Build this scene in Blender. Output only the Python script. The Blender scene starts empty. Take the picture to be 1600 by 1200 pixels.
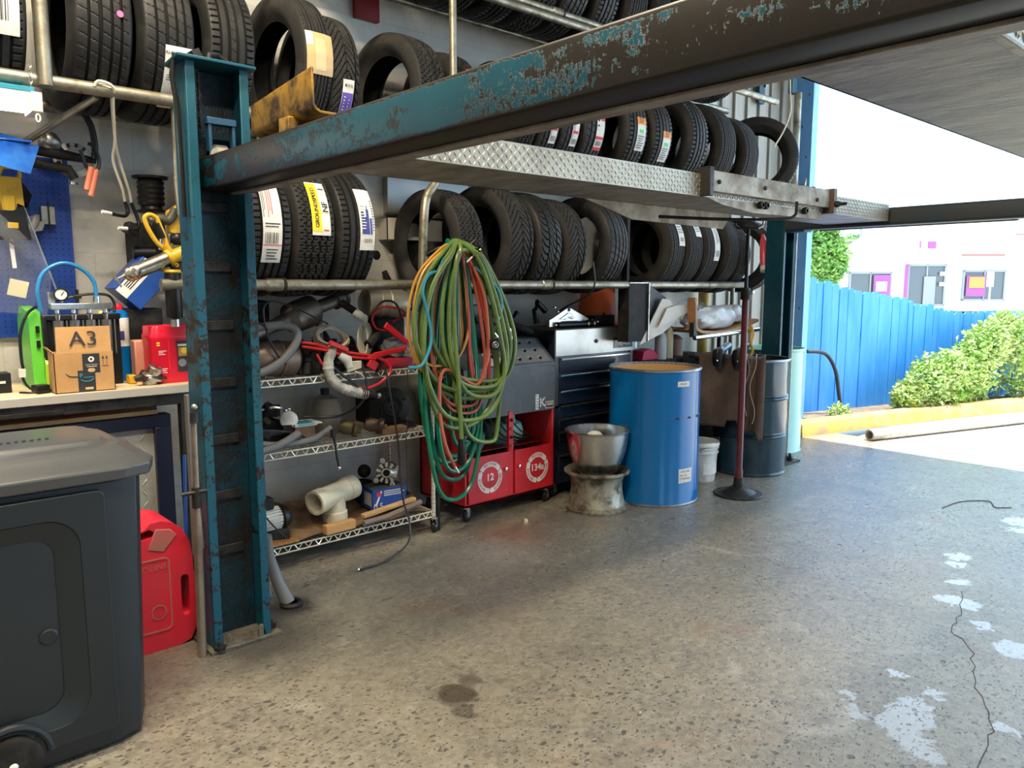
SKY, SUN, CEIL, EXPO = 4.2, 14.0, 105.0, 0.08
import bpy, math, random
from mathutils import Vector, Matrix, noise as mnoise
random.seed(7)
R = random.Random(11)
SC = bpy.context.scene
COL = SC.collection
PI = math.pi

# ------------------------------------------------------------------ materials
MATS = {}
def newmat(name):
    m = bpy.data.materials.new(name); m.use_nodes = True
    nt = m.node_tree; b = nt.nodes['Principled BSDF']
    return m, nt, b
def nd(nt, typ, **kw):
    n = nt.nodes.new(typ)
    for k, v in kw.items(): setattr(n, k, v)
    return n
def ramp(nt, src, stops):
    r = nd(nt, 'ShaderNodeValToRGB')
    e = r.color_ramp.elements
    while len(e) < len(stops): e.new(0.5)
    for el, (p, c) in zip(e, stops):
        el.position = p; el.color = (c, c, c, 1) if not isinstance(c, tuple) else (*c, 1)
    nt.links.new(src, r.inputs['Fac'])
    return r
def noise(nt, vec, scale, detail=6, rough=.6, dist=0):
    n = nd(nt, 'ShaderNodeTexNoise'); n.inputs['Scale'].default_value = scale
    n.inputs['Detail'].default_value = detail; n.inputs['Roughness'].default_value = rough
    n.inputs['Distortion'].default_value = dist
    nt.links.new(vec, n.inputs['Vector']); return n
def mixc(nt, fac, a, b, mode='MIX'):
    m = nd(nt, 'ShaderNodeMix', data_type='RGBA', blend_type=mode)
    if hasattr(fac, 'links'): nt.links.new(fac, m.inputs[0])
    else: m.inputs[0].default_value = fac
    for i, x in ((6, a), (7, b)):
        if isinstance(x, tuple): m.inputs[i].default_value = (*x, 1)
        else: nt.links.new(x, m.inputs[i])
    return m.outputs[2]
def M(name, col, rough=.5, metal=0, col2=None, amt=(.45, .65), scale=8, bump=0, bscale=60, rough2=None, coat=0, spec=.5, stretch=None, tr=0, alpha=1, emit=None, estr=0, world=False, metal2=None):
    """procedural principled: base colour, worn second colour through noise, noise bump"""
    m, nt, b = newmat(name)
    b.inputs['Base Color'].default_value = (*col, 1)
    b.inputs['Roughness'].default_value = rough
    b.inputs['Metallic'].default_value = metal
    b.inputs['Coat Weight'].default_value = coat
    b.inputs['Specular IOR Level'].default_value = spec
    b.inputs['Transmission Weight'].default_value = tr
    b.inputs['Alpha'].default_value = alpha
    if emit:
        b.inputs['Emission Color'].default_value = (*emit, 1); b.inputs['Emission Strength'].default_value = estr
    tc = nd(nt, 'ShaderNodeTexCoord'); vec = tc.outputs['Object']
    if world:
        g = nd(nt, 'ShaderNodeNewGeometry'); vec = g.outputs['Position']
    if stretch:
        mp = nd(nt, 'ShaderNodeMapping'); mp.inputs['Scale'].default_value = stretch
        nt.links.new(vec, mp.inputs[0]); vec = mp.outputs[0]
    if col2:
        n = noise(nt, vec, scale, 8, .65, .3)
        r = ramp(nt, n.outputs[0], [(amt[0], 0.), (amt[1], 1.)])
        nt.links.new(mixc(nt, r.outputs[0], col, col2), b.inputs['Base Color'])
        if rough2 is not None:
            mr = nd(nt, 'ShaderNodeMapRange'); nt.links.new(r.outputs[0], mr.inputs[0])
            mr.inputs[3].default_value = rough; mr.inputs[4].default_value = rough2
            nt.links.new(mr.outputs[0], b.inputs['Roughness'])
        if metal2 is not None:
            mr = nd(nt, 'ShaderNodeMapRange'); nt.links.new(r.outputs[0], mr.inputs[0])
            mr.inputs[3].default_value = metal; mr.inputs[4].default_value = metal2
            nt.links.new(mr.outputs[0], b.inputs['Metallic'])
    if bump:
        n2 = noise(nt, vec, bscale, 5)
        bp = nd(nt, 'ShaderNodeBump'); bp.inputs['Strength'].default_value = bump; bp.inputs['Distance'].default_value = .01
        nt.links.new(n2.outputs[0], bp.inputs['Height']); nt.links.new(bp.outputs[0], b.inputs['Normal'])
    MATS[name] = m
    return m

rubber = M('rubber', (.014, .014, .0145), .5, spec=.3, col2=(.036, .0355, .035), amt=(.5, .8), scale=9, bump=.15, bscale=120)
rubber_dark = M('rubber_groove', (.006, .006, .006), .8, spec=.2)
rubber_old = M('rubber_dusty', (.02, .0195, .019), .65, spec=.25, col2=(.052, .049, .045), amt=(.45, .8), scale=7, bump=.2, bscale=90)
black = M('black_plastic', (.007, .007, .008), .4, spec=.35, bump=.05)
blackm = M('black_matte', (.01, .0095, .009), .65, spec=.25, col2=(.028, .025, .022), scale=12)
dark_metal = M('dark_greasy_steel', (.032, .03, .028), .45, .5, col2=(.012, .011, .01), scale=14, rough2=.7, bump=.2)
steel = M('steel', (.5, .49, .46), .35, 1., col2=(.28, .26, .22), scale=10, rough2=.5)
pipe_m = M('galvanised_pipe', (.33, .31, .25), .4, .8, col2=(.14, .12, .08), amt=(.45, .7), scale=12, rough2=.6, bump=.1)
chrome = M('chrome', (.75, .75, .76), .15, 1.)
wire_m = M('chrome_wire', (.7, .66, .55), .3, .5)
alu = M('aluminium', (.62, .61, .58), .3, 1., col2=(.4, .38, .34), scale=6)
exhaust = M('exhaust_metal', (.14, .12, .105), .5, .8, col2=(.26, .22, .18), amt=(.4, .7), scale=7, bump=.1)
white_p = M('white_paper', (.75, .74, .7), .6, col2=(.6, .59, .55), scale=20)
ink = M('black_ink', (.02, .02, .025), .6)
red_ink = M('red_ink', (.6, .03, .04), .6)
purple_ink = M('purple_ink', (.12, .08, .45), .6)
blue_ink = M('blue_ink', (.04, .06, .28), .6)
yellow_p = M('yellow_paper', (.85, .6, .02), .55)
orange_p = M('orange_paper', (.85, .3, .03), .55)
green_p = M('green_ink', (.1, .7, .15), .6)
tape_m = M('masking_tape', (.55, .38, .17), .55, col2=(.45, .34, .2), scale=12)
card_m = M('cardboard', (.5, .28, .11), .8, col2=(.4, .22, .09), scale=5)
card_dirty = M('dirty_cardboard', (.26, .15, .075), .85, col2=(.09, .06, .04), amt=(.35, .7), scale=6, bump=.2, bscale=30)
wood = M('plywood', (.62, .42, .2), .6, col2=(.45, .28, .12), amt=(.4, .6), scale=5, stretch=(1, 14, 14))
wood_top = M('bench_plywood', (.72, .58, .36), .6, col2=(.5, .4, .26), amt=(.4, .7), scale=4, stretch=(1, 8, 8))
yellow_tool = M('yellow_plastic', (.56, .33, .015), .4, col2=(.3, .18, .02), amt=(.55, .75), scale=18)
red_can = M('red_plastic', (.62, .012, .035), .42, col2=(.45, .03, .05), amt=(.4, .8), scale=6, bump=.08)
red_dusty = M('red_plastic_dusty', (.4, .1, .1), .75, col2=(.3, .12, .1), scale=10)
red_tub = M('red_tub', (.7, .01, .035), .3)
red_paint = M('red_cabinet_paint', (.62, .02, .03), .33, col2=(.45, .015, .02), amt=(.45, .8), scale=5)
red_dark = M('dark_red_paint', (.2, .012, .015), .4)
maroon = M('maroon_paint', (.1, .01, .01), .35, spec=.35, col2=(.09, .02, .02), scale=15, bump=.1)
teal_l = M('pale_teal_paint', (.25, .55, .5), .4)
mint = M('mint_green_paint', (.3, .6, .5), .25, col2=(.38, .64, .55), scale=4, coat=.3)
blue_drum = M('blue_drum_paint', (.0, .13, .4), .2, col2=(.002, .115, .36), amt=(.4, .7), scale=3, spec=.4)
kraft = M('kraft_lining', (.6, .36, .13), .75)
slate_drum = M('slate_drum_paint', (.014, .036, .055), .14, col2=(.02, .045, .06), scale=8, spec=.5)
white_pl = M('white_plastic', (.68, .68, .64), .4, col2=(.5, .5, .46), scale=10)
cream_pvc = M('cream_pvc', (.72, .68, .54), .4, col2=(.6, .55, .42), scale=8)
grey_pl = M('grey_lid_plastic', (.055, .058, .062), .3, bump=.06, bscale=150)
bin_m = M('dark_bin_plastic', (.013, .018, .022), .42, spec=.4, bump=.12, bscale=200)
peg_m = M('blue_pegboard', (.012, .05, .3), .5)
hole_m = M('peg_hole', (.003, .005, .02), .9)
green_mach = M('green_machine', (.11, .48, .04), .35)
lime_m = M('lime_machine', (.5, .75, .05), .35)
blue_tube = M('blue_tube', (.02, .2, .46), .25, coat=.3)
clearp = M('clear_plastic', (.8, .85, .85), .12, tr=.9, alpha=.5)
bagp = M('clear_bag_plastic', (.75, .78, .8), .12, alpha=.12, bump=1., bscale=25)
white_bag = M('white_bag', (.6, .62, .64), .3, col2=(.5, .52, .55), scale=6, bump=1., bscale=9)
cream_sheet = M('cream_sheet', (.62, .58, .5), .5, col2=(.5, .45, .38), scale=7)
brown_cloth = M('brown_cloth', (.1, .065, .045), .9, col2=(.055, .04, .032), amt=(.4, .7), scale=5, bump=.4, bscale=60)
orange_pl = M('orange_plastic', (.75, .13, .03), .5, col2=(.6, .12, .03), scale=6)
cop = M('copper_tip', (.75, .22, .12), .45)
lamp_m = M('lamp_tube', (1, 1, 1), .3, emit=(1., .97, .9), estr=14)
white_paint = M('white_painted_metal', (.72, .68, .58), .45)
blue_paper = M('glossy_blue_card', (.01, .09, .5), .15, col2=(.05, .25, .7), scale=3)
box_blue = M('blue_box', (.01, .06, .3), .4)
box_grey = M('box_dusty_top', (.1, .1, .11), .8)
hose_lime = M('lime_green_hose', (.12, .19, .04), .35, col2=(.08, .13, .035), scale=12)
hose_green = M('green_hose', (.0, .13, .07), .26)
hose_orange = M('orange_red_hose', (.36, .08, .04), .35)
hose_blue = M('blue_hose', (.03, .25, .36), .3)
hose_yel = M('yellow_hose', (.5, .25, .03), .35)
hose_black = M('black_cable', (.02, .02, .022), .5)
red_cable = M('red_cable', (.55, .015, .02), .35)
beige_wire = M('beige_wire', (.5, .45, .33), .5)
machine_grey = M('machine_grey', (.06, .064, .068), .45, col2=(.1, .104, .11), amt=(.45, .75), scale=6)
panel_grey = M('control_panel_grey', (.15, .155, .16), .5)
chest_dark = M('tool_chest_dark', (.012, .017, .03), .25, coat=.3)
chest_front = M('tool_chest_metal', (.4, .39, .36), .3, .8, col2=(.3, .28, .25), scale=4)
grey_cloth = M('grey_rubber_hose', (.16, .165, .17), .5)
lift_grey = M('runway_rusty_steel', (.3, .26, .2), .5, .6, col2=(.12, .09, .06), amt=(.4, .7), scale=7, rough2=.7, bump=.2)
diamond_m = M('diamond_plate', (.36, .33, .27), .42, .7, col2=(.22, .19, .15), amt=(.45, .75), scale=4)
under_m = M('runway_underside', (.3, .27, .24), .5, .2, col2=(.1, .085, .075), amt=(.35, .66), scale=5, stretch=(2.2, 1, 1), bump=.2, bscale=20)
alu_frame = M('sheet_alu', (.4, .39, .36), .4, .6)
brown_steel = M('brown_rusty_steel', (.12, .08, .055), .55, .4, col2=(.06, .045, .035), scale=6, bump=.15)
yellow_rust = M('yellow_rusty_bracket', (.36, .2, .02), .45, .2, col2=(.05, .03, .015), amt=(.42, .6), scale=11, bump=.25, rough2=.7)
jamb_blue = M('blue_painted_jamb', (.13, .34, .72), .5, col2=(.2, .4, .75), amt=(.55, .75), scale=9)
fence_blue = M('blue_fence_paint', (.03, .24, .7), .55, col2=(.08, .33, .78), amt=(.4, .7), scale=2.5, stretch=(2, 2, .4))
kerb_m = M('yellow_kerb_paint', (.7, .4, .05), .7, col2=(.42, .24, .12), amt=(.4, .62), scale=5, bump=.3)
leaf_m = M('bush_leaf', (.26, .46, .08), .45, col2=(.6, .68, .3), amt=(.35, .65), scale=3, spec=.3)
leaf_t = M('tree_leaf', (.09, .22, .03), .5, col2=(.2, .34, .06), amt=(.4, .6), scale=.6)
stem_m = M('bush_stem', (.2, .24, .08), .7)
stucco = M('cream_stucco', (.8, .77, .72), .8)
glass_dark = M('shop_glass', (.1, .11, .11), .15)
magenta = M('magenta_poster', (.3, .07, .24), .6)
post_or = M('orange_poster', (.5, .24, .05), .5)
grey_trim = M('grey_window_frame', (.25, .25, .25), .5)
roof_red = M('red_roof_band', (.4, .14, .11), .6)
tan = M('tan_base', (.5, .42, .3), .8)

def paint_chip(name, paint, rust, lo, hi, scale=6, wear=None, paint2=None, edge=None):
    """old paint worn through to rusty steel; wear = (axis, p0, p1) extra wear along world axis"""
    m, nt, b = newmat(name)
    g = nd(nt, 'ShaderNodeNewGeometry'); vec = g.outputs['Position']
    mp = nd(nt, 'ShaderNodeMapping'); mp.inputs['Scale'].default_value = (1, .8, 1.6); nt.links.new(vec, mp.inputs[0])
    n = noise(nt, mp.outputs[0], scale, 12, .72, .4)
    val = n.outputs[0]
    if wear:
        ax, pts = wear
        s = nd(nt, 'ShaderNodeSeparateXYZ'); nt.links.new(vec, s.inputs[0])
        mr = nd(nt, 'ShaderNodeMapRange'); mr.inputs[1].default_value = pts[0][0]; mr.inputs[2].default_value = pts[-1][0]
        nt.links.new(s.outputs['XYZ'.index(ax)], mr.inputs[0])
        L = pts[-1][0] - pts[0][0]
        rr = ramp(nt, mr.outputs[0], [((p - pts[0][0]) / L, .5 + v) for p, v in pts])
        a = nd(nt, 'ShaderNodeMath', operation='ADD'); nt.links.new(val, a.inputs[0]); nt.links.new(rr.outputs[0], a.inputs[1])
        a2 = nd(nt, 'ShaderNodeMath', operation='SUBTRACT'); nt.links.new(a.outputs[0], a2.inputs[0]); a2.inputs[1].default_value = .5
        val = a2.outputs[0]
    if edge:     # paint rubbed off along the top and bottom corners
        s = nd(nt, 'ShaderNodeSeparateXYZ'); nt.links.new(vec, s.inputs[0])
        mr = nd(nt, 'ShaderNodeMapRange'); mr.inputs[1].default_value = edge[0] - .02; mr.inputs[2].default_value = edge[3] + .02; nt.links.new(s.outputs[2], mr.inputs[0])
        L = edge[3] - edge[0] + .04
        rr = ramp(nt, mr.outputs[0], [(.02 / L, .3), ((edge[1] - edge[0] + .02) / L, 0.), ((edge[2] - edge[0] + .02) / L, 0.), (1 - .02 / L, .3)])
        a = nd(nt, 'ShaderNodeMath', operation='ADD'); nt.links.new(val, a.inputs[0]); nt.links.new(rr.outputs[0], a.inputs[1]); val = a.outputs[0]
    mp9 = nd(nt, 'ShaderNodeMapping'); mp9.inputs['Scale'].default_value = (1, 1.6, .55); nt.links.new(vec, mp9.inputs[0])
    nf = noise(nt, mp9.outputs[0], 95, 3, .6); fm = nd(nt, 'ShaderNodeMath', operation='MULTIPLY_ADD'); nt.links.new(nf.outputs[0], fm.inputs[0]); fm.inputs[1].default_value = .42; nt.links.new(val, fm.inputs[2])
    fs_ = nd(nt, 'ShaderNodeMath', operation='SUBTRACT'); nt.links.new(fm.outputs[0], fs_.inputs[0]); fs_.inputs[1].default_value = .21; val = fs_.outputs[0]
    r = ramp(nt, val, [(lo, 0.), (hi, 1.)])
    n3 = noise(nt, vec, 25, 4)
    rc = mixc(nt, n3.outputs[0], rust, tuple(c * .35 for c in rust))
    n4 = noise(nt, vec, 3, 4)
    pr = ramp(nt, n4.outputs[0], [(.4, 0.), (.65, 1.)])
    pc = mixc(nt, pr.outputs[0], paint, paint2 or tuple(c * .6 for c in paint))
    nt.links.new(mixc(nt, r.outputs[0], pc, rc), b.inputs['Base Color'])
    b.inputs['Roughness'].default_value = .42; b.inputs['Specular IOR Level'].default_value = .3
    bp = nd(nt, 'ShaderNodeBump', invert=True); bp.inputs['Strength'].default_value = .5; bp.inputs['Distance'].default_value = .003
    nt.links.new(r.outputs[0], bp.inputs['Height']); nt.links.new(bp.outputs[0], b.inputs['Normal'])
    return m
beam_paint = paint_chip('blue_beam_chipped', (.0, .055, .09), (.016, .013, .011), .49, .52, 12,
                        ('Y', [(-.5, .1), (.95, .09), (1.15, 0.), (1.5, -.08), (2.0, -.06), (2.25, .0), (2.45, .08), (3.1, 0)]), (.0, .042, .07), edge=(1.808, 1.820, 1.914, 1.928))
col_paint = paint_chip('blue_column_chipped', (.006, .066, .11), (.02, .016, .014), .56, .6, 12, ('Z', [(-.1, -.02), (1.0, .02), (1.3, .1), (1.5, -.02), (2.4, -.08)]), (.01, .075, .105))
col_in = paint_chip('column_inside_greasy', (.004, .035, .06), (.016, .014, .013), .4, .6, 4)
far_paint = paint_chip('far_column_paint', (.005, .06, .095), (.02, .02, .02), .6, .66, 6)
plate_m = paint_chip('greasy_base_plate', (.13, .12, .09), (.05, .05, .05), .45, .6, 6)

def floor_mat():
    m, nt, b = newmat('workshop_concrete')
    g = nd(nt, 'ShaderNodeNewGeometry'); vec = g.outputs['Position']
    def math_(op, a, c, c2=None):
        n = nd(nt, 'ShaderNodeMath', operation=op)
        for k, x in enumerate((a, c, c2)):
            if x is None: continue
            if hasattr(x, 'links'): nt.links.new(x, n.inputs[k])
            else: n.inputs[k].default_value = x
        return n.outputs[0]
    n1 = noise(nt, vec, .7, 10, .65, .4); n2 = noise(nt, vec, 3.3, 12, .72, .7); n3 = noise(nt, vec, 34, 8, .75); n6 = noise(nt, vec, 11, 8, .7, .3)
    c = mixc(nt, ramp(nt, n1.outputs[0], [(.38, 0.), (.62, 1.)]).outputs[0], (.215, .187, .132), (.168, .16, .14))
    c = mixc(nt, ramp(nt, n2.outputs[0], [(.44, 0.), (.64, .75)]).outputs[0], c, (.095, .085, .07))
    c = mixc(nt, ramp(nt, n6.outputs[0], [(.45, 0.), (.7, .6)]).outputs[0], c, (.31, .28, .22))
    c = mixc(nt, ramp(nt, n3.outputs[0], [(.42, 0.), (.62, .7)]).outputs[0], c, (.33, .31, .265))
    n4 = noise(nt, vec, 1.7, 8, .6, .8)
    c = mixc(nt, ramp(nt, n4.outputs[0], [(.58, 0.), (.7, .45)]).outputs[0], c, (.25, .13, .075))
    mp = nd(nt, 'ShaderNodeMapping'); mp.inputs['Location'].default_value = (5.3, 2.1, 0); nt.links.new(vec, mp.inputs[0])
    n5 = noise(nt, mp.outputs[0], 2.3, 12, .7, 1.)
    c = mixc(nt, ramp(nt, n5.outputs[0], [(.58, 0.), (.68, .6)]).outputs[0], c, (.42, .4, .36))
    # chipped pits, two sizes, denser in the trafficked middle
    dens = noise(nt, vec, .55, 3); dr = ramp(nt, dens.outputs[0], [(.34, .2), (.52, 1.)])
    w = noise(nt, vec, 24, 3); pm = None
    for sc_, lo_, mx_ in ((11, .86, .2), (26, .6, .3), (60, .55, .36)):
        wm = mixc(nt, .035, vec, w.outputs[1], 'ADD')
        mp2 = nd(nt, 'ShaderNodeMapping'); mp2.inputs['Location'].default_value = (sc_, 0, 0); mp2.inputs['Rotation'].default_value = (0, 0, sc_ * .1); mp2.inputs['Scale'].default_value = (1, 1.5, 1); nt.links.new(wm, mp2.inputs[0])
        v = nd(nt, 'ShaderNodeTexVoronoi', voronoi_dimensions='2D'); v.inputs['Scale'].default_value = sc_; nt.links.new(mp2.outputs[0], v.inputs['Vector'])
        vs = nd(nt, 'ShaderNodeSeparateColor'); nt.links.new(v.outputs['Color'], vs.inputs[0])
        big = ramp(nt, vs.outputs[0], [(lo_, 0.), (1., mx_)])
        pit = ramp(nt, math_('SUBTRACT', big.outputs[0], v.outputs['Distance']), [(0., 0.), (.07, 1.)]).outputs[0]
        pm = pit if pm is None else math_('MAXIMUM', pm, pit)
    pm = math_('MULTIPLY', pm, dr.outputs[0])
    c = mixc(nt, math_('MULTIPLY', pm, .75), c, (.05, .046, .042))
    def blob(x, y, rad, hard, wob):
        ws = mixc(nt, wob, vec, (n6 if rad < .12 else n2).outputs[1], 'ADD')
        off = nd(nt, 'ShaderNodeVectorMath', operation='SUBTRACT'); off.inputs[1].default_value = (wob * .5,) * 3; nt.links.new(ws, off.inputs[0])
        fl = nd(nt, 'ShaderNodeVectorMath', operation='MULTIPLY'); fl.inputs[1].default_value = (1, 1, 0); nt.links.new(off.outputs[0], fl.inputs[0])
        vm = nd(nt, 'ShaderNodeVectorMath', operation='DISTANCE'); vm.inputs[1].default_value = (x, y, 0); nt.links.new(fl.outputs[0], vm.inputs[0])
        mr = nd(nt, 'ShaderNodeMapRange'); mr.inputs[1].default_value = rad; mr.inputs[2].default_value = rad * hard; nt.links.new(vm.outputs['Value'], mr.inputs[0])
        return mr.outputs[0]
    # oil and grease stains of their own shape
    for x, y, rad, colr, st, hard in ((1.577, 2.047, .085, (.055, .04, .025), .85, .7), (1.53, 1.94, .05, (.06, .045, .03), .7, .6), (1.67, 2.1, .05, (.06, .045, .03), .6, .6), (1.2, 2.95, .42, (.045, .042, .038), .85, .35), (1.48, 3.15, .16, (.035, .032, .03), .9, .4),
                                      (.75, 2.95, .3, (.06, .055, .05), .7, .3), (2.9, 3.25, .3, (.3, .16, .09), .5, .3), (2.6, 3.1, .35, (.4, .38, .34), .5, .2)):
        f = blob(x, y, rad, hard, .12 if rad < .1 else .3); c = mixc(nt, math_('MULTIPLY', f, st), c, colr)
    # damp patches that mirror the sky
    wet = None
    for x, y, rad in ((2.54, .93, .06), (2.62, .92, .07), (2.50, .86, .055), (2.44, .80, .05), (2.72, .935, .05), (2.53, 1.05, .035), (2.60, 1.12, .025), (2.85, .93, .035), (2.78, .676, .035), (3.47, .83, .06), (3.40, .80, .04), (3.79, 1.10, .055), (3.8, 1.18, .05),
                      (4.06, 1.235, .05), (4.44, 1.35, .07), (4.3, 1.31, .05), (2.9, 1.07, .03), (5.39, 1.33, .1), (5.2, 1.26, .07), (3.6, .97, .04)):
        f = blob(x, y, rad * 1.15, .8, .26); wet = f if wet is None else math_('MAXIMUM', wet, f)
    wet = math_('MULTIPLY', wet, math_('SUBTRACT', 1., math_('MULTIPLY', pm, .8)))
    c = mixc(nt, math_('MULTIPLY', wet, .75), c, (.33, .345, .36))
    nt.links.new(c, b.inputs['Base Color']); b.inputs['Specular IOR Level'].default_value = .8
    rr = ramp(nt, n2.outputs[0], [(.3, .2), (.7, .38)])
    nt.links.new(mixc(nt, wet, rr.outputs[0], (.1, .1, .1)), b.inputs['Roughness'])
    h = math_('MULTIPLY_ADD', pm, -1.2, math_('MULTIPLY', n3.outputs[0], .55)); h = math_('MULTIPLY_ADD', n6.outputs[0], .5, h)
    bp = nd(nt, 'ShaderNodeBump'); bp.inputs['Distance'].default_value = .009
    nt.links.new(math_('MULTIPLY_ADD', wet, -.62, .7), bp.inputs['Strength'])
    nt.links.new(h, bp.inputs['Height']); nt.links.new(bp.outputs[0], b.inputs['Normal'])
    return m
floor_m = floor_mat()
yard_m = M('yard_concrete', (.62, .6, .56), .8, col2=(.5, .48, .44), scale=1.5, bump=.2, bscale=20)
soil_m = M('soil', (.12, .09, .06), .9, col2=(.2, .16, .1), scale=9, bump=.5, bscale=30)
street_m = M('street_surface', (.55, .54, .52), .85)

def wall_mat():
    m, nt, b = newmat('painted_block_wall')
    g = nd(nt, 'ShaderNodeNewGeometry'); vec = g.outputs['Position']
    mp = nd(nt, 'ShaderNodeMapping'); mp.inputs['Rotation'].default_value = (PI / 2, 0, 0); nt.links.new(vec, mp.inputs[0])
    br = nd(nt, 'ShaderNodeTexBrick'); br.inputs['Scale'].default_value = 1.; br.inputs['Brick Width'].default_value = .4; br.inputs['Row Height'].default_value = .2
    br.inputs['Mortar Size'].default_value = .005; br.inputs['Mortar Smooth'].default_value = .8
    br.inputs['Color1'].default_value = (1, 1, 1, 1); br.inputs['Color2'].default_value = (.97, .97, .97, 1); br.inputs['Mortar'].default_value = (.86, .86, .86, 1)
    nt.links.new(mp.outputs[0], br.inputs['Vector'])
    n = noise(nt, vec, 1.2, 10, .7, .5); n2 = noise(nt, vec, 60, 4, .7)
    c = mixc(nt, ramp(nt, n.outputs[0], [(.4, 0.), (.65, 1.)]).outputs[0], (.64, .62, .56), (.47, .455, .42))
    c = mixc(nt, ramp(nt, n2.outputs[0], [(.62, 0.), (.72, .6)]).outputs[0], c, (.16, .15, .14))
    c = mixc(nt, 1., c, br.outputs[0], 'MULTIPLY')
    nt.links.new(c, b.inputs['Base Color']); b.inputs['Roughness'].default_value = .7
    bp = nd(nt, 'ShaderNodeBump'); bp.inputs['Strength'].default_value = .5; bp.inputs['Distance'].default_value = .006
    ad = nd(nt, 'ShaderNodeMath', operation='ADD'); nt.links.new(br.outputs[0], ad.inputs[0]); nt.links.new(n2.outputs[0], ad.inputs[1])
    nt.links.new(ad.outputs[0], bp.inputs['Height']); nt.links.new(bp.outputs[0], b.inputs['Normal'])
    return m
wall_m = wall_mat()
panel_wall = M('ribbed_wall_panel', (.36, .35, .31), .6, col2=(.28, .27, .24), amt=(.45, .7), scale=3, stretch=(6, 6, .5))
ceil_m = M('ceiling_board', (.5, .48, .44), .8, col2=(.4, .38, .34), scale=2)

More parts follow.
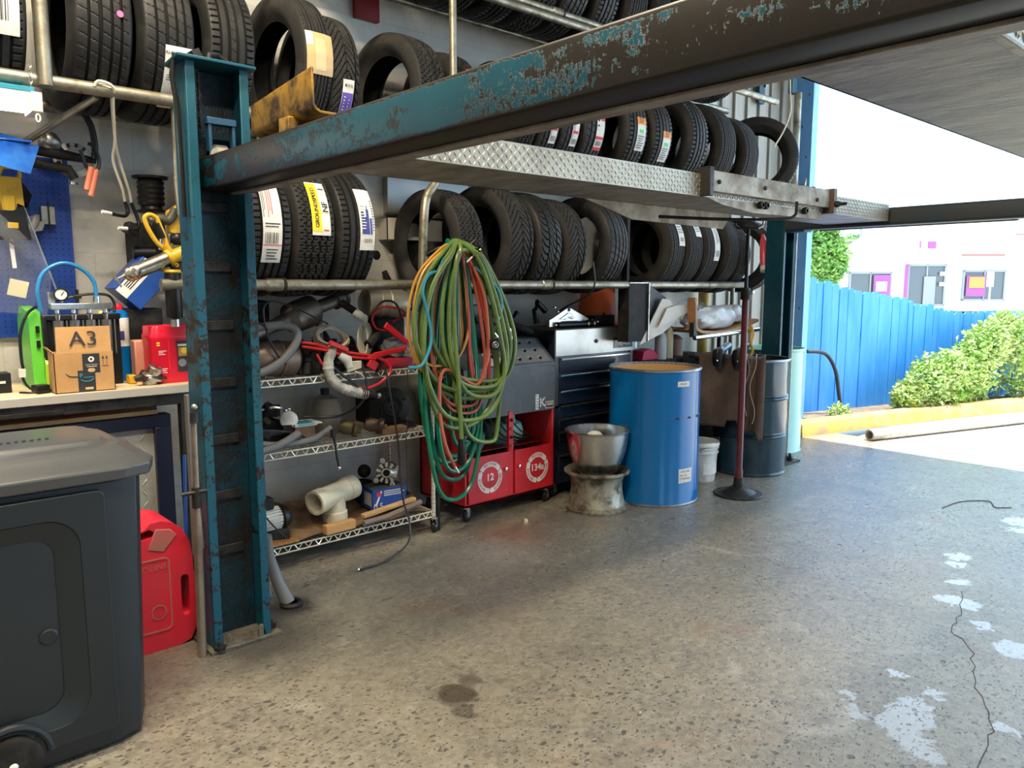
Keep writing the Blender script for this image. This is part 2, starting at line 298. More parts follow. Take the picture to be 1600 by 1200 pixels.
# ------------------------------------------------------------------ mesh builder
MWS = {}   # world matrices of things and parts
class MB:
    def __init__(s): s.v = []; s.f = []; s.fm = []; s.mats = []; s.T = None
    def add(s, vs, fs, mat):
        if mat not in s.mats: s.mats.append(mat)
        k = s.mats.index(mat); o = len(s.v)
        if s.T is not None: vs = [s.T @ Vector(v) for v in vs]
        s.v += [tuple(v) for v in vs]; s.f += [tuple(i + o for i in f) for f in fs]; s.fm += [k] * len(fs)
        return s
    def box(s, x0, y0, z0, x1, y1, z1, mat, rot=None, c=None):
        vs = [Vector((x, y, z)) for x in (x0, x1) for y in (y0, y1) for z in (z0, z1)]
        if rot is not None:
            c = Vector(c) if c is not None else Vector(((x0 + x1) / 2, (y0 + y1) / 2, (z0 + z1) / 2))
            vs = [c + rot @ (v - c) for v in vs]
        return s.add(vs, [(0, 1, 3, 2), (4, 6, 7, 5), (0, 4, 5, 1), (2, 3, 7, 6), (0, 2, 6, 4), (1, 5, 7, 3)], mat)
    def prism(s, pts, ext, mat):
        """pts: 3-d outline, ext: extrusion vector"""
        n = len(pts); e = Vector(ext); vs = [Vector(p) for p in pts] + [Vector(p) + e for p in pts]
        return s.add(vs, [tuple(range(n))[::-1], tuple(range(n, 2 * n))] + [(i, (i + 1) % n, (i + 1) % n + n, i + n) for i in range(n)], mat)
    def ring(s, outer, inner, ext, mat):
        n = len(outer); e = Vector(ext)
        vs = [Vector(p) for p in outer] + [Vector(p) for p in inner]; vs += [v + e for v in vs]
        fs = []
        for i in range(n):
            j = (i + 1) % n
            fs += [(i, n + i, n + j, j), (2 * n + i, 2 * n + j, 3 * n + j, 3 * n + i), (i, j, 2 * n + j, 2 * n + i), (n + i, 3 * n + i, 3 * n + j, n + j)]
        return s.add(vs, fs, mat)
    def loft(s, loops, mat, cap0=True, cap1=True, closed=True):
        n = len(loops[0]); vs = [p for l in loops for p in l]; fs = []
        for k in range(len(loops) - 1):
            for i in range(n if closed else n - 1):
                j = (i + 1) % n
                fs.append((k * n + i, k * n + j, (k + 1) * n + j, (k + 1) * n + i))
        if cap0: fs.append(tuple(range(n))[::-1])
        if cap1: fs.append(tuple(range((len(loops) - 1) * n, len(loops) * n)))
        return s.add(vs, fs, mat)
    def tube(s, pts, r, mat, n=8, closed=False, caps=True, rs=None):
        P = [Vector(p) for p in pts]; loops = []; m = len(P)
        up = None
        for i in range(m):
            if closed: t = P[(i + 1) % m] - P[i - 1]
            else: t = P[min(i + 1, m - 1)] - P[max(i - 1, 0)]
            t = t.normalized() if t.length > 1e-9 else Vector((0, 0, 1))
            if up is None:
                a = Vector((0, 0, 1)) if abs(t.z) < .9 else Vector((1, 0, 0))
                up = (a - t * a.dot(t)).normalized()
            else:
                up = (up - t * up.dot(t))
                up = up.normalized() if up.length > 1e-6 else Vector((1, 0, 0))
            b = t.cross(up); rr = rs[i] if rs else r
            loops.append([P[i] + (up * math.cos(2 * PI * k / n) + b * math.sin(2 * PI * k / n)) * rr for k in range(n)])
        if closed: loops.append(loops[0])
        return s.loft(loops, mat, caps and not closed, caps and not closed)
    def cyl(s, p0, p1, r, mat, r1=None, n=20, caps=True):
        return s.tube([p0, p1], r, mat, n, False, caps, [r, r if r1 is None else r1])
    def lathe(s, prof, mat, c=(0, 0, 0), ax=(0, 0, 1), n=32, ref=None):
        """prof: list of (radius, height along ax)"""
        a = Vector(ax).normalized(); u = Vector((1, 0, 0)) if abs(a.x) < .9 else Vector((0, 1, 0))
        u = (u - a * u.dot(a)).normalized(); w = a.cross(u); c = Vector(c)
        loops = [[c + a * h + (u * math.cos(2 * PI * k / n) + w * math.sin(2 * PI * k / n)) * max(r, 1e-4) for k in range(n)] for r, h in prof]
        return s.loft(loops, mat, prof[0][0] < .001, prof[-1][0] < .001)
    def sph(s, c, r, mat, n=16, sc=(1, 1, 1)):
        c = Vector(c); k = n // 2; loops = []
        for i in range(1, k):
            a = PI * i / k
            loops.append([c + Vector((math.sin(a) * math.cos(2 * PI * j / n) * r * sc[0], math.sin(a) * math.sin(2 * PI * j / n) * r * sc[1], -math.cos(a) * r * sc[2])) for j in range(n)])
        return s.loft(loops, mat)
    def text(s, txt, size, o, xd, yd, mat, th=.0006, al='CENTER', fx=None, spread=1., bold=0):
        V, F = text_geo(txt, al, bold)
        if fx: return s.add([fx(x * size * spread, y * size) for x, y in V], F, mat)
        o = Vector(o); xd = Vector(xd); yd = Vector(yd); nn = xd.cross(yd).normalized() * th
        vs = [o + xd * (x * size * spread) + yd * (y * size) + nn for x, y in V]
        return s.add(vs, F, mat)
    def build(s, name, parent=None, bevel=0, sharp=38, smooth=True, world=True, segs=2, loc=None, **props):
        me = bpy.data.meshes.new(name)
        off = MWS[parent].inverted() if (parent and world) else None
        vs = [off @ Vector(v) for v in s.v] if off is not None else [Vector(v) for v in s.v]
        o3 = Vector((0, 0, 0))
        if vs and loc is None and not parent:
            xs = [v.x for v in vs]; ys = [v.y for v in vs]; o3 = Vector(((min(xs) + max(xs)) / 2, (min(ys) + max(ys)) / 2, min(v.z for v in vs)))
        elif vs and loc is None:
            xs = [v.x for v in vs]; ys = [v.y for v in vs]; o3 = Vector(((min(xs) + max(xs)) / 2, (min(ys) + max(ys)) / 2, (min(v.z for v in vs) + max(v.z for v in vs)) / 2))
        elif loc is not None: o3 = Vector(loc)
        me.from_pydata([v - o3 for v in vs], [], s.f)
        for m in s.mats: me.materials.append(m)
        me.polygons.foreach_set('material_index', s.fm)
        if smooth:
            me.polygons.foreach_set('use_smooth', [True] * len(me.polygons)); me.set_sharp_from_angle(angle=math.radians(sharp))
        me.update()
        o = bpy.data.objects.new(name, me); COL.objects.link(o)
        if parent: o.parent = parent
        o.location = o3
        MWS[o] = (MWS[parent] if parent else Matrix()) @ Matrix.Translation(o3)
        if bevel:
            b = o.modifiers.new('bevel', 'BEVEL'); b.width = bevel; b.segments = segs; b.limit_method = 'ANGLE'; b.angle_limit = .6
        for k, v in props.items(): o[k] = v
        return o
TG = {}
def text_geo(txt, al='CENTER', bold=0):
    key = (txt, al, bold)
    if key in TG: return TG[key]
    cu = bpy.data.curves.new('t', 'FONT'); cu.body = txt; cu.align_x = al; cu.align_y = 'CENTER'; cu.resolution_u = 3; cu.offset = bold
    ob = bpy.data.objects.new('t', cu); COL.objects.link(ob)
    me = ob.to_mesh()
    V = [(v.co.x, v.co.y) for v in me.vertices]; F = [tuple(p.vertices) for p in me.polygons]
    ob.to_mesh_clear(); bpy.data.objects.remove(ob); bpy.data.curves.remove(cu)
    TG[key] = (V, F); return TG[key]
def thing(name, label, cat, loc=(0, 0, 0), rot=(0, 0, 0), group=None):
    o = bpy.data.objects.new(name, None); COL.objects.link(o); o.empty_display_size = .1
    o.location = loc; o.rotation_euler = rot; o['label'] = label; o['category'] = cat
    if group: o['group'] = group
    from mathutils import Euler
    MWS[o] = Matrix.LocRotScale(Vector(loc), Euler(rot), None)
    return o
def tag(o, label, cat, group=None, kind=None):
    o['label'] = label; o['category'] = cat
    if group: o['group'] = group
    if kind: o['kind'] = kind
    return o
def struct(o): o['kind'] = 'structure'; return o
def RZ(a): return Matrix.Rotation(a, 3, 'Z')
def RX(a): return Matrix.Rotation(a, 3, 'X')
def RY(a): return Matrix.Rotation(a, 3, 'Y')
def cat_rom(P, k=6, closed=False):
    P = [Vector(p) for p in P]; out = []; n = len(P)
    rng = n if closed else n - 1
    for i in range(rng):
        if closed: a, b, c, d = P[i - 1], P[i], P[(i + 1) % n], P[(i + 2) % n]
        else: a, b, c, d = P[max(i - 1, 0)], P[i], P[i + 1], P[min(i + 2, n - 1)]
        for j in range(k):
            t = j / k
            out.append(.5 * ((2 * b) + (c - a) * t + (2 * a - 5 * b + 4 * c - d) * t * t + (3 * b - a - 3 * c + d) * t ** 3))
    if not closed: out.append(P[-1])
    return out
def rrect(w, h, r, n=5, cx=0, cy=0):
    out = []
    for k, (sx, sy) in enumerate(((1, 1), (-1, 1), (-1, -1), (1, -1))):
        for i in range(n + 1):
            a = PI / 2 * (k + i / n)
            out.append((cx + sx * (w / 2 - r) + r * math.cos(a), cy + sy * (h / 2 - r) + r * math.sin(a)))
    return out
# ------------------------------------------------------------------ the room shell
def slab(name, a, b, mat, **k):
    mb = MB(); mb.box(*a, *b, mat); return struct(mb.build(name, **k))
slab('floor', (-4, -7, -.2), (7.35, 4.1, 0), floor_m)
slab('yard_ground', (7.35, -14, -.2), (60, 3.2, -.005), yard_m)
slab('street_ground', (7.6, 3.2, -.3), (60, 50, -.2), street_m)
slab('wall_left', (-4, 4.1, -.2), (6.15, 4.3, 4.3), wall_m)
mb = MB(); mb.box(6.15, 4.1, -.2, 7.45, 4.25, 4.3, panel_wall)
for i in range(6):
    mb.box(6.2 + i * .21, 4.075, 0, 6.225 + i * .21, 4.1, 4.2, panel_wall)
struct(mb.build('wall_left_panel', bevel=.004))
slab('wall_back', (-4.2, -7, -.2), (-4, 4.3, 4.3), wall_m)
mb = MB(); mb.box(-4, -7.2, -.2, 7.45, -7, 1.4, wall_m); mb.box(-4, -7.2, 3.0, 7.45, -7, 4.3, wall_m)
for x0, x1 in ((-4, -2.5), (-.5, 2.5), (4.5, 7.45)): mb.box(x0, -7.2, 1.4, x1, -7, 3.0, wall_m)
struct(mb.build('wall_right'))
slab('ceiling', (-4.2, -7.2, 4.2), (7.6, 4.3, 4.4), ceil_m)
mb = MB(); mb.box(7.45, 3.86, 0, 7.56, 4.15, 4.2, jamb_blue); mb.box(7.40, 4.06, 0, 7.45, 4.15, 4.2, white_paint)
for z in (1.2, 2.05, 2.7, 3.0, 3.3): mb.box(7.447, 3.93 + .03 * math.sin(z * 9), z, 7.45, 3.94 + .03 * math.sin(z * 9), z + .025, dark_metal)
struct(mb.build('trim_1', bevel=.005))
slab('lintel', (7.45, -7.2, 3.95), (7.6, 4.3, 4.4), jamb_blue)

# unseen fluorescent fittings, added under the ceiling as warm fill for the bay
def light(name, typ, loc, energy, col=(1, 1, 1), size=(1, 1), rot=(0, 0, 0), parent=None):
    l = bpy.data.lights.new(name, typ); l.energy = energy; l.color = col
    if typ == 'AREA': l.shape = 'RECTANGLE'; l.size, l.size_y = size
    o = bpy.data.objects.new(name, l); COL.objects.link(o); o.location = loc; o.rotation_euler = rot
    return o

# ------------------------------------------------------------------ four-post lift
lift_post = thing('lift_post', 'tall worn blue channel post in the foreground beside the dark bin', 'lift post', (1.17, 3.0, 0), group='posts of the vehicle lift')
def post_parts(T, x0, x1, y0, y1, h, mo, mi, lip=.035, t=.01):
    mb = MB(); mb.box(x0, y0, .012, x0 + t, y1, h, mo); mb.box(x1 - t, y0, .012, x1, y1, h, mo)
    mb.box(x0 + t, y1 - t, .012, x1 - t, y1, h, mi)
    mb.box(x0, y0 - t, .012, x0 + lip, y0, h, mo); mb.box(x1 - lip, y0 - t, .012, x1, y0, h, mo)
    for k in range(7): mb.box(x0 + .05, y1 - t - .012, .35 + k * .23, x1 - .05, y1 - t, .39 + k * .23, dark_metal)
    mb.build('channel', T, bevel=.003)
    mb = MB(); mb.prism([(x0 - .035, y0 - .04, h), (x1 + .02, y0 - .04, h), (x1 + .03, y0 + .02, h), (x1 + .01, y1 + .02, h), (x0 - .02, y1 + .02, h)], (0, 0, .012), mo)
    mb.build('cap_plate', T, bevel=.003)
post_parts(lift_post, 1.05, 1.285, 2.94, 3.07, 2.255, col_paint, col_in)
mb = MB(); mb.box(1.03, 2.915, 0, 1.325, 3.21, .014, plate_m)
mb.build('base_plate', lift_post, bevel=.002)
for x, y in ((1.055, 3.17), (1.305, 2.98), (1.068, 2.925)):
    mb = MB(); mb.lathe([(0, .045), (.01, .045), (.01, .014), (.024, .014), (.024, .028), (0.01, .028)], dark_metal, (x, y, 0), n=6); mb.build('anchor_bolt', lift_post)
for x, y in ((1.115, 2.93), (1.245, 2.93)):
    mb = MB(); mb.prism([(x - .018, y, .014), (x + .018, y, .014), (x + .012, y, .05), (x + .004, y, .062), (x - .006, y, .062), (x - .013, y, .05)], (0, .008, 0), plate_m)
    mb.build('gusset', lift_post, bevel=.002)
# hand latch frame, roller and chain near the top of the post
mb = MB(); bluep = M('light_blue_latch', (.015, .06, .12), .35)
for x in (1.135, 1.225): mb.box(x, 2.955, 1.87, x + .012, 2.99, 2.06, bluep)
mb.box(1.13, 2.95, 2.045, 1.24, 2.99, 2.07, bluep); mb.build('latch_frame', lift_post, bevel=.002)
mb = MB(); mb.cyl((1.14, 2.975, 1.915), (1.225, 2.975, 1.915), .035, steel); mb.lathe([(.0, -.045), (.02, -.045), (.045, -.02), (.045, .02), (.02, .045), (0, .045)], steel, (1.18, 2.975, 1.93), (1, 0, 0), 20)
mb.build('roller', lift_post)
mb = MB()
for k in range(14):
    z = 2.235 - k * .0155
    mb.ring([(1.118 + a, 3.0, z + b) for a, b in rrect(.022 if k % 2 else .014, .02, .006, 3)], [(1.118 + a, 3.0, z + b) for a, b in rrect(.010 if k % 2 else .006, .009, .002, 3)], (0, .01, 0), dark_metal)
mb.build('chain', lift_post)
mb = MB(); mb.tube([(1.06, 2.97, 2.27), (1.03, 2.97, 2.275), (1.018, 2.975, 2.2), (1.03, 2.97, 2.1), (1.035, 2.97, 1.9), (1.035, 2.97, 1.7)], .009, black)
mb.box(1.1, 2.97, 2.268, 1.13, 3.03, 2.31, dark_metal, rot=RY(-.5)); mb.tube([(1.15, 2.97, 2.27), (1.16, 2.98, 2.3), (1.2, 3.0, 2.31), (1.25, 3.0, 2.28), (1.26, 3.0, 2.27)], .009, blackm)
mb.build('cable', lift_post)
far_post = thing('lift_post', 'dark blue channel post by the open doorway behind the steel drum', 'lift post', (5.81, 3.2, 0), group='posts of the vehicle lift')
post_parts(far_post, 5.72, 5.9, 3.16, 3.31, 1.97, far_paint, far_paint, .03)
mb = MB(); mb.box(5.68, 3.04, 0, 5.94, 3.36, .014, dark_metal); mb.build('base_plate', far_post, bevel=.002)
for x, y in ((5.86, 3.09), (5.91, 3.12), (5.75, 3.09)):
    mb = MB(); mb.lathe([(0, .06), (.01, .06), (.01, .03), (.022, .03), (.022, .014), (0, .014)], dark_metal, (x, y, 0), n=6); mb.build('anchor_bolt', far_post)
mb = MB(); mb.box(5.902, 3.14, .02, 5.912, 3.15, 1.95, white_pl); mb.build('cover_strip', far_post, bevel=.002)

def beam(name, label, x0, x1, ya, yb, z0, z1, mat, r=.018):
    mb = MB(); pr = rrect(x1 - x0, z1 - z0, r, 4, (x0 + x1) / 2, (z0 + z1) / 2)
    mb.prism([(x, ya, z) for x, z in pr], (0, yb - ya, 0), mat)
    return mb.build(name, sharp=50)
cross = thing('lift_crossbeam', 'long chipped blue steel beam crossing the top of the photo', 'lift beam', (1.18, 3.0, 1.8))
mb = MB(); pr = rrect(.115, .122, .008, 3, 1.178, 1.867); mb.prism([(x, -.4, z) for x, z in pr], (0, 3.42, 0), beam_paint)
mb.build('box_beam', cross, sharp=50)
mb = MB(); mb.box(1.225, -.4, 1.798, 1.27, 3.0, 1.806, under_m)
mb.build('bottom_flange', cross, bevel=.002)
rear = thing('lift_crossbeam', 'dark steel beam across the open doorway at the far runway end', 'lift beam', (5.8, 2.8, 1.87))
mb = MB(); pr = rrect(.13, .125, .02, 4, 5.79, 1.935); mb.prism([(x, -1.4, z) for x, z in pr], (0, 4.62, 0), M('rear_beam_dark', (.035, .04, .045), .5, col2=(.02, .04, .06), scale=6)); mb.build('box_beam', rear, sharp=50)
mb = MB(); mb.box(5.88, 1.6, 1.868, 5.92, 2.95, 1.88, brown_steel); mb.box(5.74, 3.0, 1.86, 5.87, 3.15, 1.99, far_paint); mb.build('end_block', rear, bevel=.003)
for y in (1.3, .5): 
    mb = MB(); mb.lathe([(0, .0), (.02, 0), (.02, .018), (0, .018)], dark_metal, (5.79, y, 1.998), n=6); mb.build('bolt', rear)

def diamonds(mb, o, ud, vd, U, V, mat, pu=.0235, pv=.0212, L=.0245, w=.0068, h=.003):
    """raised lozenges, alternately slanted, on a rectangle"""
    o, ud, vd = Vector(o), Vector(ud), Vector(vd); n = ud.cross(vd)
    rows = int(V / pv); cols = int(U / pu)
    vs = []; fs = []
    for r in range(rows):
        for c in range(cols):
            s = 1 if (r + c) % 2 else -1
            ctr = o + ud * ((c + .5) * pu) + vd * ((r + .5) * pv)
            a = (ud * .6 + vd * s * .8) * L / 2; b = (vd * .6 - ud * s * .8) * w / 2
            k = len(vs)
            vs += [ctr - a, ctr - a * .3 - b, ctr + a * .3 - b, ctr + a, ctr + a * .3 + b, ctr - a * .3 + b, ctr - a * .4 + n * h, ctr + a * .4 + n * h]
            fs += [(k, k + 1, k + 6), (k + 1, k + 2, k + 7, k + 6), (k + 2, k + 3, k + 7), (k + 3, k + 4, k + 7), (k + 4, k + 5, k + 6, k + 7), (k + 5, k, k + 6)]
    mb.add(vs, fs, mat)

run = thing('lift_runway', 'raised steel runway with diamond plate side hanging in front of the tires', 'lift runway', (3.5, 2.6, 1.9))
mb = MB()
mb.box(1.26, 2.36, 1.9, 5.7, 2.82, 1.906, under_m); mb.box(1.26, 2.36, 2.008, 5.7, 2.82, 2.014, diamond_m)
mb.box(1.26, 2.35, 1.9, 5.7, 2.36, 2.014, diamond_m); mb.box(1.26, 2.81, 1.9, 5.7, 2.82, 2.014, lift_grey)
for x in (1.26, 2.2, 3.3, 4.4, 5.69): mb.box(x, 2.36, 1.906, x + .01, 2.81, 2.008, under_m)
mb.build('deck', run)
mb = MB(); diamonds(mb, (1.27, 2.3499, 1.903), (1, 0, 0), (0, 0, 1), 4.42, .108, diamond_m)
diamonds(mb, (1.27, 2.37, 2.0141), (1, 0, 0), (0, 1, 0), 4.42, .44, diamond_m, .04, .04, .034, .008)
mb.build('tread_pattern', run, sharp=10)
mb = MB(); mb.box(3.43, 2.305, 1.925, 4.74, 2.349, 2.03, lift_grey); mb.box(3.40, 2.29, 1.90, 3.435, 2.37, 2.045, dark_metal)
mb.box(4.72, 2.28, 1.89, 4.76, 2.37, 2.04, brown_steel); mb.box(3.43, 2.33, 2.03, 4.74, 2.45, 2.036, dark_metal)
mb.prism([(3.45, 2.345, 1.9), (4.7, 2.345, 1.9), (4.7, 2.345, 1.855), (3.9, 2.345, 1.845), (3.6, 2.345, 1.87)], (0, .012, 0), lift_grey)
mb.prism([(3.0, 2.79, 1.9), (4.4, 2.79, 1.9), (4.3, 2.79, 1.8), (3.4, 2.79, 1.81)], (0, .012, 0), lift_grey)
for x, z in ((3.5, 1.975), (3.95, 1.98), (4.55, 1.96)): mb.lathe([(0, 0), (.012, 0), (.012, .01), (0, .01)], blackm, (x, 2.305, z), (0, -1, 0), 10)
for x in (3.95, 4.0, 4.45): mb.lathe([(.012, 0), (.02, 0), (.02, .03), (.012, .03)], dark_metal, (x, 2.34, 1.89), (0, -1, 0), 12)
mb.lathe([(0, 0), (.02, 0), (.02, .02), (.01, .03), (0.01, .07), (0, .07)], dark_metal, (4.745, 2.28, 1.945), (0, -1, 0), 12)
mb.build('jack_bracket', run, bevel=.003)
mb = MB(); mb.tube(cat_rom([(3.55, 2.72, 1.83), (3.9, 2.5, 1.82), (4.2, 2.34, 1.83), (4.28, 2.3, 1.85), (4.28, 2.29, 1.9), (4.28, 2.29, 1.93)], 4), .009, blackm); mb.build('hydraulic_line', run)
mb = MB()
for k in range(20):
    x = 4.02 + k * .036; mb.box(x, 2.36 + .02 * math.sin(k), 2.036, x + .03, 2.44 + .03 * math.sin(k * 2.1), 2.043 + .005 * math.sin(k * 1.7), blackm)
mb.tube([(4.5, 2.36, 2.04), (4.51, 2.36, 2.07), (4.505, 2.36, 2.09)], .005, steel); mb.build('wiring', run)
near = thing('lift_runway', 'raised runway seen from below filling the upper right corner', 'lift runway', (3.2, .7, 1.9))
mb = MB()
mb.box(1.26, .50, 1.9, 5.7, .885, 1.906, under_m); mb.box(1.26, .44, 2.03, 5.7, .885, 2.04, diamond_m); mb.box(1.26, .875, 1.9, 5.7, .885, 2.04, lift_grey)
mb.box(1.26, .49, 1.9, 5.7, .50, 2.04, diamond_m); mb.box(1.26, .488, 1.893, 5.7, .51, 1.9, lift_grey)
for x in (1.26, 3.3, 5.69): mb.box(x, .50, 1.906, x + .01, .875, 2.03, under_m)
mb.build('deck', near, bevel=.002)
mb = MB(); diamonds(mb, (1.4, .4899, 1.905), (1, 0, 0), (0, 0, 1), 2.4, .12, diamond_m); mb.build('tread_pattern', near, sharp=10)
mb = MB(); pts = [(x, 1.205, z) for x, z in ()]
stop = thing('wheel_stop_bracket', 'rusty yellow steel angle bracket standing on the chipped blue beam', 'bracket', (1.21, 2.5, 1.93))
mb.T = None
sec = [(1.205, 2.107), (1.213, 2.107), (1.213, 2.012), (1.22, 2.0), (1.235, 1.992), (1.36, 1.989), (1.36, 1.981), (1.233, 1.983), (1.214, 1.992), (1.205, 2.007)]
lo = []
for y, dz in ((2.74, -.025), (2.28, .02)):
    lo.append([(x, y, z + (dz if z > 2.05 else dz * .3)) for x, z in sec])
mb.loft(lo, yellow_rust); mb.build('angle_plate', stop, bevel=.002)
mb = MB(); mb.box(1.19, 2.42, 1.928, 1.235, 2.49, 1.997, yellow_rust); mb.build('foot_block', stop, bevel=.003)

# ------------------------------------------------------------------ tire racks
def rack_rail(label, x0, x1, z, y=3.485, joints=(), r=.026, name='rack_rail', mat=None):
    T = thing(name, label, 'pipe', ((x0 + x1) / 2, y, z), group='pipes of the tire racks')
    mb = MB(); mb.cyl((x0, y, z), (x1, y, z), r, pipe_m, n=18); mb.build('pipe', T)
    for j in joints:
        mb = MB(); mb.lathe([(r, -.05), (r + .006, -.045), (r + .006, .045), (r, .05)], pipe_m, (j, y, z), (1, 0, 0), 18); mb.lathe([(r + .006, .03), (r + .012, .034), (r + .012, .042), (r + .006, .046)], dark_metal, (j, y, z), (1, 0, 0), 18); mb.build('coupling', T)
    return T
rack_rail('grey pipe holding the lower row of tires behind the hanging hoses', 1.1, 4.2, 1.45, joints=(1.62, 3.42))
rack_rail('grey pipe under the lower tires right of the black sheet metal box', 4.4, 5.72, 1.45)
rack_rail('back pipe of the lower tire row close to the wall', 1.1, 5.8, 1.45, 3.955)
rack_rail('grey pipe holding the middle row of tires above the pegboard', -.6, 6.0, 2.225, joints=(.5,))
rack_rail('back pipe of the middle tire row close to the wall', -.6, 6.0, 2.225, 3.955)
rack_rail('upper of two parallel pipes under the top row of tires', 1.2, 4.4, 3.095, joints=(3.5,), r=.022)
rack_rail('lower of two parallel pipes under the top row of tires', 1.2, 4.45, 3.035, 3.44, r=.022)
rack_rail('pale pipe under the last top tires at the far right wall end', 4.35, 6.1, 2.965, joints=(4.7,))
rack_rail('back pipe of the top tire row close to the wall', 1.2, 4.4, 3.095, 3.955, r=.022)
rack_rail('back pipe under the last top tires close to the wall', 4.35, 6.1, 2.965, 3.955)
def upright(label, pts, r=.024):
    mb = MB(); mb.tube(pts, r, pipe_m, 16); o = mb.build('rack_upright'); tag(o, label, 'pipe', 'uprights of the tire racks'); return o
upright('upright pipe rising between tires at the upper left above the shop light', [(.712, 3.45, 2.2), (.712, 3.45, 4.2)], .027)
upright('upright pipe above the blue beam rising past the top tires', [(2.63, 3.40, 2.2), (2.63, 3.40, 4.2)], .02)
upright('bent upright pipe just left of the hanging hoses', cat_rom([(2.7, 3.5, 2.2), (2.56, 3.48, 2.0), (2.5, 3.47, 1.93), (2.47, 3.46, 1.83), (2.455, 3.46, 1.6), (2.45, 3.46, 1.44)], 5))
upright('thin upright pipe below the right end of the lower rail', [(5.72, 3.6, 0), (5.72, 3.6, 1.43)], .018)
upright('far upright pipe with bracket near the blue door jamb', [(7.26, 3.92, 0), (7.26, 3.92, 3.3)], .035)
mb = MB(); mb.tube([(.9, 3.5, 2.2), (.62, 4.05, 1.98)], .014, pipe_m, 10); tag(mb.build('rack_brace'), 'slanted pipe brace behind the shop light up to the middle rail', 'pipe')
for x, y, z, lab in ((6.79, 4.03, 3.35, 'left blue wall bracket at the far end of the top pipe'), (7.26, 3.96, 3.5, 'blue wall bracket at the top of the far upright pipe')):
    T = thing('wall_bracket', lab, 'bracket', (x, y, z)); mb = MB(); mb.box(x - .05, y + .0, z - .2, x + .05, y + .04, z + .12, far_paint); mb.box(x - .045, y - .02, z - .05, x - .03, y, z + .12, steel); mb.box(x + .03, y - .02, z - .05, x + .045, y, z + .12, steel); mb.build('bracket_plate', T, bevel=.003)

# ------------------------------------------------------------------ tires
def tire_mesh(name, Rr, w, rim, pat, seg=552, dusty=False):
    hw = w / 2; tw = hw * .8
    nt_ = 49; prof = []
    side = [(-hw * .62, rim), (-hw * .7, rim + .012), (-hw * .86, rim + .03), (-hw * .99, rim + (Rr - rim) * .42), (-hw, rim + (Rr - rim) * .52), (-hw * .965, rim + (Rr - rim) * .7), (-hw * .9, Rr - .022), (-hw * .86, Rr - .011)]
    prof += [(x, r, None) for x, r in side]
    for i in range(nt_):
        u = -1 + 2 * i / (nt_ - 1); prof.append((u * tw, Rr - .006 * abs(u) ** 3, u))
    prof += [(-x, r, None) for x, r in reversed(side)]
    ins = [(hw * .56, rim + .004), (hw * .8, rim + .05), (hw * .82, Rr - .05), (hw * .6, Rr - .024), (0, Rr - .018)]
    prof += [(x, r, None) for x, r in ins] + [(-x, r, None) for x, r in reversed(ins[:-1])]
    n = len(prof); vs = []
    for k in range(seg):
        th = 2 * PI * k / seg; c, s = math.cos(th), math.sin(th)
        for x, r, u in prof:
            if u is not None and abs(u) < .99: r -= .0085 * pat(th, u)
            vs.append((x, -r * c, r * s))
    fs = [(k * n + i, k * n + (i + 1) % n, ((k + 1) % seg) * n + (i + 1) % n, ((k + 1) % seg) * n + i) for k in range(seg) for i in range(n)]
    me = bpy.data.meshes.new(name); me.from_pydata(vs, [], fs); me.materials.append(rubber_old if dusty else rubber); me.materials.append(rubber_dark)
    mi = []
    for k in range(seg):
        th = 2 * PI * (k + .5) / seg
        for i in range(n):
            u0, u1 = prof[i][2], prof[(i + 1) % n][2]
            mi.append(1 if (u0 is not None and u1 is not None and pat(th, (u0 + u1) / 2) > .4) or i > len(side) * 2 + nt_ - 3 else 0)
    me.polygons.foreach_set('material_index', mi)
    me.polygons.foreach_set('use_smooth', [True] * len(me.polygons)); me.set_sharp_from_angle(angle=math.radians(32)); me.update(); return me
def grooves(u, cs, w=.05): return 1. if any(abs(u - c) < w for c in cs) else 0.
def fr(x): return x - math.floor(x)
def p_rib(th, u):
    g = grooves(u, (-.6, -.2, .2, .6), .055)
    if abs(u) > .66 and fr(th * 69 / (2 * PI)) < .13: g = max(g, .7)
    if abs(u) < .15 and fr(th * 46 / (2 * PI) + u) < .09: g = max(g, .3)
    return g
def p_sipe(th, u):
    g = grooves(u, (-.55, -.13, .32, .68), .05)
    if fr(th * 46 / (2 * PI) + u * .8) < .09: g = max(g, .33)
    return g
def p_v(th, u):
    g = grooves(u, (0., .7), .045)
    if fr(th * 46 / (2 * PI) + abs(u) * 2.6) < .16: g = max(g, 1.)
    return g
def p_slash(th, u):
    g = grooves(u, (-.3, .45), .04)
    if fr(th * 46 / (2 * PI) + u * 2.4 + .3 * math.sin(u * 6)) < .17: g = max(g, .9)
    return g
def p_block(th, u):
    z = .04 * (1 if fr(th * 34.5 / (2 * PI)) < .5 else -1)
    g = grooves(u + z, (-.62, -.25, .2, .58), .045)
    if fr(th * 69 / (2 * PI) + (.5 if fr(u * 2.5) < .5 else 0)) < .13: g = max(g, .6)
    return g
def p_fine(th, u): return max(grooves(u, (-.7, -.42, -.14, .14, .42, .7), .035), .35 if (abs(u) > .75 and fr(th * 92 / (2 * PI)) < .17) else 0)
TM = {k: tire_mesh('tire_' + k, .33, .225, .205, p, dusty=d) for k, p, d in (('rib', p_rib, 0), ('sipe', p_sipe, 0), ('v', p_v, 1), ('slash', p_slash, 0), ('block', p_block, 1), ('fine', p_fine, 1))}

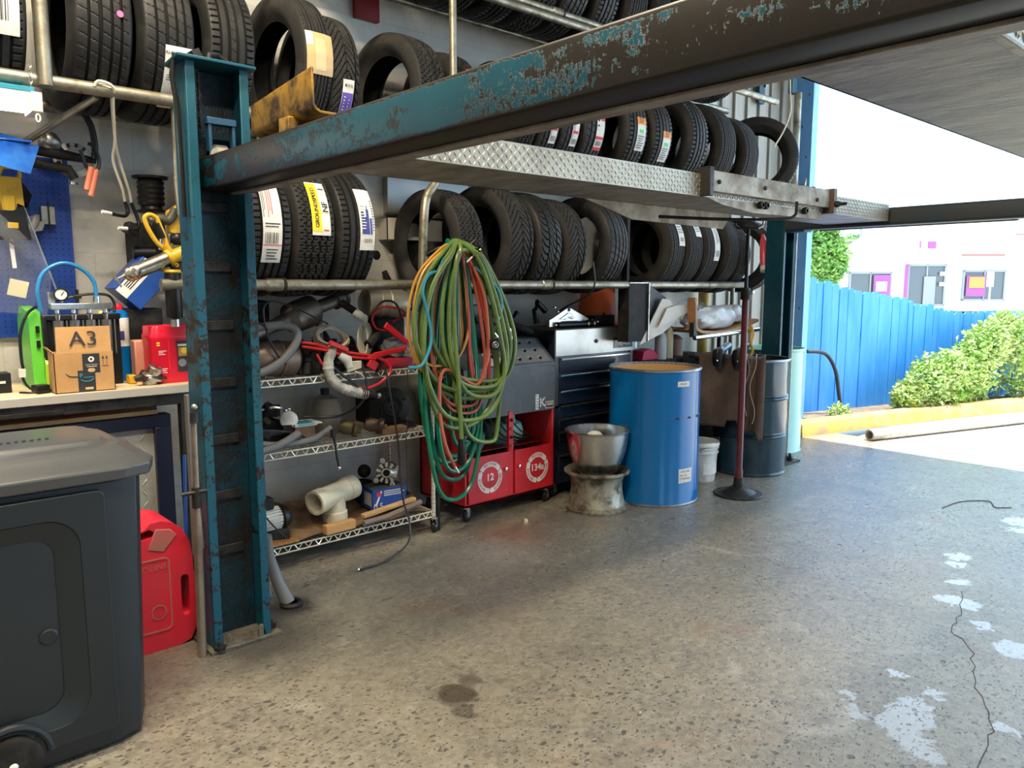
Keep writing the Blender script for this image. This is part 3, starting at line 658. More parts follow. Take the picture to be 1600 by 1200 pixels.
def label_on(tire, x0, x1, a0, a1, base, bars=(), texts=(), Rr=.33, name='paper_label'):
    """a paper label curved on the tread: bars = (u0, u1, v0, v1, mat) fractions; texts = (string, size, u, v, mat, across?)"""
    a0, a1 = math.radians(a0), math.radians(a1)
    def pt(u, v, h=.0025):          # u along circumference 0 (top) .. 1 (bottom), v across 0 (left) .. 1 (right)
        th = a1 + (a0 - a1) * u; x = x0 + (x1 - x0) * v; r = Rr + h - .006 * abs(x / .09) ** 3
        return Vector((x, -r * math.cos(th), r * math.sin(th)))
    mb = MB(); wob = R.random() * 9
    def patch(u0, u1, v0, v1, mat, h):
        n = max(2, int(26 * (u1 - u0)) + 1); m = 5; vs = []; 
        for i in range(n):
            for j in range(m):
                u = u0 + (u1 - u0) * i / (n - 1); v = v0 + (v1 - v0) * j / (m - 1)
                vs.append(pt(u, v, h + .0012 * math.sin(wob + u * 17) * math.sin(v * 3)))
        mb.add(vs, [(i * m + j, (i + 1) * m + j, (i + 1) * m + j + 1, i * m + j + 1) for i in range(n - 1) for j in range(m - 1)], mat)
    patch(0, 1, 0, 1, base, .0035)
    for k, (u0, u1, v0, v1, mat) in enumerate(bars): patch(u0, u1, v0, v1, mat, .0042 + .0002 * k)
    L = (a1 - a0) * Rr; Wd = x1 - x0
    for (s, size, u, v, mat, across) in texts:
        if across: fx = lambda x, y: pt(u - y / L, v + x / Wd, .0062)
        else: fx = lambda x, y: pt(u - x / L, v - y / Wd, .0062)      # reads upwards
        mb.text(s, size, None, (1, 0, 0), (0, 1, 0), mat, fx=fx, bold=.02)
    return mb.build(name, tire, world=False, sharp=60)
GRP = {'lower': 'tires on the lower rack row', 'middle': 'tires on the middle rack row', 'top': 'tires on the top rack row'}
tires = {}
def tire(row, i, x, z, kind, label, y=3.72, yaw=0, sc=1, lean=0, spin=None):
    rz_, rr_z = (1.45, .026) if row == 'lower' else (2.225, .026) if row == 'middle' else ((3.095, .022) if x < 4.4 else (2.965, .026))
    z = rz_ + math.sqrt((.33 * sc + rr_z) ** 2 - .235 ** 2) + .002      # rests on its two pipes
    o = bpy.data.objects.new('tire', TM[kind]); COL.objects.link(o); o.location = (x, y, z)
    o.rotation_euler = (0 if spin is None else spin, lean, yaw); o.scale = (sc, sc, sc)
    tag(o, label, 'tire', GRP[row]); tires[row, i] = o
    return o
def barcode(u0, u1, v0, v1, n=9, mat=ink):
    out = []
    for k in range(n):
        a = v0 + (v1 - v0) * (k + .15 * (k % 3)) / n; out.append((u0, u1, a, a + (v1 - v0) / n * (.3 + .2 * (k % 2)), mat))
    return out
def lines(u0, u1, v0, v1, n, mat=ink, f=.35): return [(u0 + (u1 - u0) * k / n, u0 + (u1 - u0) * (k + f) / n, v0, v1 - .12 * ((k * 37) % 3) * (v1 - v0), mat) for k in range(n)]
def vlines(u0, u1, v0, v1, n, mat=ink, f=.4): return [(u0, u1 - .1 * ((k * 53) % 3) * (u1 - u0), v0 + (v1 - v0) * k / n, v0 + (v1 - v0) * (k + f) / n, mat) for k in range(n)]

def settle_tires():
    """narrow the tires that stand tight together, then fix their matrices"""
    for row in ('lower', 'middle', 'top'):
        L = sorted((o.location.x, k) for k, o in ((k, o) for k, o in tires.items() if k[0] == row))
        for n_, (x, k) in enumerate(L):
            gap = min([abs(x - L[m_][0]) for m_ in (n_ - 1, n_ + 1) if 0 <= m_ < len(L)])
            o = tires[k]; o.scale[0] = min(o.scale[0], (gap - .004) / .227)
            MWS[o] = Matrix.LocRotScale(o.location, o.rotation_euler, o.scale)
# lower row: right edges measured along the rack
ZL = 1.72
tire('lower', 0, 1.575, ZL, 'rib', 'lower-row tire nearest the blue post, long white sticker with red lettering')
tire('lower', 1, 1.80, ZL, 'block', 'lower-row tire with a yellow and white sticker')
tire('lower', 2, 2.03, ZL, 'rib', 'lower-row tire with white and dark blue sticker, last before the bare wall gap')
tire('lower', 3, 2.74, 1.70, 'block', 'dusty lower-row tire with open centre directly behind the top of the hose bundle', sc=.94, yaw=.08)
tire('lower', 4, 3.12, ZL, 'v', 'lower-row tire with deep diagonal tread, first right of the hose bundle', yaw=.05)
tire('lower', 5, 3.37, ZL - .01, 'slash', 'lower-row tire with fine wavy tread, second right of the hoses', sc=.98, yaw=.05)
tire('lower', 6, 3.61, ZL - .02, 'v', 'lower-row tire with curved diagonal tread, third right of the hoses', sc=.95, yaw=.07)
tire('lower', 7, 4.0, ZL, 'sipe', 'lower-row tire with wide ribbed tread just left of the dark rack post', sc=1.0, yaw=.06)
tire('lower', 8, 4.64, ZL, 'fine', 'lower-row tire with open black centre right of the dark rack post, small sticker', yaw=.1)
tire('lower', 9, 4.87, ZL, 'fine', 'lower-row tire with a short pale sticker above the white bag', yaw=.1)
tire('lower', 10, 5.10, ZL, 'fine', 'lower-row tire with a long pale sticker left of the jack stand pole', yaw=.1)
tire('lower', 11, 5.38, ZL, 'fine', 'lower-row tire without sticker directly behind the jack stand pole', yaw=.1)
tire('lower', 12, 5.58, ZL, 'block', 'lower-row tire just right of the jack stand pole', yaw=.1, sc=.94)
tire('lower', 13, 6.02, 1.70, 'rib', 'last lower-row tire, open centre holding a red lamp beside the far post', yaw=.25, sc=.95)
ZM = 2.5
tire('middle', 0, .555, ZM, 'rib', 'middle-row tire cut by the left photo edge, white and orange sticker')
tire('middle', 1, .915, ZM + .02, 'sipe', 'middle-row tire with a small pink round sticker', sc=1.04)
tire('middle', 2, 1.165, ZM, 'sipe', 'middle-row tire with a white paper sticker behind the top of the blue post')
tire('middle', 3, 1.43, ZM, 'rib', 'middle-row tire right of the blue post top, plain with long ribs')
tire('middle', 4, 1.815, ZM + .01, 'fine', 'middle-row tire wrapped with yellowed masking tape', sc=1.03, yaw=.06)
tire('middle', 5, 1.99, ZM - .02, 'v', 'middle-row tire with a violet and white sticker', sc=.96)
tire('middle', 6, 2.47, ZM - .02, 'block', 'middle-row tire with open black centre standing above the blue beam', yaw=.12, sc=.97)
tire('middle', 7, 2.77, ZM - .03, 'block', 'middle-row tire peeking over the blue beam just right of the upright pipe', sc=.92)
tire('middle', 8, 2.95, ZM - .07, 'fine', 'middle-row tire mostly hidden by the blue beam, second right of the upright', sc=.85)
tire('middle', 9, 3.0 + .2, ZM - .03, 'block', 'middle-row tire left of the first red and white sticker, under the beam', sc=.96)
tire('middle', 10, 3.385, ZM - .03, 'sipe', 'first of two middle-row tires with white and dark stickers under the beam', sc=.96)
tire('middle', 11, 3.565, ZM - .02, 'sipe', 'middle-row tire with white and purple sticker, under the blue beam', sc=.97)
tire('middle', 12, 3.78, ZM - .02, 'sipe', 'middle-row tire with a bright red and white sticker', sc=.97)
tire('middle', 13, 4.19, ZM, 'rib', 'left of two middle-row tires with orange topped green dot stickers')
tire('middle', 14, 4.47, ZM, 'rib', 'right of two middle-row tires with orange topped green dot stickers')
tire('middle', 15, 4.88, ZM + .02, 'rib', 'middle-row tire right of the orange sticker pair, no sticker', sc=1.05)
tire('middle', 16, 5.26, ZM + .01, 'fine', 'middle-row dusty tire, third from the right on its rail', sc=1.04)
tire('middle', 17, 5.63, ZM - .01, 'fine', 'middle-row tire second from the right on its rail', sc=.98)
tire('middle', 18, 6.2, ZM + .06, 'rib', 'middle-row tire turned to show its open centre, beside the blue door jamb', y=3.72, yaw=.55, sc=1.08)
ZT = 3.3
for i, (x, k) in enumerate(((2.24, 'rib'), (2.48, 'block'), (2.84, 'sipe'), (3.12, 'rib'), (3.38, 'block'), (3.62, 'sipe'), (3.9, 'rib'), (4.18, 'fine'), (4.45, 'fine'), (4.75, 'rib'), (5.05, 'fine'), (5.42, 'rib'))):
    w = ('first', 'second', 'third', 'fourth', 'fifth', 'sixth', 'seventh', 'eighth', 'ninth', 'tenth', 'eleventh', 'twelfth')[i]
    tire('top', i, x, ZT + .02 * math.sin(i * 2.2), k, 'top-row tire at the upper photo edge, %s from the left' % w, sc=.98 + .03 * math.sin(i * 1.7), yaw=.05)
settle_tires()
T = tires
label_on(T['lower', 0], -.05, .045, -30, 42, white_p, lines(.05, .12, .1, .9, 2) + vlines(.14, .5, .3, .6, 3, red_ink) + vlines(.12, .5, .05, .22, 2) + lines(.56, .62, .1, .9, 2) + barcode(.66, .78, .1, .8) + [(.79, .8, 0, 1, red_ink)] + lines(.84, .98, .2, .8, 4))
label_on(T['lower', 1], -.03, .07, -6, 41, white_p, [(.03, .94, 0, .52, yellow_p)] + [(.25, .26, .55, 1, yellow_p), (.6, .61, .55, 1, yellow_p), (.9, .92, .6, .9, red_ink)], [('GROUNDSPEED', .028, .5, .28, ink, False), ('NF', .042, .5, .78, ink, False), ('I', .042, .15, .78, ink, False)])
label_on(T['lower', 2], .0, .088, -17, 38, white_p, [(.4, .75, .12, .3, blue_ink), (.48, .75, .3, .45, blue_ink), (.36, .75, .45, .62, blue_ink), (.5, .75, .66, .8, blue_ink), (.3, .36, .5, .56, blue_ink)] + lines(.2, .72, .82, .95, 12, blue_ink) + lines(.3, .7, .1, .4, 9, white_p) + barcode(.82, .88, .2, .8))
label_on(T['lower', 8], .0, .088, 2, 38, white_p, lines(.1, .6, .1, .9, 5, blue_ink) + barcode(.7, .85, .2, .8))
label_on(T['lower', 9], -.01, .08, 15, 40, white_p, lines(.2, .8, .1, .9, 5, blue_ink))
label_on(T['lower', 10], -.01, .08, -15, 38, white_p, vlines(.2, .6, .3, .8, 3, blue_ink) + barcode(.75, .9, .2, .8))
label_on(T['middle', 0], -.03, .08, -25, 60, white_p, [(.45, .5, 0, 1, orange_p), (.56, .64, 0, 1, ink), (.65, .68, 0, 1, orange_p), (.2, .23, 0, 1, orange_p)] + barcode(.75, .9, .1, .7) + lines(.3, .42, .1, .9, 3), [('BR00', .035, .38, .5, ink, True)])
label_on(T['middle', 2], -.02, .09, -60, -12, white_p, [(.22, .32, .1, .3, far_paint)] + lines(.42, .52, .1, .8, 3) + lines(.72, .95, .5, .95, 7), [('KUMHO TIRES', .017, .1, .5, ink, True), ('218/2', .018, .6, .5, ink, True)])
mb = MB(); th = math.radians(-2); mb.lathe([(0, .0), (.012, .0), (.012, .001), (0, .001)], M('pink_sticker', (.9, .12, .3), .4), (.055, -.331 * math.cos(th), .331 * math.sin(th)), (0, -1, 0), 20); mb.build('round_sticker', T['middle', 1], world=False)
tp = label_on(T['middle', 4], -.09, .095, -14, 18, tape_m, [(.0, .35, .0, .25, cream_sheet), (.15, .9, .3, .7, M('tape_light', (.62, .46, .26), .5)), (.86, 1, .1, 1, bagp)], name='masking_tape')
label_on(T['middle', 5], -.03, .05, -48, -8, white_p, [(.27, .95, .03, .97, purple_ink)] + lines(.35, .9, .2, .35, 8, white_p) + lines(.4, .9, .6, .7, 7, white_p), [('M A G', .02, .12, .5, ink, True)])
label_on(T['middle', 7], .0, .06, 20, 35, red_ink, [])
for i, c in ((10, purple_ink), (11, purple_ink)):
    label_on(T['middle', i], .0, .075, -32, 25, white_p, vlines(.3, .85, .1, .4, 2, c) + [(.7, .75, .1, .9, red_ink)] + barcode(.85, .95, .1, .9))
label_on(T['middle', 12], -.0, .08, -32, 25, white_p, [(.0, .42, .45, 1, red_ink), (.72, .78, 0, 1, red_ink), (.93, 1, 0, 1, red_ink)] + lines(.1, .6, .08, .3, 5) + barcode(.8, .9, .1, .9))
for i, (a, b) in ((13, (-26, 12)), (14, (-34, 2))):
    label_on(T['middle', i], -.02, .07, a, b, white_p, [(0, .22, 0, 1, orange_p), (.36, .46, .2, .7, green_p)] + lines(.55, .95, .1, .85, 6) + lines(.02, .2, .2, .8, 3))
label_on(T['top', 5], .02, .06, -62, -50, yellow_p, [])
# things inside the last lower tire
o = MB(); o.tube([(5.86, 3.42, 1.86), (5.84, 3.4, 1.8), (5.82, 3.38, 1.68), (5.81, 3.37, 1.6)], .035, M('pinkish_red_glass', (.7, .08, .12), .3), 12, rs=[.012, .03, .034, .03]); o.cyl((5.81, 3.37, 1.6), (5.795, 3.36, 1.56), .03, white_pl)
tag(o.build('tail_lamp'), 'red and white lamp tucked beside the last lower-row tire', 'lamp')
o = MB(); o.tube(cat_rom([(5.98, 3.42, 1.93), (5.93, 3.4, 1.89), (5.92, 3.4, 1.8), (5.92, 3.4, 1.7)], 4), .012, cream_pvc); o.tube(cat_rom([(5.92, 3.4, 1.7), (5.93, 3.39, 1.67), (5.92, 3.38, 1.64), (5.9, 3.38, 1.62)], 3), .008, steel)
tag(o.build('bent_tube'), 'cream bent tube hanging beside the last lower-row tire', 'tube')
o = MB(); o.tube(cat_rom([(5.95, 3.3, 3.3), (5.98, 3.3, 3.0), (6.0, 3.3, 2.85), (5.95, 3.32, 2.7), (5.85, 3.35, 2.55)], 6), .006, cream_pvc, 6)
tag(o.build('hanging_wire'), 'thin pale wire dangling in front of the turned tire by the door', 'wire')

mb = MB(); mb.box(2.62, 4.05, 1.88, 3.25, 4.098, 2.1, alu_frame); mb.box(2.6, 4.04, 1.87, 3.27, 4.06, 1.885, alu_frame); tag(mb.build('metal_board', bevel=.004), 'wide dull metal panel on the wall above the pale metal box', 'panel')
mb = MB(); mb.box(2.58, 3.98, 1.72, 2.98, 4.098, 1.85, cream_sheet); mb.box(2.575, 3.99, 1.72, 2.585, 4.0, 1.86, blackm); tag(mb.build('metal_box', bevel=.006), 'pale metal box on the wall between the sticker tires and the hoses', 'box')
mb = MB(); mb.tube(cat_rom([(2.60, 4.07, 1.53), (2.61, 4.05, 1.49), (2.64, 4.05, 1.44), (2.66, 4.06, 1.4)], 4), .018, dark_metal, 8); tag(mb.build('wall_hook'), 'small dark hook on the wall left of the hose bundle', 'hook')
mb = MB(); mb.tube([(2.79 + .1 * math.cos(t), 4.0, 1.4 + .1 * math.sin(t)) for t in [2 * PI * k / 24 for k in range(24)]], .02, black, 10, closed=True); mb.cyl((2.79, 3.98, 1.5), (2.79, 4.1, 1.5), .012, steel); tag(mb.build('black_ring'), 'black rubber ring hanging on the wall left of the hoses', 'ring')
mb = MB(); mb.lathe([(0, .004), (.022, .003), (.03, 0)], blackm, (2.565, 4.1, 1.63), (0, -1, 0), 9); o = mb.build('wall_hole'); o['kind'] = 'structure'
mb = MB(); mb.box(2.44, 4.06, 2.98, 2.6, 4.098, 3.3, red_dark); tag(mb.build('red_bracket', bevel=.004), 'dark red bracket high on the wall under the top tires', 'bracket')
# ------------------------------------------------------------------ chrome wire shelf with casters
sh = thing('wire_shelf', 'chrome wire shelf on casters loaded with junk between blue post and red cabinet', 'shelf', (2.05, 3.8, 0))
SX0, SX1, SY0, SY1 = 1.5, 2.585, 3.57, 4.03
for z in (.13, .62, .985):
    mb = MB()
    for (a, b) in (((SX0, SY0), (SX1, SY0)), ((SX0, SY1), (SX1, SY1)), ((SX0, SY0), (SX0, SY1)), ((SX1, SY0), (SX1, SY1))):
        A, B = Vector((*a, z)), Vector((*b, z)); L = (B - A).length
        mb.cyl(A, B, .0042, wire_m, n=6); mb.cyl(A - Vector((0, 0, .032)), B - Vector((0, 0, .032)), .0042, wire_m, n=6)
        n = int(L / .055); P = []
        for k in range(n):
            t0 = A.lerp(B, (k + .02) / n); t1 = A.lerp(B, (k + .38) / n); t2 = A.lerp(B, (k + .62) / n); t3 = A.lerp(B, (k + .98) / n); d = Vector((0, 0, .03))
            P += [t0 - d, t1, t2, t3 - d] if True else []
        mb.tube(P, .0032, wire_m, 5)
    mb.build('shelf_rim', sh)
    mb = MB()
    for k in range(38):
        x = SX0 + (SX1 - SX0) * (k + .5) / 38; mb.cyl((x, SY0, z - .004), (x, SY1, z - .004), .0022, wire_m, n=5)
    for y in (3.68, 3.8, 3.92): mb.cyl((SX0, y, z - .009), (SX1, y, z - .009), .003, wire_m, n=5)
    mb.build('wire_deck', sh)
def caster(T, x, y, r=.036, rot=0., zt=.1, name='caster'):
    mb = MB(); q = RZ(rot)
    def p(a, b, c): v = q @ Vector((a, b, 0)); return (x + v.x, y + v.y, c)
    mb.lathe([(0, -.012), (r * .55, -.012), (r * .9, -.011), (r, -.006), (r, .006), (r * .9, .011), (r * .55, .012), (0, .012)], black, p(.012, 0, r), q @ Vector((0, 1, 0)), 24)
    mb.lathe([(0, -.014), (r * .4, -.014), (r * .4, .014), (0, .014)], steel, p(.012, 0, r), q @ Vector((0, 1, 0)), 16)
    for s in (-1, 1):
        mb.prism([p(-.018, s * .018, zt - .012), p(.022, s * .018, zt - .012), p(.02, s * .018, r - .006), p(.006, s * .018, r - .006)], q @ Vector((0, .003, 0)), steel)
    mb.lathe([(0, 0), (.024, 0), (.024, .008), (.01, .012), (0, .012)], steel, p(0, 0, zt - .014), n=16)
    mb.build(name, T, bevel=.001)
for x, y in ((SX0, SY0), (SX1, SY0), (SX0, SY1), (SX1, SY1)):
    mb = MB(); mb.cyl((x, y, .085), (x, y, 1.0), .0125, wire_m, n=14)
    for k in range(34): mb.lathe([(.0125, -.003), (.0136, 0), (.0125, .003)], steel, (x, y, .1 + k * .0265), n=12)
    mb.build('post', sh); caster(sh, x, y, rot=.6)

def simple(name, label, cat, mb, group=None, **k): return tag(mb.build(name, **k), label, cat, group)
# bottom shelf goods (deck z = .13)
mb = MB()
g = []
for (px, y, z) in ((1.5, 3.6, .14), (1.8, 3.6, .145), (2.1, 3.59, .15), (2.35, 3.6, .16), (2.56, 3.62, .2)): g.append((px, y, z))
G = []
for j in range(9):
    row = []
    for i in range(26):
        x = 1.5 + 1.06 * i / 25; y = 3.585 + .4 * j / 8
        z = .142 + .010 * math.sin(i * .9 + j) + max(0, j - 5) * .028 + .012 * R.random() + (.05 * max(0, (x - 2.35) / .2) if j > 2 else 0)
        row.append((x, y + .012 * R.random(), z))
    G.append(row)
vs = [p for r in G for p in r]; vs2 = [(x, y, z - .006) for x, y, z in vs]; nx = 26; N = len(vs)
fs = [(j * nx + i, j * nx + i + 1, (j + 1) * nx + i + 1, (j + 1) * nx + i) for j in range(8) for i in range(25)]
mb.add(vs + vs2, fs + [tuple(i + N for i in f[::-1]) for f in fs] + [(i, i + N, i + 1 + N, i + 1) for i in range(25)] + [((k) * nx, (k + 1) * nx, (k + 1) * nx + N, k * nx + N) for k in range(8)] + [((k + 1) * nx - 1, (k + 1) * nx - 1 + N, (k + 2) * nx - 1 + N, (k + 2) * nx - 1) for k in range(8)], card_dirty)
simple('cardboard_sheet', 'dirty flattened cardboard lining the lowest wire shelf', 'cardboard', mb, sharp=25)
mb = MB(); mb.box(1.88, 3.555, .142, 2.06, 3.6, .192, card_m, rot=RZ(.05)); simple('cardboard_scrap', 'torn pale cardboard scrap at the front of the lowest shelf', 'cardboard', mb, bevel=.004)
mb = MB()
for k in range(15): mb.prism([(1.535 + k * .013, 3.56, .145), (1.5415 + k * .013, 3.556, .175 - .0012 * k), (1.548 + k * .013, 3.56, .145)], (0, .05, 0), card_m)
simple('corrugated_strip', 'strip of bare corrugated cardboard at the front left of the lowest shelf', 'cardboard', mb)
mb = MB(); mb.tube([(2.1, 3.545, .165), (2.25, 3.55, .17), (2.5, 3.58, .2)], .016, M('grey_brown_stick', (.17, .13, .11), .7), 8); simple('wooden_stick', 'grey brown stick lying along the lowest shelf front', 'stick', mb)
mb = MB(); mb.box(2.15, 3.62, .18, 2.5, 3.66, .2, wood, rot=RY(-.1)); simple('wood_strip', 'light wood strip behind the grey stick on the lowest shelf', 'wood strip', mb, bevel=.003)
# cream pipe tee
T_ = thing('pipe_tee', 'big cream plastic pipe tee on the lowest wire shelf', 'pipe fitting', (2.03, 3.74, .17))
mb = MB(); a = Vector((.955, .29, .09)).normalized(); c = Vector((2.03, 3.735, .30))
R_ = .062; mb.lathe([(R_ - .008, -.15), (R_ + .006, -.15), (R_ + .006, -.09), (R_, -.085), (R_, .085), (R_ + .006, .09), (R_ + .006, .15), (R_ - .008, .15), (R_ - .008, -.15)], cream_pvc, c, a, 36)
mb.lathe([(R_ - .002, .0), (R_ - .002, .09), (R_ + .006, .095), (R_ + .006, .145), (R_ - .008, .145), (R_ - .008, .05)], cream_pvc, c, (.02, 0, -1), 36)
mb.build('tee_body', T_)
# blue carton with alternator on it
bx = thing('parts_carton', 'blue car parts carton with white print on the lowest wire shelf', 'box', (2.35, 3.73, .17))
mb = MB(); q = RZ(-.12); mb.box(2.25, 3.665, .175, 2.46, 3.83, .295, box_blue, rot=q); cc = Vector((2.355, 3.7475, .235))
def bp(x, y, z): return cc + q @ (Vector((x, y, z)) - cc)
mb.add([bp(2.252, 3.667, .2955), bp(2.458, 3.667, .2955), bp(2.458, 3.828, .2955), bp(2.252, 3.828, .2955)], [(0, 1, 2, 3)], box_grey)
fq = q @ Vector((1, 0, 0)); nq = q @ Vector((0, -1, 0))
mb.text('0.5', .05, bp(2.285, 3.6645, .195), fq, (0, 0, 1), white_pl)
for k, w in enumerate((.11, .13, .12)): mb.add([bp(2.32, 3.6642, .282 - k * .012), bp(2.32 + w, 3.6642, .282 - k * .012), bp(2.32 + w, 3.6642, .276 - k * .012), bp(2.32, 3.6642, .276 - k * .012)], [(0, 3, 2, 1)], white_pl)
mb.add([bp(2.262, 3.6641, .2), bp(2.275, 3.6641, .2), bp(2.31, 3.6641, .28), bp(2.3, 3.6641, .285)], [(0, 1, 2, 3)], white_pl)
mb.lathe([(0, 0), (.016, 0), (.016, .0006), (0, .0006)], red_ink, bp(2.287, 3.6641, .265), nq, 6)
mb.add([bp(2.2492, 3.68, .195), bp(2.2492, 3.78, .195), bp(2.2492, 3.78, .27), bp(2.2492, 3.68, .27)], [(0, 1, 2, 3)], cream_sheet)
mb.build('carton', bx, bevel=.0015)
def alternator(T, c, r=.062, ax=(-.6, -.78, .1)):
    c = Vector(c); a = Vector(ax).normalized(); mb = MB(); u = Vector((0, 0, 1)); u = (u - a * u.dot(a)).normalized(); w = a.cross(u)
    mb.lathe([(0, 0), (.02, 0), (.02, .02), (r * .45, .02), (r * .75, .0), (r, -.01), (r * 1.04, -.03), (r * 1.04, -.055), (r * .9, -.07), (r * .8, -.11), (0, -.115)], alu, c, a, 24)
    for k in range(10):
        t = 2 * PI * k / 10; d = u * math.cos(t) + w * math.sin(t); e = a.cross(d)
        mb.prism([c + d * r * .5 - e * .005, c + d * r * .98 - e * .009, c + d * r * .98 + e * .009, c + d * r * .5 + e * .005], a * .014, alu)
    for t in (.3, 2.2, 3.6, 5.1):
        d = u * math.cos(t) + w * math.sin(t); mb.lathe([(.004, -.03), (.015, -.03), (.015, .012), (.004, .012)], alu, c + d * (r + .012), a, 12)
    mb.build('cast_housing', T, sharp=30)
    mb = MB(); mb.lathe([(0, .015), (.03, .015), (.03, .005), (.012, .0), (.012, .03), (0, .03)], blackm, c, a, 18); mb.build('rotor_hub', T)
al = thing('alternator', 'silver cast alternator sitting on the blue carton', 'alternator', (2.37, 3.75, .296)); alternator(al, (2.37, 3.73, .368))
mb = MB(); mb.lathe([(0, -.06), (.05, -.06), (.055, -.04), (.055, .05), (.03, .06), (0, .06)], blackm, (2.3, 3.88, .25), (0, 0, 1), 20); mb.sph((2.31, 3.88, .36), .04, blackm); mb.cyl((2.28, 3.84, .3), (2.22, 3.8, .31), .015, blackm); mb.cyl((2.3, 3.88, .175), (2.3, 3.88, .2), .04, blackm)
simple('small_pump', 'small black pump behind the blue carton', 'pump', mb)
# electric motor at left, bottom shelf
mo = thing('electric_motor', 'finned silver electric motor behind the blue post on the lowest shelf', 'motor', (1.58, 3.68, .15))
mb = MB(); c = Vector((1.62, 3.66, .26)); a = Vector((1, .1, 0)).normalized(); mb.cyl(c - a * .12, c + a * .05, .05, white_pl)
for k in range(22):
    t = PI * 2 * k / 22; d = Vector((0, math.cos(t), math.sin(t))); e = a.cross(d) * .002
    p0 = c - a * .12 + d * .048; p1 = c + a * .05 + d * .048; mb.prism([p0 - e, p0 + e, p0 + e + d * .014, p0 - e + d * .014], a * .17, white_pl)
mb.build('finned_body', mo)
mb = MB(); mb.lathe([(0, .05), (.06, .05), (.066, .055), (.066, .075), (.05, .1), (.03, .105), (0, .105)], black, c, a, 28); mb.build('end_cap', mo); mb = MB(); mb.lathe([(.066, -.16), (.066, -.12), (0.02, -.12), (.02, -.16)], black, c, a, 28); mb.build('end_cap', mo)
mb = MB(); mb.box(1.52, 3.6, .145, 1.7, 3.72, .21, blackm); mb.build('motor_foot', mo, bevel=.006); mb = MB(); mb.box(1.55, 3.62, .32, 1.63, 3.69, .38, black); mb.build('terminal_box', mo, bevel=.006)
mb = MB(); mb.tube(cat_rom([(1.53, 3.6, .36), (1.58, 3.58, .28), (1.64, 3.575, .2), (1.68, 3.58, .165)], 5), .004, hose_black, 6); mb.build('cord', mo)
mb = MB(); mb.tube(cat_rom([(1.44, 3.6, .4), (1.5, 3.6, .41), (1.56, 3.6, .4), (1.58, 3.61, .385)], 4), .015, black); simple('curved_grip', 'black curved grip above the silver electric motor', 'handle grip', mb)
mb = MB(); mb.box(1.5, 3.66, .405, 1.53, 3.7, .42, red_ink); 
# middle shelf goods (deck z = .62)
mb = MB()
for k in range(7): mb.tube(cat_rom([(1.48 + .02 * R.random(), 3.6 + .012 * k, .72 - .006 * k), (1.6, 3.6 + .014 * k, .715 - .008 * k + .02 * R.random()), (1.75, 3.61 + .012 * k, .69 + .01 * R.random()), (1.82, 3.63 + .01 * k, .66), (1.8, 3.7, .65), (1.6, 3.75, .66)], 6), .005, hose_black, 6)
simple('black_cable_bundle', 'bundle of thin black cables on the middle wire shelf', 'cable bundle', mb)
for k, (pts, r, lab) in enumerate((([(1.5, 3.59, .69), (1.62, 3.58, .66), (1.75, 3.59, .652), (1.87, 3.61, .66), (1.96, 3.62, .7)], .017, 'dark grey rubber hose curving right across the middle wire shelf'), ([(1.48, 3.565, .637), (1.58, 3.558, .645), (1.68, 3.57, .67), (1.76, 3.59, .7)], .02, 'thick grey rubber hose at the front left of the middle shelf'))):
    mb = MB(); mb.tube(cat_rom(pts, 6), r, grey_cloth, 12); simple('rubber_hose', lab, 'hose', mb, 'rubber hoses on the middle shelf')
en = thing('gearbox_unit', 'black greasy gearbox lump at the left of the middle shelf', 'car part', (1.6, 3.75, .63))
mb = MB()
for k in range(16):
    x, y, z = 1.5 + .2 * R.random(), 3.66 + .16 * R.random(), .66 + .15 * R.random(); s = .02 + .025 * R.random()
    if k % 3: mb.box(x - s, y - s, z - s, x + s, y + s, z + s * .7, blackm, rot=RZ(R.random() * 3) @ RX(R.random()))
    else: mb.cyl((x, y, z - s), (x + s, y - s * 2, z + s), s * .8, blackm, n=12)
mb.box(1.5, 3.66, .625, 1.7, 3.83, .7, blackm); mb.build('housing', en, bevel=.004)
mb = MB(); mb.tube([(1.6, 3.66, .83), (1.65, 3.64, .84), (1.7, 3.64, .83)], .007, chrome); mb.build('lever', en)
mb = MB(); a = Vector((-.45, -.88, .1)).normalized(); mb.lathe([(0, -.05), (.04, -.05), (.045, -.04), (.045, -.005), (.04, .0), (.012, .004), (0, .004)], white_pl, (1.735, 3.64, .765), a, 32)
for t in range(3): mb.box(1.72 + .008 * t, 3.6, .76, 1.724 + .008 * t, 3.602, .79, steel)
mb.box(1.70, 3.63, .63, 1.77, 3.72, .74, blackm); mb.sph((1.71, 3.62, .82), .01, chrome); mb.sph((1.73, 3.62, .825), .008, chrome)
simple('round_gauge_head', 'round whitish metal cap on the middle wire shelf', 'car part', mb, bevel=.001)
mb = MB(); mb.box(1.75, 3.6, .735, 1.9, 3.72, .742, white_pl); mb.box(1.765, 3.597, .736, 1.86, 3.6, .741, hose_blue); mb.box(1.765, 3.605, .7421, 1.86, 3.70, .7425, hose_blue); mb.box(1.755, 3.615, .725, 1.88, 3.71, .735, white_p); mb.box(1.76, 3.62, .63, 1.87, 3.7, .725, card_dirty)
simple('blank_card', 'white and teal card lying on parts on the middle shelf', 'card', mb)
mb = MB(); mb.lathe([(0, .625), (.085, .625), (.09, .64), (.092, .72), (.088, .78), (.07, .82), (.03, .84), (0, .845)], tan, (2.07, 3.88, 0), n=32); mb.cyl((2.07, 3.88, .84), (2.07, 3.88, .875), .025, black)
mb.mats[0] = M('beige_tank', (.28, .25, .19), .6, col2=(.2, .18, .14), scale=8)
simple('beige_canister', 'dusty beige canister at the back of the middle wire shelf', 'canister', mb)
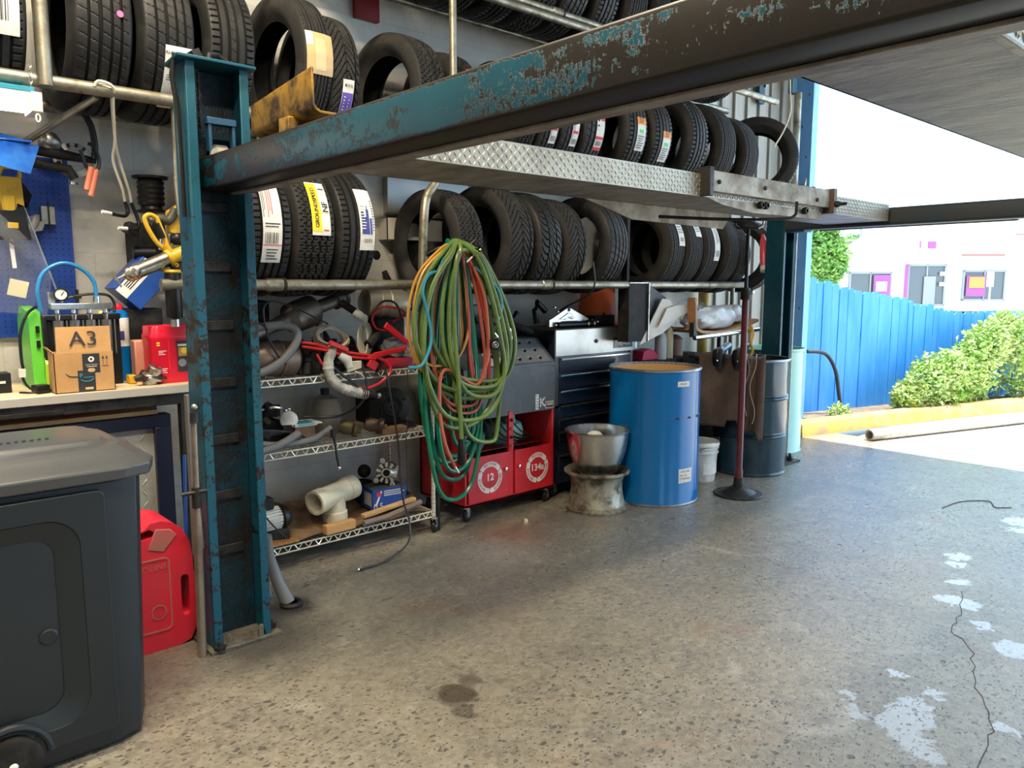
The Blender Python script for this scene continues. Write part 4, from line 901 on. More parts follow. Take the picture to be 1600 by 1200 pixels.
for k, (x, y, l) in enumerate(((2.1, 3.68, 'left'), (2.25, 3.66, 'right'))):
    mb = MB(); a = Vector((.8, -.5, -.2)).normalized(); c = Vector((x, y, .672)); mb.lathe([(0, -.05), (.03, -.05), (.04, -.02), (.036, .02), (.045, .03), (.045, .05), (.02, .052), (.02, .07), (0, .07)], brown_steel if k else M('brass_brown', (.16, .12, .06), .5, .5), c, a, 20)
    simple('rusty_coupling', '%s of two rusty brown couplings on the middle shelf' % l, 'car part', mb, 'rusty couplings')
bd = thing('electric_motor', 'big dark motor with round end plate at the right of the middle shelf', 'motor', (2.42, 3.82, .63))
mb = MB(); c = Vector((2.44, 3.76, .745)); a = Vector((-.35, -.93, .02)).normalized()
mb.lathe([(0, .0), (.03, .0), (.035, -.004), (.1, -.006), (.108, -.012), (.108, -.03), (.1, -.034), (.1, -.15), (0, -.16)], M('greasy_motor', (.06, .065, .065), .45, .4), c, a, 36)
mb.lathe([(.03, .002), (.055, .004), (.06, 0)], dark_metal, c, a, 30); mb.cyl(c, c + a * .05, .014, dark_metal)
for t in range(4): mb.sph(c + Vector((-a.y, a.x, 0)) * .08 * math.cos(t * 1.57 + .5) + Vector((0, 0, .08 * math.sin(t * 1.57 + .5))), .007, dark_metal, 8)
mb.build('motor_body', bd)
mb = MB(); mb.box(2.3, 3.78, .65, 2.38, 3.95, .8, blackm); mb.build('terminal_box', bd, bevel=.01)
mb = MB(); mb.box(2.33, 3.7, .622, 2.56, 3.9, .648, blackm); mb.build('foot', bd)
mb = MB(); mb.box(2.26, 3.58, .622, 2.42, 3.66, .66, card_dirty, rot=RZ(-.1)); simple('flat_carton', 'low dirty brown carton at the front of the middle shelf', 'box', mb, bevel=.003)
mb = MB(); mb.tube([(1.94, 3.56, .67), (1.945, 3.55, .62), (1.95, 3.545, .55), (1.96, 3.545, .5)], .006, dark_metal); mb.sph((1.962, 3.545, .495), .011, chrome); mb.cyl((1.94, 3.56, .66), (1.94, 3.56, .7), .014, dark_metal)
simple('ball_end_tool', 'thin dark tool with bright ball end hanging under the middle shelf', 'tool', mb)
# top shelf goods (deck z = .985)
ex = thing('catalytic_pipe', 'dark exhaust pipe with a fat catalytic canister on the top wire shelf', 'exhaust pipe', (1.8, 3.72, 1.0))
mb = MB(); ax = Vector((.93, .22, .28)).normalized(); c0 = Vector((1.86, 3.72, 1.295))
mb.lathe([(.0, -.42), (.03, -.42), (.033, -.16), (.038, -.14), (.038, -.11), (.045, -.1), (.078, -.07), (.082, .06), (.08, .08), (.04, .11), (.036, .12), (.036, .24), (.05, .245), (.05, .26), (.04, .262), (.04, .3), (.05, .305), (.05, .32), (0, .32)], exhaust, c0, ax, 32)
mb.build('pipe_body', ex); mb = MB(); mb.cyl((1.62, 3.72, .99), (1.64, 3.72, 1.17), .02, exhaust); mb.cyl((2.0, 3.78, .99), (1.98, 3.75, 1.28), .018, exhaust); mb.build('mount_leg', ex)
ex = thing('catalytic_pipe', 'brown exhaust canister lying low at the left of the top wire shelf', 'exhaust pipe', (1.65, 3.72, 1.0))
mb = MB(); ax = Vector((1, .1, -.08)).normalized(); c0 = Vector((1.62, 3.68, 1.085))
mb.lathe([(.0, -.14), (.05, -.14), (.055, -.09), (.06, -.07), (.07, -.05), (.085, -.03), (.09, .0), (.09, .08), (.095, .085), (.095, .095), (.09, .1), (.09, .17), (.06, .2), (0, .21)], M('rusty_exhaust', (.2, .15, .12), .5, .7, col2=(.3, .22, .17), scale=6), c0, ax, 32); mb.build('canister', ex)
mb = MB(); mb.tube(cat_rom([(1.5, 3.58, 1.025), (1.58, 3.57, 1.03), (1.68, 3.57, 1.08), (1.76, 3.58, 1.16), (1.77, 3.59, 1.22), (1.72, 3.61, 1.25), (1.62, 3.63, 1.245), (1.52, 3.64, 1.24)], 7), .021, grey_cloth, 14); simple('rubber_hose', 'thick grey hose bending back on itself on the top wire shelf', 'hose', mb)
mb = MB(); mb.tube(cat_rom([(1.52, 3.6, 1.29), (1.6, 3.58, 1.25), (1.61, 3.57, 1.2), (1.66, 3.57, 1.1), (1.7, 3.57, 1.06)], 5), .006, hose_black, 6); mb.tube(cat_rom([(1.6, 3.57, 1.24), (1.6, 3.58, 1.34), (1.66, 3.6, 1.37), (1.78, 3.6, 1.33), (1.95, 3.6, 1.25)], 5), .005, hose_black, 6); simple('black_wire', 'thin black wire draped over the exhaust parts', 'wire', mb)
mb = MB(); mb.box(1.45, 3.85, .99, 1.75, 4.02, 1.37, blackm, rot=RX(.05)); simple('black_panel_box', 'black box against the wall behind the exhaust pipes', 'box', mb, bevel=.01)
rr = random.Random(77)
for n_, (x, y, z, s_, kind) in enumerate(((1.56, 3.66, .99, .05, 0), (1.86, 3.66, .99, .055, 1), (2.02, 3.7, .99, .06, 0), (2.12, 3.8, .99, .08, 2), (2.24, 3.82, .99, .08, 0), (1.98, 3.86, .99, .1, 1))):
    mb = MB(); m_ = (blackm, dark_metal, brown_steel)[kind]
    for k in range(7):
        cx_, cy_ = x + rr.uniform(-s_, s_), y + rr.uniform(-s_, s_) * .6; h_ = rr.uniform(.5, 2.2) * s_; w_ = s_ * rr.uniform(.25, .5)
        if k % 2: mb.box(cx_ - w_, cy_ - w_, z, cx_ + w_, cy_ + w_, z + h_, m_, rot=RZ(rr.uniform(0, 3)))
        else: mb.lathe([(0, 0), (w_, 0), (w_, h_ * .6), (w_ * 1.3, h_ * .62), (w_ * 1.3, h_ * .8), (w_ * .5, h_), (0, h_)], m_, (cx_, cy_, z), (rr.uniform(-.3, .3), rr.uniform(-.3, .3), 1), 14)
    simple('greasy_car_part', ('small black car part at the left end of the top wire shelf', 'dark steel car part under the catalytic pipe', 'black car part behind the beige cord coil', 'brown car part at the middle back of the top shelf', 'black car part behind the small beige loop', 'tall dark steel part at the back of the top shelf')[n_], 'car part', mb, 'greasy car parts on the top shelf', bevel=.003)
# beige cord coil, silver muffler, jumper cables, bag
mb = MB()
for k in range(13):
    u = k / 12; cx, cy, cz = 1.975, 3.62, 1.18
    pts = [(cx + .085 * math.cos(t) + .012 * math.sin(3 * t + k), cy - .03 + .05 * u + .01 * math.sin(t * 2), cz + (.045 + .012 * u) * math.sin(t) - .04 * (math.cos(t)) * .5) for t in [2 * PI * i / 20 for i in range(20)]]
    mb.tube(pts, .0048, beige_wire, 6, closed=True)
simple('beige_cord_coil', 'coil of beige flat cord in the middle of the top shelf', 'cord', mb)
mb = MB()
for k in range(5):
    pts = [(2.14 + .012 * k + .03 * math.cos(t), 3.575 + .008 * k, 1.16 + .085 * math.sin(t)) for t in [2 * PI * i / 16 for i in range(16)]]
    mb.tube(pts, .005, beige_wire, 6, closed=True)
simple('beige_cord_loop', 'small upright loop of beige cord right of the beige coil', 'cord', mb)
mf = thing('muffler', 'ridged silver muffler at the back right of the top wire shelf', 'muffler', (2.5, 3.75, 1.0))
mb = MB(); ax = Vector((1, -.1, -.05)).normalized(); mb.lathe([(0, -.14), (.05, -.14), (.08, -.12), (.085, -.1), (.085, -.05), (.089, -.045), (.085, -.04), (.085, .01), (.089, .015), (.085, .02), (.085, .1), (.075, .13), (0, .14)], M('muffler_silver', (.5, .47, .38), .4, .8), (2.39, 3.75, 1.345), ax, 32); mb.build('shell', mf)
mb = MB(); mb.box(2.3, 3.7, .99, 2.5, 3.8, 1.27, blackm); mb.build('cradle', mf, bevel=.02)
mb = MB(); mb.tube(cat_rom([(1.8, 3.6, 1.16), (1.86, 3.57, 1.15), (1.95, 3.56, 1.12), (2.08, 3.55, 1.09), (2.2, 3.55, 1.07)], 5), .008, red_cable, 8); mb.tube(cat_rom([(1.8, 3.6, 1.14), (1.9, 3.56, 1.12), (2.05, 3.548, 1.075), (2.2, 3.545, 1.055)], 5), .008, red_cable, 8)
mb.tube(cat_rom([(2.2, 3.55, 1.065), (2.27, 3.54, 1.03), (2.28, 3.53, .98), (2.22, 3.53, .93), (2.14, 3.53, .905), (2.06, 3.53, .91)], 6), .008, red_cable, 8); mb.tube(cat_rom([(1.86, 3.56, 1.1), (1.9, 3.545, 1.02), (1.95, 3.54, .96), (2.02, 3.53, .92), (2.1, 3.52, .9)], 6), .007, red_cable, 8)
mb.tube(cat_rom([(2.3, 3.6, 1.2), (2.22, 3.57, 1.22), (2.2, 3.57, 1.28), (2.26, 3.57, 1.33), (2.36, 3.56, 1.32), (2.4, 3.56, 1.29), (2.32, 3.56, 1.25)], 6), .006, red_cable, 8)
jc = thing('jumper_cables', 'tangled red and black jumper cables spilling over the top wire shelf', 'cables', (2.1, 3.6, 1.0)); mb.build('red_cable', jc)
mb = MB(); mb.tube(cat_rom([(1.9, 3.55, 1.08), (1.97, 3.53, 1.0), (2.05, 3.525, .94), (2.1, 3.52, .89)], 6), .007, hose_black, 8); mb.tube(cat_rom([(2.06, 3.55, 1.0), (2.1, 3.54, 1.05), (2.12, 3.53, .98), (2.13, 3.525, .9)], 6), .006, hose_black, 8); mb.tube(cat_rom([(2.13, 3.525, .9), (2.1, 3.55, .82), (2.0, 3.6, .76), (1.85, 3.7, .76)], 6), .007, hose_black, 8)
mb.tube(cat_rom([(2.2, 3.57, 1.3), (2.26, 3.56, 1.36), (2.34, 3.56, 1.35), (2.38, 3.56, 1.27)], 6), .006, hose_black, 8); mb.build('black_cable', jc)
mb = MB(); mb.prism([(1.93, 3.535, 1.17), (2.03, 3.53, 1.125), (2.03, 3.53, 1.1), (1.92, 3.535, 1.145)], (0, .02, 0), red_cable); mb.prism([(2.28, 3.55, 1.25), (2.42, 3.545, 1.14), (2.4, 3.545, 1.12), (2.26, 3.55, 1.22)], (0, .02, 0), red_cable); mb.prism([(2.13, 3.54, 1.06), (2.2, 3.54, 1.09), (2.4, 3.54, 1.115), (2.4, 3.54, 1.09), (2.2, 3.54, 1.06)], (0, .02, 0), red_cable); mb.box(2.15, 3.54, 1.0, 2.21, 3.56, 1.05, red_cable, rot=RY(.6)); mb.build('clamp', jc, bevel=.004)
mb = MB(); mb.box(2.25, 3.6, .99, 2.48, 3.7, 1.045, red_can); simple('red_flat_box', 'flat red box at the right of the top wire shelf', 'box', mb, bevel=.006)
dirty_white = M('dirty_white_wrap', (.55, .54, .5), .5, col2=(.25, .24, .22), amt=(.42, .6), scale=14, bump=.8, bscale=22)
dt = thing('corrugated_duct', 'pale dirty crumpled duct hanging over the top shelf edge', 'duct', (1.98, 3.55, .9))
P = cat_rom([(1.96, 3.58, 1.12), (1.915, 3.54, 1.06), (1.915, 3.53, .99), (1.96, 3.52, .93), (2.04, 3.515, .895), (2.08, 3.515, .885)], 8)
mb = MB(); mb.tube(P, .025, dirty_white, 14, rs=[.027 + .0022 * math.sin(k * 2.2) + .002 * math.sin(k * .7) for k in range(len(P))]); mb.tube([(1.99, 3.56, 1.09), (2.03, 3.55, 1.06), (2.04, 3.545, 1.02)], .026, white_pl, 12, rs=[.02, .028, .02]); mb.build('duct', dt)
mb = MB()
for k in range(3): mb.lathe([(.026, -.004), (.031, 0), (.026, .004)], chrome, (2.09 + k * .013, 3.515, .884 - k * .003), (1, 0, -.2), 16)
mb.cyl((2.12, 3.515, .88), (2.18, 3.515, .86), .02, dark_metal, r1=.016); mb.sph((2.19, 3.515, .86), .018, steel, 8); mb.build('end_fitting', dt)
mb = MB()
for k in range(6): mb.tube(cat_rom([(2.02, 3.535, 1.0 + .01 * k), (2.06, 3.53, 1.01 + .008 * k), (2.1, 3.53, 1.02 + .006 * k)], 3), .004, cream_pvc, 6)
mb.tube(cat_rom([(2.06, 3.53, 1.0), (2.1, 3.53, .98), (2.13, 3.53, .94)], 4), .004, cream_pvc, 6)
simple('cable_tie_bunch', 'small bunch of cream wires above the crumpled duct', 'wires', mb)
mb = MB(); mb.cyl((2.17, 3.57, 1.13), (2.25, 3.6, 1.19), .026, blackm, n=18); mb.cyl((2.2, 3.56, 1.0), (2.27, 3.6, 1.05), .024, blackm, n=18); simple('black_rubber_sleeves', 'pair of short black rubber tubes among the jumper cables', 'tubes', mb)
mb = MB(); mb.cyl((2.06, 3.66, 1.36), (2.16, 3.6, 1.28), .02, blackm, n=14); mb.cyl((2.12, 3.62, 1.31), (2.17, 3.59, 1.265), .022, white_p, n=14); simple('taped_tube', 'black tube with a white band above the beige cord', 'tube', mb)
bagS = MB(); bagS.sph((2.4, 3.6, 1.11), .1, bagp, 24, (1.35, .5, .5)); 
for i, v in enumerate(bagS.v): bagS.v[i] = (v[0] + .012 * math.sin(i * 1.9), v[1] + .01 * math.sin(i * 2.7), v[2] + .01 * math.sin(i * 1.3))
bg = thing('plastic_bag', 'clear crumpled plastic bag with a blue item on the top wire shelf', 'bag', (2.4, 3.6, 1.0)); bagS.build('bag', bg)
mb = MB(); mb.sph((2.42, 3.6, 1.12), .05, blue_tube, 12, (1.3, .5, .5)); mb.build('blue_item', bg)
# ------------------------------------------------------------------ red cabinet with grey recovery machine
mc = thing('recovery_machine', 'red wheeled cabinet with dark grey control unit, two round white emblems on its doors', 'machine cabinet', (3.19, 3.8, 0))
mx0, mx1, my0, my1 = 2.815, 3.575, 3.565, 4.03
mb = MB()
mb.box(mx0, my0, .1, mx1, my1, .115, red_dark); mb.box(mx0, my0, .1, mx0 + .02, my1, .64, red_paint); mb.box(mx1 - .02, my0, .1, mx1, my1, .64, red_paint); mb.box(mx0, my1 - .02, .1, mx1, my1, .64, red_dark)
mb.box(mx0, my0, .1, mx1, my0 + .02, .118, red_paint); mb.box(3.17, my0, .1, 3.215, my0 + .02, .64, red_paint); mb.box(mx0 + .02, my0 + .1, .4, mx1 - .02, my1, .41, red_dark)
mb.build('cabinet_body', mc, bevel=.003)
def emblem(mb, c, r, mid, ud=(1, 0, 0), vd=(0, 0, 1), nn=(0, -1, 0)):
    c, ud, vd, nn = Vector(c), Vector(ud), Vector(vd), Vector(nn)
    def P(rr, t, h=.0008): return c + ud * rr * math.cos(t) + vd * rr * math.sin(t) + nn * h
    for k in range(3):          # three chasing arrow bands
        a0 = PI / 2 + .95 - k * 2 * PI / 3; a1 = a0 - 2 * PI / 3 + .16; n = 18; vs = []
        for i in range(n + 1):
            t = a0 + (a1 - a0) * i / n; vs += [P(r * .68, t), P(r, t)]
        mb.add(vs + [P(r * .84, a1 - .16)], [(2 * i, 2 * i + 1, 2 * i + 3, 2 * i + 2) for i in range(n)] + [(2 * n, 2 * n + 1, 2 * n + 2)], white_p)
    for k, w in enumerate(('RECOVER', 'RECYCLE', 'RECHARGE')):
        ac = (PI / 2, PI / 2 + 2 * PI / 3, PI / 2 - 2 * PI / 3)[k]; V, F = text_geo(w, 'CENTER', .02); s = r * .23
        mb.add([P(r * .84 + y * s, ac - x * s / (r * .84), .0014) for x, y in V], F, red_paint)
    mb.text(mid, r * .62, c + nn * .0008, ud, vd, white_p, bold=.03)
for x0, x1, cx, txt, kx, cz in ((mx0 + .022, 3.168, 2.995, '12', 3.13, .265), (3.217, mx1 - .022, 3.4, '134a', 3.245, .265)):
    mb = MB(); mb.box(x0, my0 - .012, .122, x1, my0, .405, red_paint); emblem(mb, (cx + .01, my0 - .0135, cz), .1, txt); mb.build('door', mc, bevel=.002)
    d = mc.children[-1]; mb = MB(); mb.lathe([(0, .02), (.011, .018), (.011, .006), (.008, 0), (0, 0)], chrome, (kx, my0 - .012, .3), (0, -1, 0), 16); mb.build('lock_knob', d)
mb = MB()
mb.loft([[(x, my0 - .004, .635), (x, my0 - .004, .945), (x, 3.735, 1.1), (x, my1, 1.1), (x, my1, .635)] for x in (mx0 - .004, mx1 + .004)], machine_grey)
for k in range(4):
    pass
mb.box(mx0 - .008, my0 - .008, .93, mx1 + .008, my0, .938, machine_grey)
for x in (2.95, 3.56): mb.sph((x, my0 - .006, .92), .004, black, 8)
mb.text('K', .085, (3.465, my0 - .0045, .685), (1, 0, 0), (0, 0, 1), white_p, bold=.03)
mb.box(3.40, my0 - .006, .645, 3.43, my0 - .004, .745, white_p)
for k in range(5): mb.box(3.40, my0 - .0075, .66 + k * .018, 3.52, my0 - .0062, .663 + k * .018, machine_grey)
mb.box(3.49, my0 - .007, .645, 3.565, my0 - .005, .69, white_p); mb.box(3.494, my0 - .0085, .65, 3.561, my0 - .007, .685, ink); mb.box(3.5, my0 - .0095, .664, 3.555, my0 - .0085, .68, tape_m)
mb.build('control_housing', mc, bevel=.004)
sl = Vector((0, .174, .155)).normalized(); nsl = Vector((0, -sl.z, sl.y))
def sp(x, t, h=0.): return Vector((x, my0 - .002, .947)) + sl * t + nsl * h
mb = MB(); mb.add([sp(3.15, .01, .002), sp(3.55, .01, .002), sp(3.55, .22, .002), sp(3.15, .22, .002)], [(0, 1, 2, 3)], panel_grey)
mb.add([sp(3.02, .01, .002), sp(3.145, .01, .002), sp(3.145, .12, .002), sp(3.02, .12, .002)], [(0, 1, 2, 3)], cream_sheet)
mb.add([sp(3.02, .125, .002), sp(3.145, .125, .002), sp(3.145, .17, .002), sp(3.02, .17, .002)], [(0, 1, 2, 3)], red_paint)
mb.lathe([(0, .018), (.015, .016), (.015, 0)], blackm, sp(3.09, .08, .002), nsl, 16)
for i in range(4):
    for j in range(3):
        mb.lathe([(0, .012), (.008, .012), (.01, 0)], blackm, sp(3.2 + i * .09, .04 + j * .07, .003), nsl, 10)
        mb.add([sp(3.185 + i * .09, .055 + j * .07, .003), sp(3.225 + i * .09, .055 + j * .07, .003), sp(3.225 + i * .09, .058 + j * .07, .003), sp(3.185 + i * .09, .058 + j * .07, .003)], [(0, 1, 2, 3)], white_p)
mb.build('control_panel', mc)
mb = MB(); mb.lathe([(0, 0), (.1, 0), (.13, .03), (.135, .08), (.12, .13), (.06, .16), (.03, .165), (.03, .2), (.0, .2)], teal_l, (3.33, 3.8, .411), n=30); mb.prism([(3.27, 3.7, .55), (3.35, 3.7, .55), (3.345, 3.7, .61), (3.275, 3.7, .62)], (0, .05, 0), teal_l); mb.build('gas_cylinder', mc)
mb = MB(); mb.lathe([(0, 0), (.1, 0), (.12, .03), (.12, .1), (.05, .14), (0, .14)], M('dull_teal', (.12, .22, .2), .5), (3.0, 3.78, .411), n=26); mb.build('gas_cylinder', mc)
mb = MB()
for k in range(5): mb.tube(cat_rom([(3.05 + k * .05, 3.68, .62), (3.1 + k * .05, 3.64 - .01 * k, .52), (3.2 + k * .06, 3.66, .46), (3.42 + k * .02, 3.7, .42)], 5), .006, (hose_black, brown_steel)[k % 2], 6)
mb.tube(cat_rom([(2.9, 3.62, .62), (2.93, 3.6, .54), (2.9, 3.6, .46), (2.97, 3.62, .42)], 5), .005, hose_black, 6)
mb.build('internal_hoses', mc)
mb = MB(); mb.box(3.165, my0 - .01, .41, 3.2, my0, .66, red_paint)
for k in range(4): mb.lathe([(.0, .012), (.011, .01), (.011, 0)], (red_dusty, blackm)[k % 2], (3.185, my0 - .01, .44 + k * .055), (0, -1, 0), 10)
mb.build('switch_strip', mc, bevel=.002)
for x, y in ((2.85, 3.6), (3.53, 3.6), (2.85, 3.98), (3.53, 3.98)): caster(mc, x, y, .042, .3, .1)
# air guns and tools on the machine
ag = thing('air_gun', 'black ribbed air gun lying on top of the grey control unit', 'air tool', (3.2, 3.75, 1.1))
mb = MB(); a = Vector((.9, .1, -.12)).normalized(); mb.lathe([(0, 0), (.03, 0)] + [(.034 if k % 2 else .028, .012 * k + .01) for k in range(12)] + [(.02, .17), (.012, .22), (.015, .23), (.012, .27), (0, .27)], M('grey_black_tool', (.1, .1, .09), .45, .3), (3.1, 3.76, 1.24), a, 20); mb.cyl((3.2, 3.76, 1.1), (3.2, 3.76, 1.2), .016, blackm); mb.build('barrel', ag)
mb = MB(); mb.tube([(3.36, 3.76, 1.2), (3.42, 3.72, 1.17), (3.5, 3.7, 1.14)], .022, blackm, 12); mb.box(3.3, 3.72, 1.1, 3.36, 3.78, 1.17, steel, rot=RY(.4)); mb.build('nozzle', ag, bevel=.004)
mb = MB(); mb.prism([(3.02, 3.64, 1.03), (3.1, 3.66, 1.2), (3.13, 3.66, 1.18), (3.12, 3.64, 1.02)], (0, .02, 0), blackm); mb.tube([(3.06, 3.63, 1.2), (3.14, 3.62, 1.12), (3.22, 3.61, 1.03)], .006, chrome, 6); mb.tube([(3.22, 3.61, 1.04), (3.28, 3.66, 1.15)], .007, chrome, 6); mb.tube([(3.08, 3.68, 1.1), (3.18, 3.68, 1.12)], .028, steel, 12); mb.tube([(3.13, 3.65, 1.1), (3.24, 3.66, 1.11)], .018, dark_metal, 12)
simple('metal_tools', 'pile of small steel hand tools on the control panel slope', 'tools', mb)
mb = MB(); mb.box(3.05, 3.85, 1.1, 3.3, 4.0, 1.32, black, rot=RZ(.2)); mb.tube([(3.3, 3.85, 1.3), (3.34, 3.83, 1.34), (3.36, 3.82, 1.28)], .012, black); mb.tube([(3.34, 3.8, 1.25), (3.42, 3.8, 1.22), (3.46, 3.8, 1.27)], .02, black)
simple('black_tool_case', 'black case behind the air gun on the grey machine', 'case', mb, bevel=.012)

# ------------------------------------------------------------------ tool chest
tc = thing('tool_chest', 'dark tool chest with brushed top panel and silver drawer pulls behind the blue drum', 'tool chest', (4.02, 3.85, 0))
cx0, cx1, cy0, cy1 = 3.62, 4.43, 3.61, 4.06
mb = MB(); mb.box(cx0, cy0, .64, cx1, cy1, 1.15, chest_dark); mb.box(cx0 - .01, cy0 - .005, .1, cx1 + .01, cy1, .62, chest_dark)
mb.box(cx0, cy0 - .008, .64, cx0 + .035, cy0, 1.15, machine_grey); mb.box(cx1 - .035, cy0 - .008, .64, cx1, cy0, 1.15, machine_grey)
mb.build('cabinet_body', tc, bevel=.004)
mb = MB(); mb.box(cx0 + .002, cy0 - .012, .975, cx1 - .002, cy0, 1.148, chest_front); mb.lathe([(0, .01), (.012, .01), (.014, 0)], black, (4.02, cy0 - .012, 1.06), (0, -1, 0), 16)
mb.box(4.2, cy0 - .0125, 1.0, 4.42, cy0 - .0118, 1.075, chest_dark); mb.text('Snap-on', .05, (4.30, cy0 - .014, 1.035), (1, 0, 0), (0, 0, 1), white_p, bold=.035)
mb.box(cx0, cy0 - .01, 1.142, cx1, cy1, 1.155, brown_steel); mb.build('top_panel', tc, bevel=.002)
for k, z in enumerate((.96, .848, .74, .64, .55, .46, .3)):
    h = (.1, .1, .1, .09, .08, .08, .14)[k]
    mb = MB(); mb.box(cx0 + .04, cy0 - .01, z - h + .006, cx1 - .04, cy0, z - .004, chest_dark); d = mb.build('drawer', tc, bevel=.003)
    mb = MB(); mb.box(cx0 + .045, cy0 - .03, z - .014, cx1 - .05, cy0 - .008, z, chrome if k < 3 else dark_metal); mb.build('drawer_pull', d, bevel=.003)
for x, y in ((3.66, 3.66), (4.38, 3.66), (3.66, 4.0), (4.38, 4.0)): caster(tc, x, y, .045, .1, .11)
br = thing('metal_bracket', 'pale triangular cast bracket on top of the tool chest', 'car part', (3.85, 3.75, 1.155))
mb = MB(); f = lambda x, z: (x, 3.7, z); q = RZ(.05)
mb.prism([f(3.66, 1.165), f(3.66, 1.215), f(3.69, 1.225), f(3.83, 1.29), f(3.87, 1.29), f(4.05, 1.215), f(4.05, 1.195), f(3.95, 1.19), f(3.93, 1.2), f(3.78, 1.2), f(3.76, 1.19), f(3.72, 1.165)], (0, .02, 0), alu)
mb.prism([f(3.75, 1.215), f(3.84, 1.26), f(3.87, 1.255), f(3.9, 1.22), f(3.88, 1.212), f(3.84, 1.225), f(3.82, 1.21)], (0, -.006, 0), steel); mb.build('cast_plate', br, bevel=.004)
mb = MB(); mb.lathe([(0, 0), (.012, 0), (.012, .004), (0, .004)], black, (3.85, 3.7, 1.278), (0, -1, 0), 14)
mb.cyl((3.72, 3.68, 1.178), (4.12, 3.68, 1.178), .02, black); mb.tube([(3.64, 3.8, 1.19), (3.62, 3.8, 1.28), (3.64, 3.8, 1.33), (3.72, 3.8, 1.27)], .022, black, 12); mb.lathe([(.024, 0), (.03, .01), (.024, .02)], chrome, (4.0, 3.68, 1.178), (1, 0, 0), 14); mb.lathe([(.024, 0), (.03, .01), (.024, .02)], chrome, (4.06, 3.68, 1.178), (1, 0, 0), 14)
for x, z in ((3.67, 1.3), (3.7, 1.27), (3.68, 1.18), (4.1, 1.19)): mb.sph((x, 3.66, z), .011, chrome, 10)
mb.build('black_arm', br)
mb = MB(); mb.box(4.15, 3.72, 1.156, 4.36, 3.82, 1.23, black); mb.cyl((4.28, 3.76, 1.23), (4.28, 3.76, 1.245), .01, black); simple('black_box', 'small black box on the tool chest beside the orange bucket', 'box', mb, bevel=.005)
mb = MB(); mb.box(4.37, 3.66, 1.156, 4.39, 3.7, 1.24, steel); mb.sph((4.38, 3.65, 1.18), .014, chrome, 10); mb.sph((4.38, 3.65, 1.22), .012, chrome, 10); simple('steel_fitting', 'small bright steel fitting at the right end of the tool chest top', 'fitting', mb)
mb = MB(); mb.lathe([(0, 1.156), (.165, 1.156), (.165, 1.17), (.155, 1.175), (.13, 1.38), (.075, 1.5), (.06, 1.56), (0, 1.56)], orange_pl, (4.36, 3.895, 0), n=32); simple('orange_bucket', 'orange plastic tapered tub standing upside down on the tool chest', 'tub', mb)
mb = MB(); mb.tube(cat_rom([(3.78, 3.42, 1.6), (3.8, 3.42, 1.46), (3.82, 3.5, 1.38), (3.84, 3.72, 1.3), (3.845, 3.8, 1.26)], 6), .006, hose_black, 6); simple('black_lead', 'thin black lead hanging from the pipe to the cast bracket', 'wire', mb)
mb = MB()
for k in range(4): mb.prism([(3.3 + k * .085, 4.095, 1.43), (3.345 + k * .085, 4.095, 1.43), (3.36 + k * .085, 4.095, 1.38), (3.345 + k * .085, 4.095, 1.4)], (0, -.02, 0), dark_metal)
simple('wall_hooks', 'row of four small dark hooks on the wall behind the machine', 'hooks', mb)

# ------------------------------------------------------------------ dark sheet-metal box and cream sheet under the lower rail
pb = thing('sheet_metal_box', 'black sheet metal box hanging in front of the lower rail left of the cream sheet', 'metal box', (4.3, 3.5, 1.05))
mb = MB(); mb.box(4.2, 3.46, 1.05, 4.41, 3.56, 1.465, blackm); mb.prism([(4.411, 3.455, 1.455), (4.68, 3.5, 1.355), (4.35, 3.47, 1.05), (4.411, 3.455, 1.05)], (0, .02, 0), M('black_sheet', (.012, .011, .011), .5)); mb.build('panel', pb, bevel=.003)
mb = MB(); mb.box(4.405, 3.445, 1.05, 4.412, 3.46, 1.465, steel); mb.box(4.2, 3.45, 1.46, 4.41, 3.46, 1.467, steel); mb.build('bright_edge', pb)
tag((lambda m: (m.box(4.22, 3.5, 1.46, 4.25, 3.55, 2.2, blackm), m.build('rack_upright', bevel=.003))[1])(MB()), 'dark square rack post between the two groups of lower tires', 'pipe', 'uprights of the tire racks')
mb = MB(); A = [(4.565, 1.35), (4.682, 1.342), (4.73, 1.29), (4.89, 1.3), (4.885, 1.245), (4.76, 1.17), (4.58, 1.1), (4.33, 1.025)]
mb.prism([(x, 3.44 + .02 * (i % 2) + .03 * (x - 4.3), z) for i, (x, z) in enumerate(A)], (0, .006, 0), cream_sheet)
mb.prism([(4.6, 3.43, 1.28), (4.72, 3.43, 1.3), (4.89, 3.435, 1.3), (4.88, 3.43, 1.25), (4.5, 3.43, 1.14)], (0, .006, 0), cream_sheet)
simple('cream_sheet', 'cream folded plastic sheet hanging beside the black metal box', 'sheet', mb, sharp=15)
tr = thing('curved_tray', 'curved brown wooden tray holding a white bag under the lower tires', 'tray', (5.25, 3.45, 1.1))
mb = MB(); prof = [(4.84, 1.35), (4.85, 1.3), (4.855, 1.2), (4.87, 1.11), (4.95, 1.085), (5.15, 1.07), (5.35, 1.075), (5.55, 1.105), (5.75, 1.15)]
off = [(4.865, 1.355), (4.875, 1.3), (4.88, 1.2), (4.895, 1.13), (4.96, 1.108), (5.15, 1.094), (5.35, 1.1), (5.54, 1.13), (5.74, 1.174)]
ow = M('orange_brown_wood', (.4, .2, .08), .55, col2=(.3, .14, .06), scale=6, stretch=(1, 8, 8)); mb.prism([(x, 3.36, z) for x, z in prof[:4]] + [(x, 3.36, z) for x, z in reversed(off[:4])], (0, .07, 0), ow); mb.prism([(x, 3.36, z) for x, z in prof[3:]] + [(x, 3.36, z) for x, z in reversed(off[3:])], (0, .3, 0), ow); mb.build('tray_board', tr, bevel=.003, sharp=60)
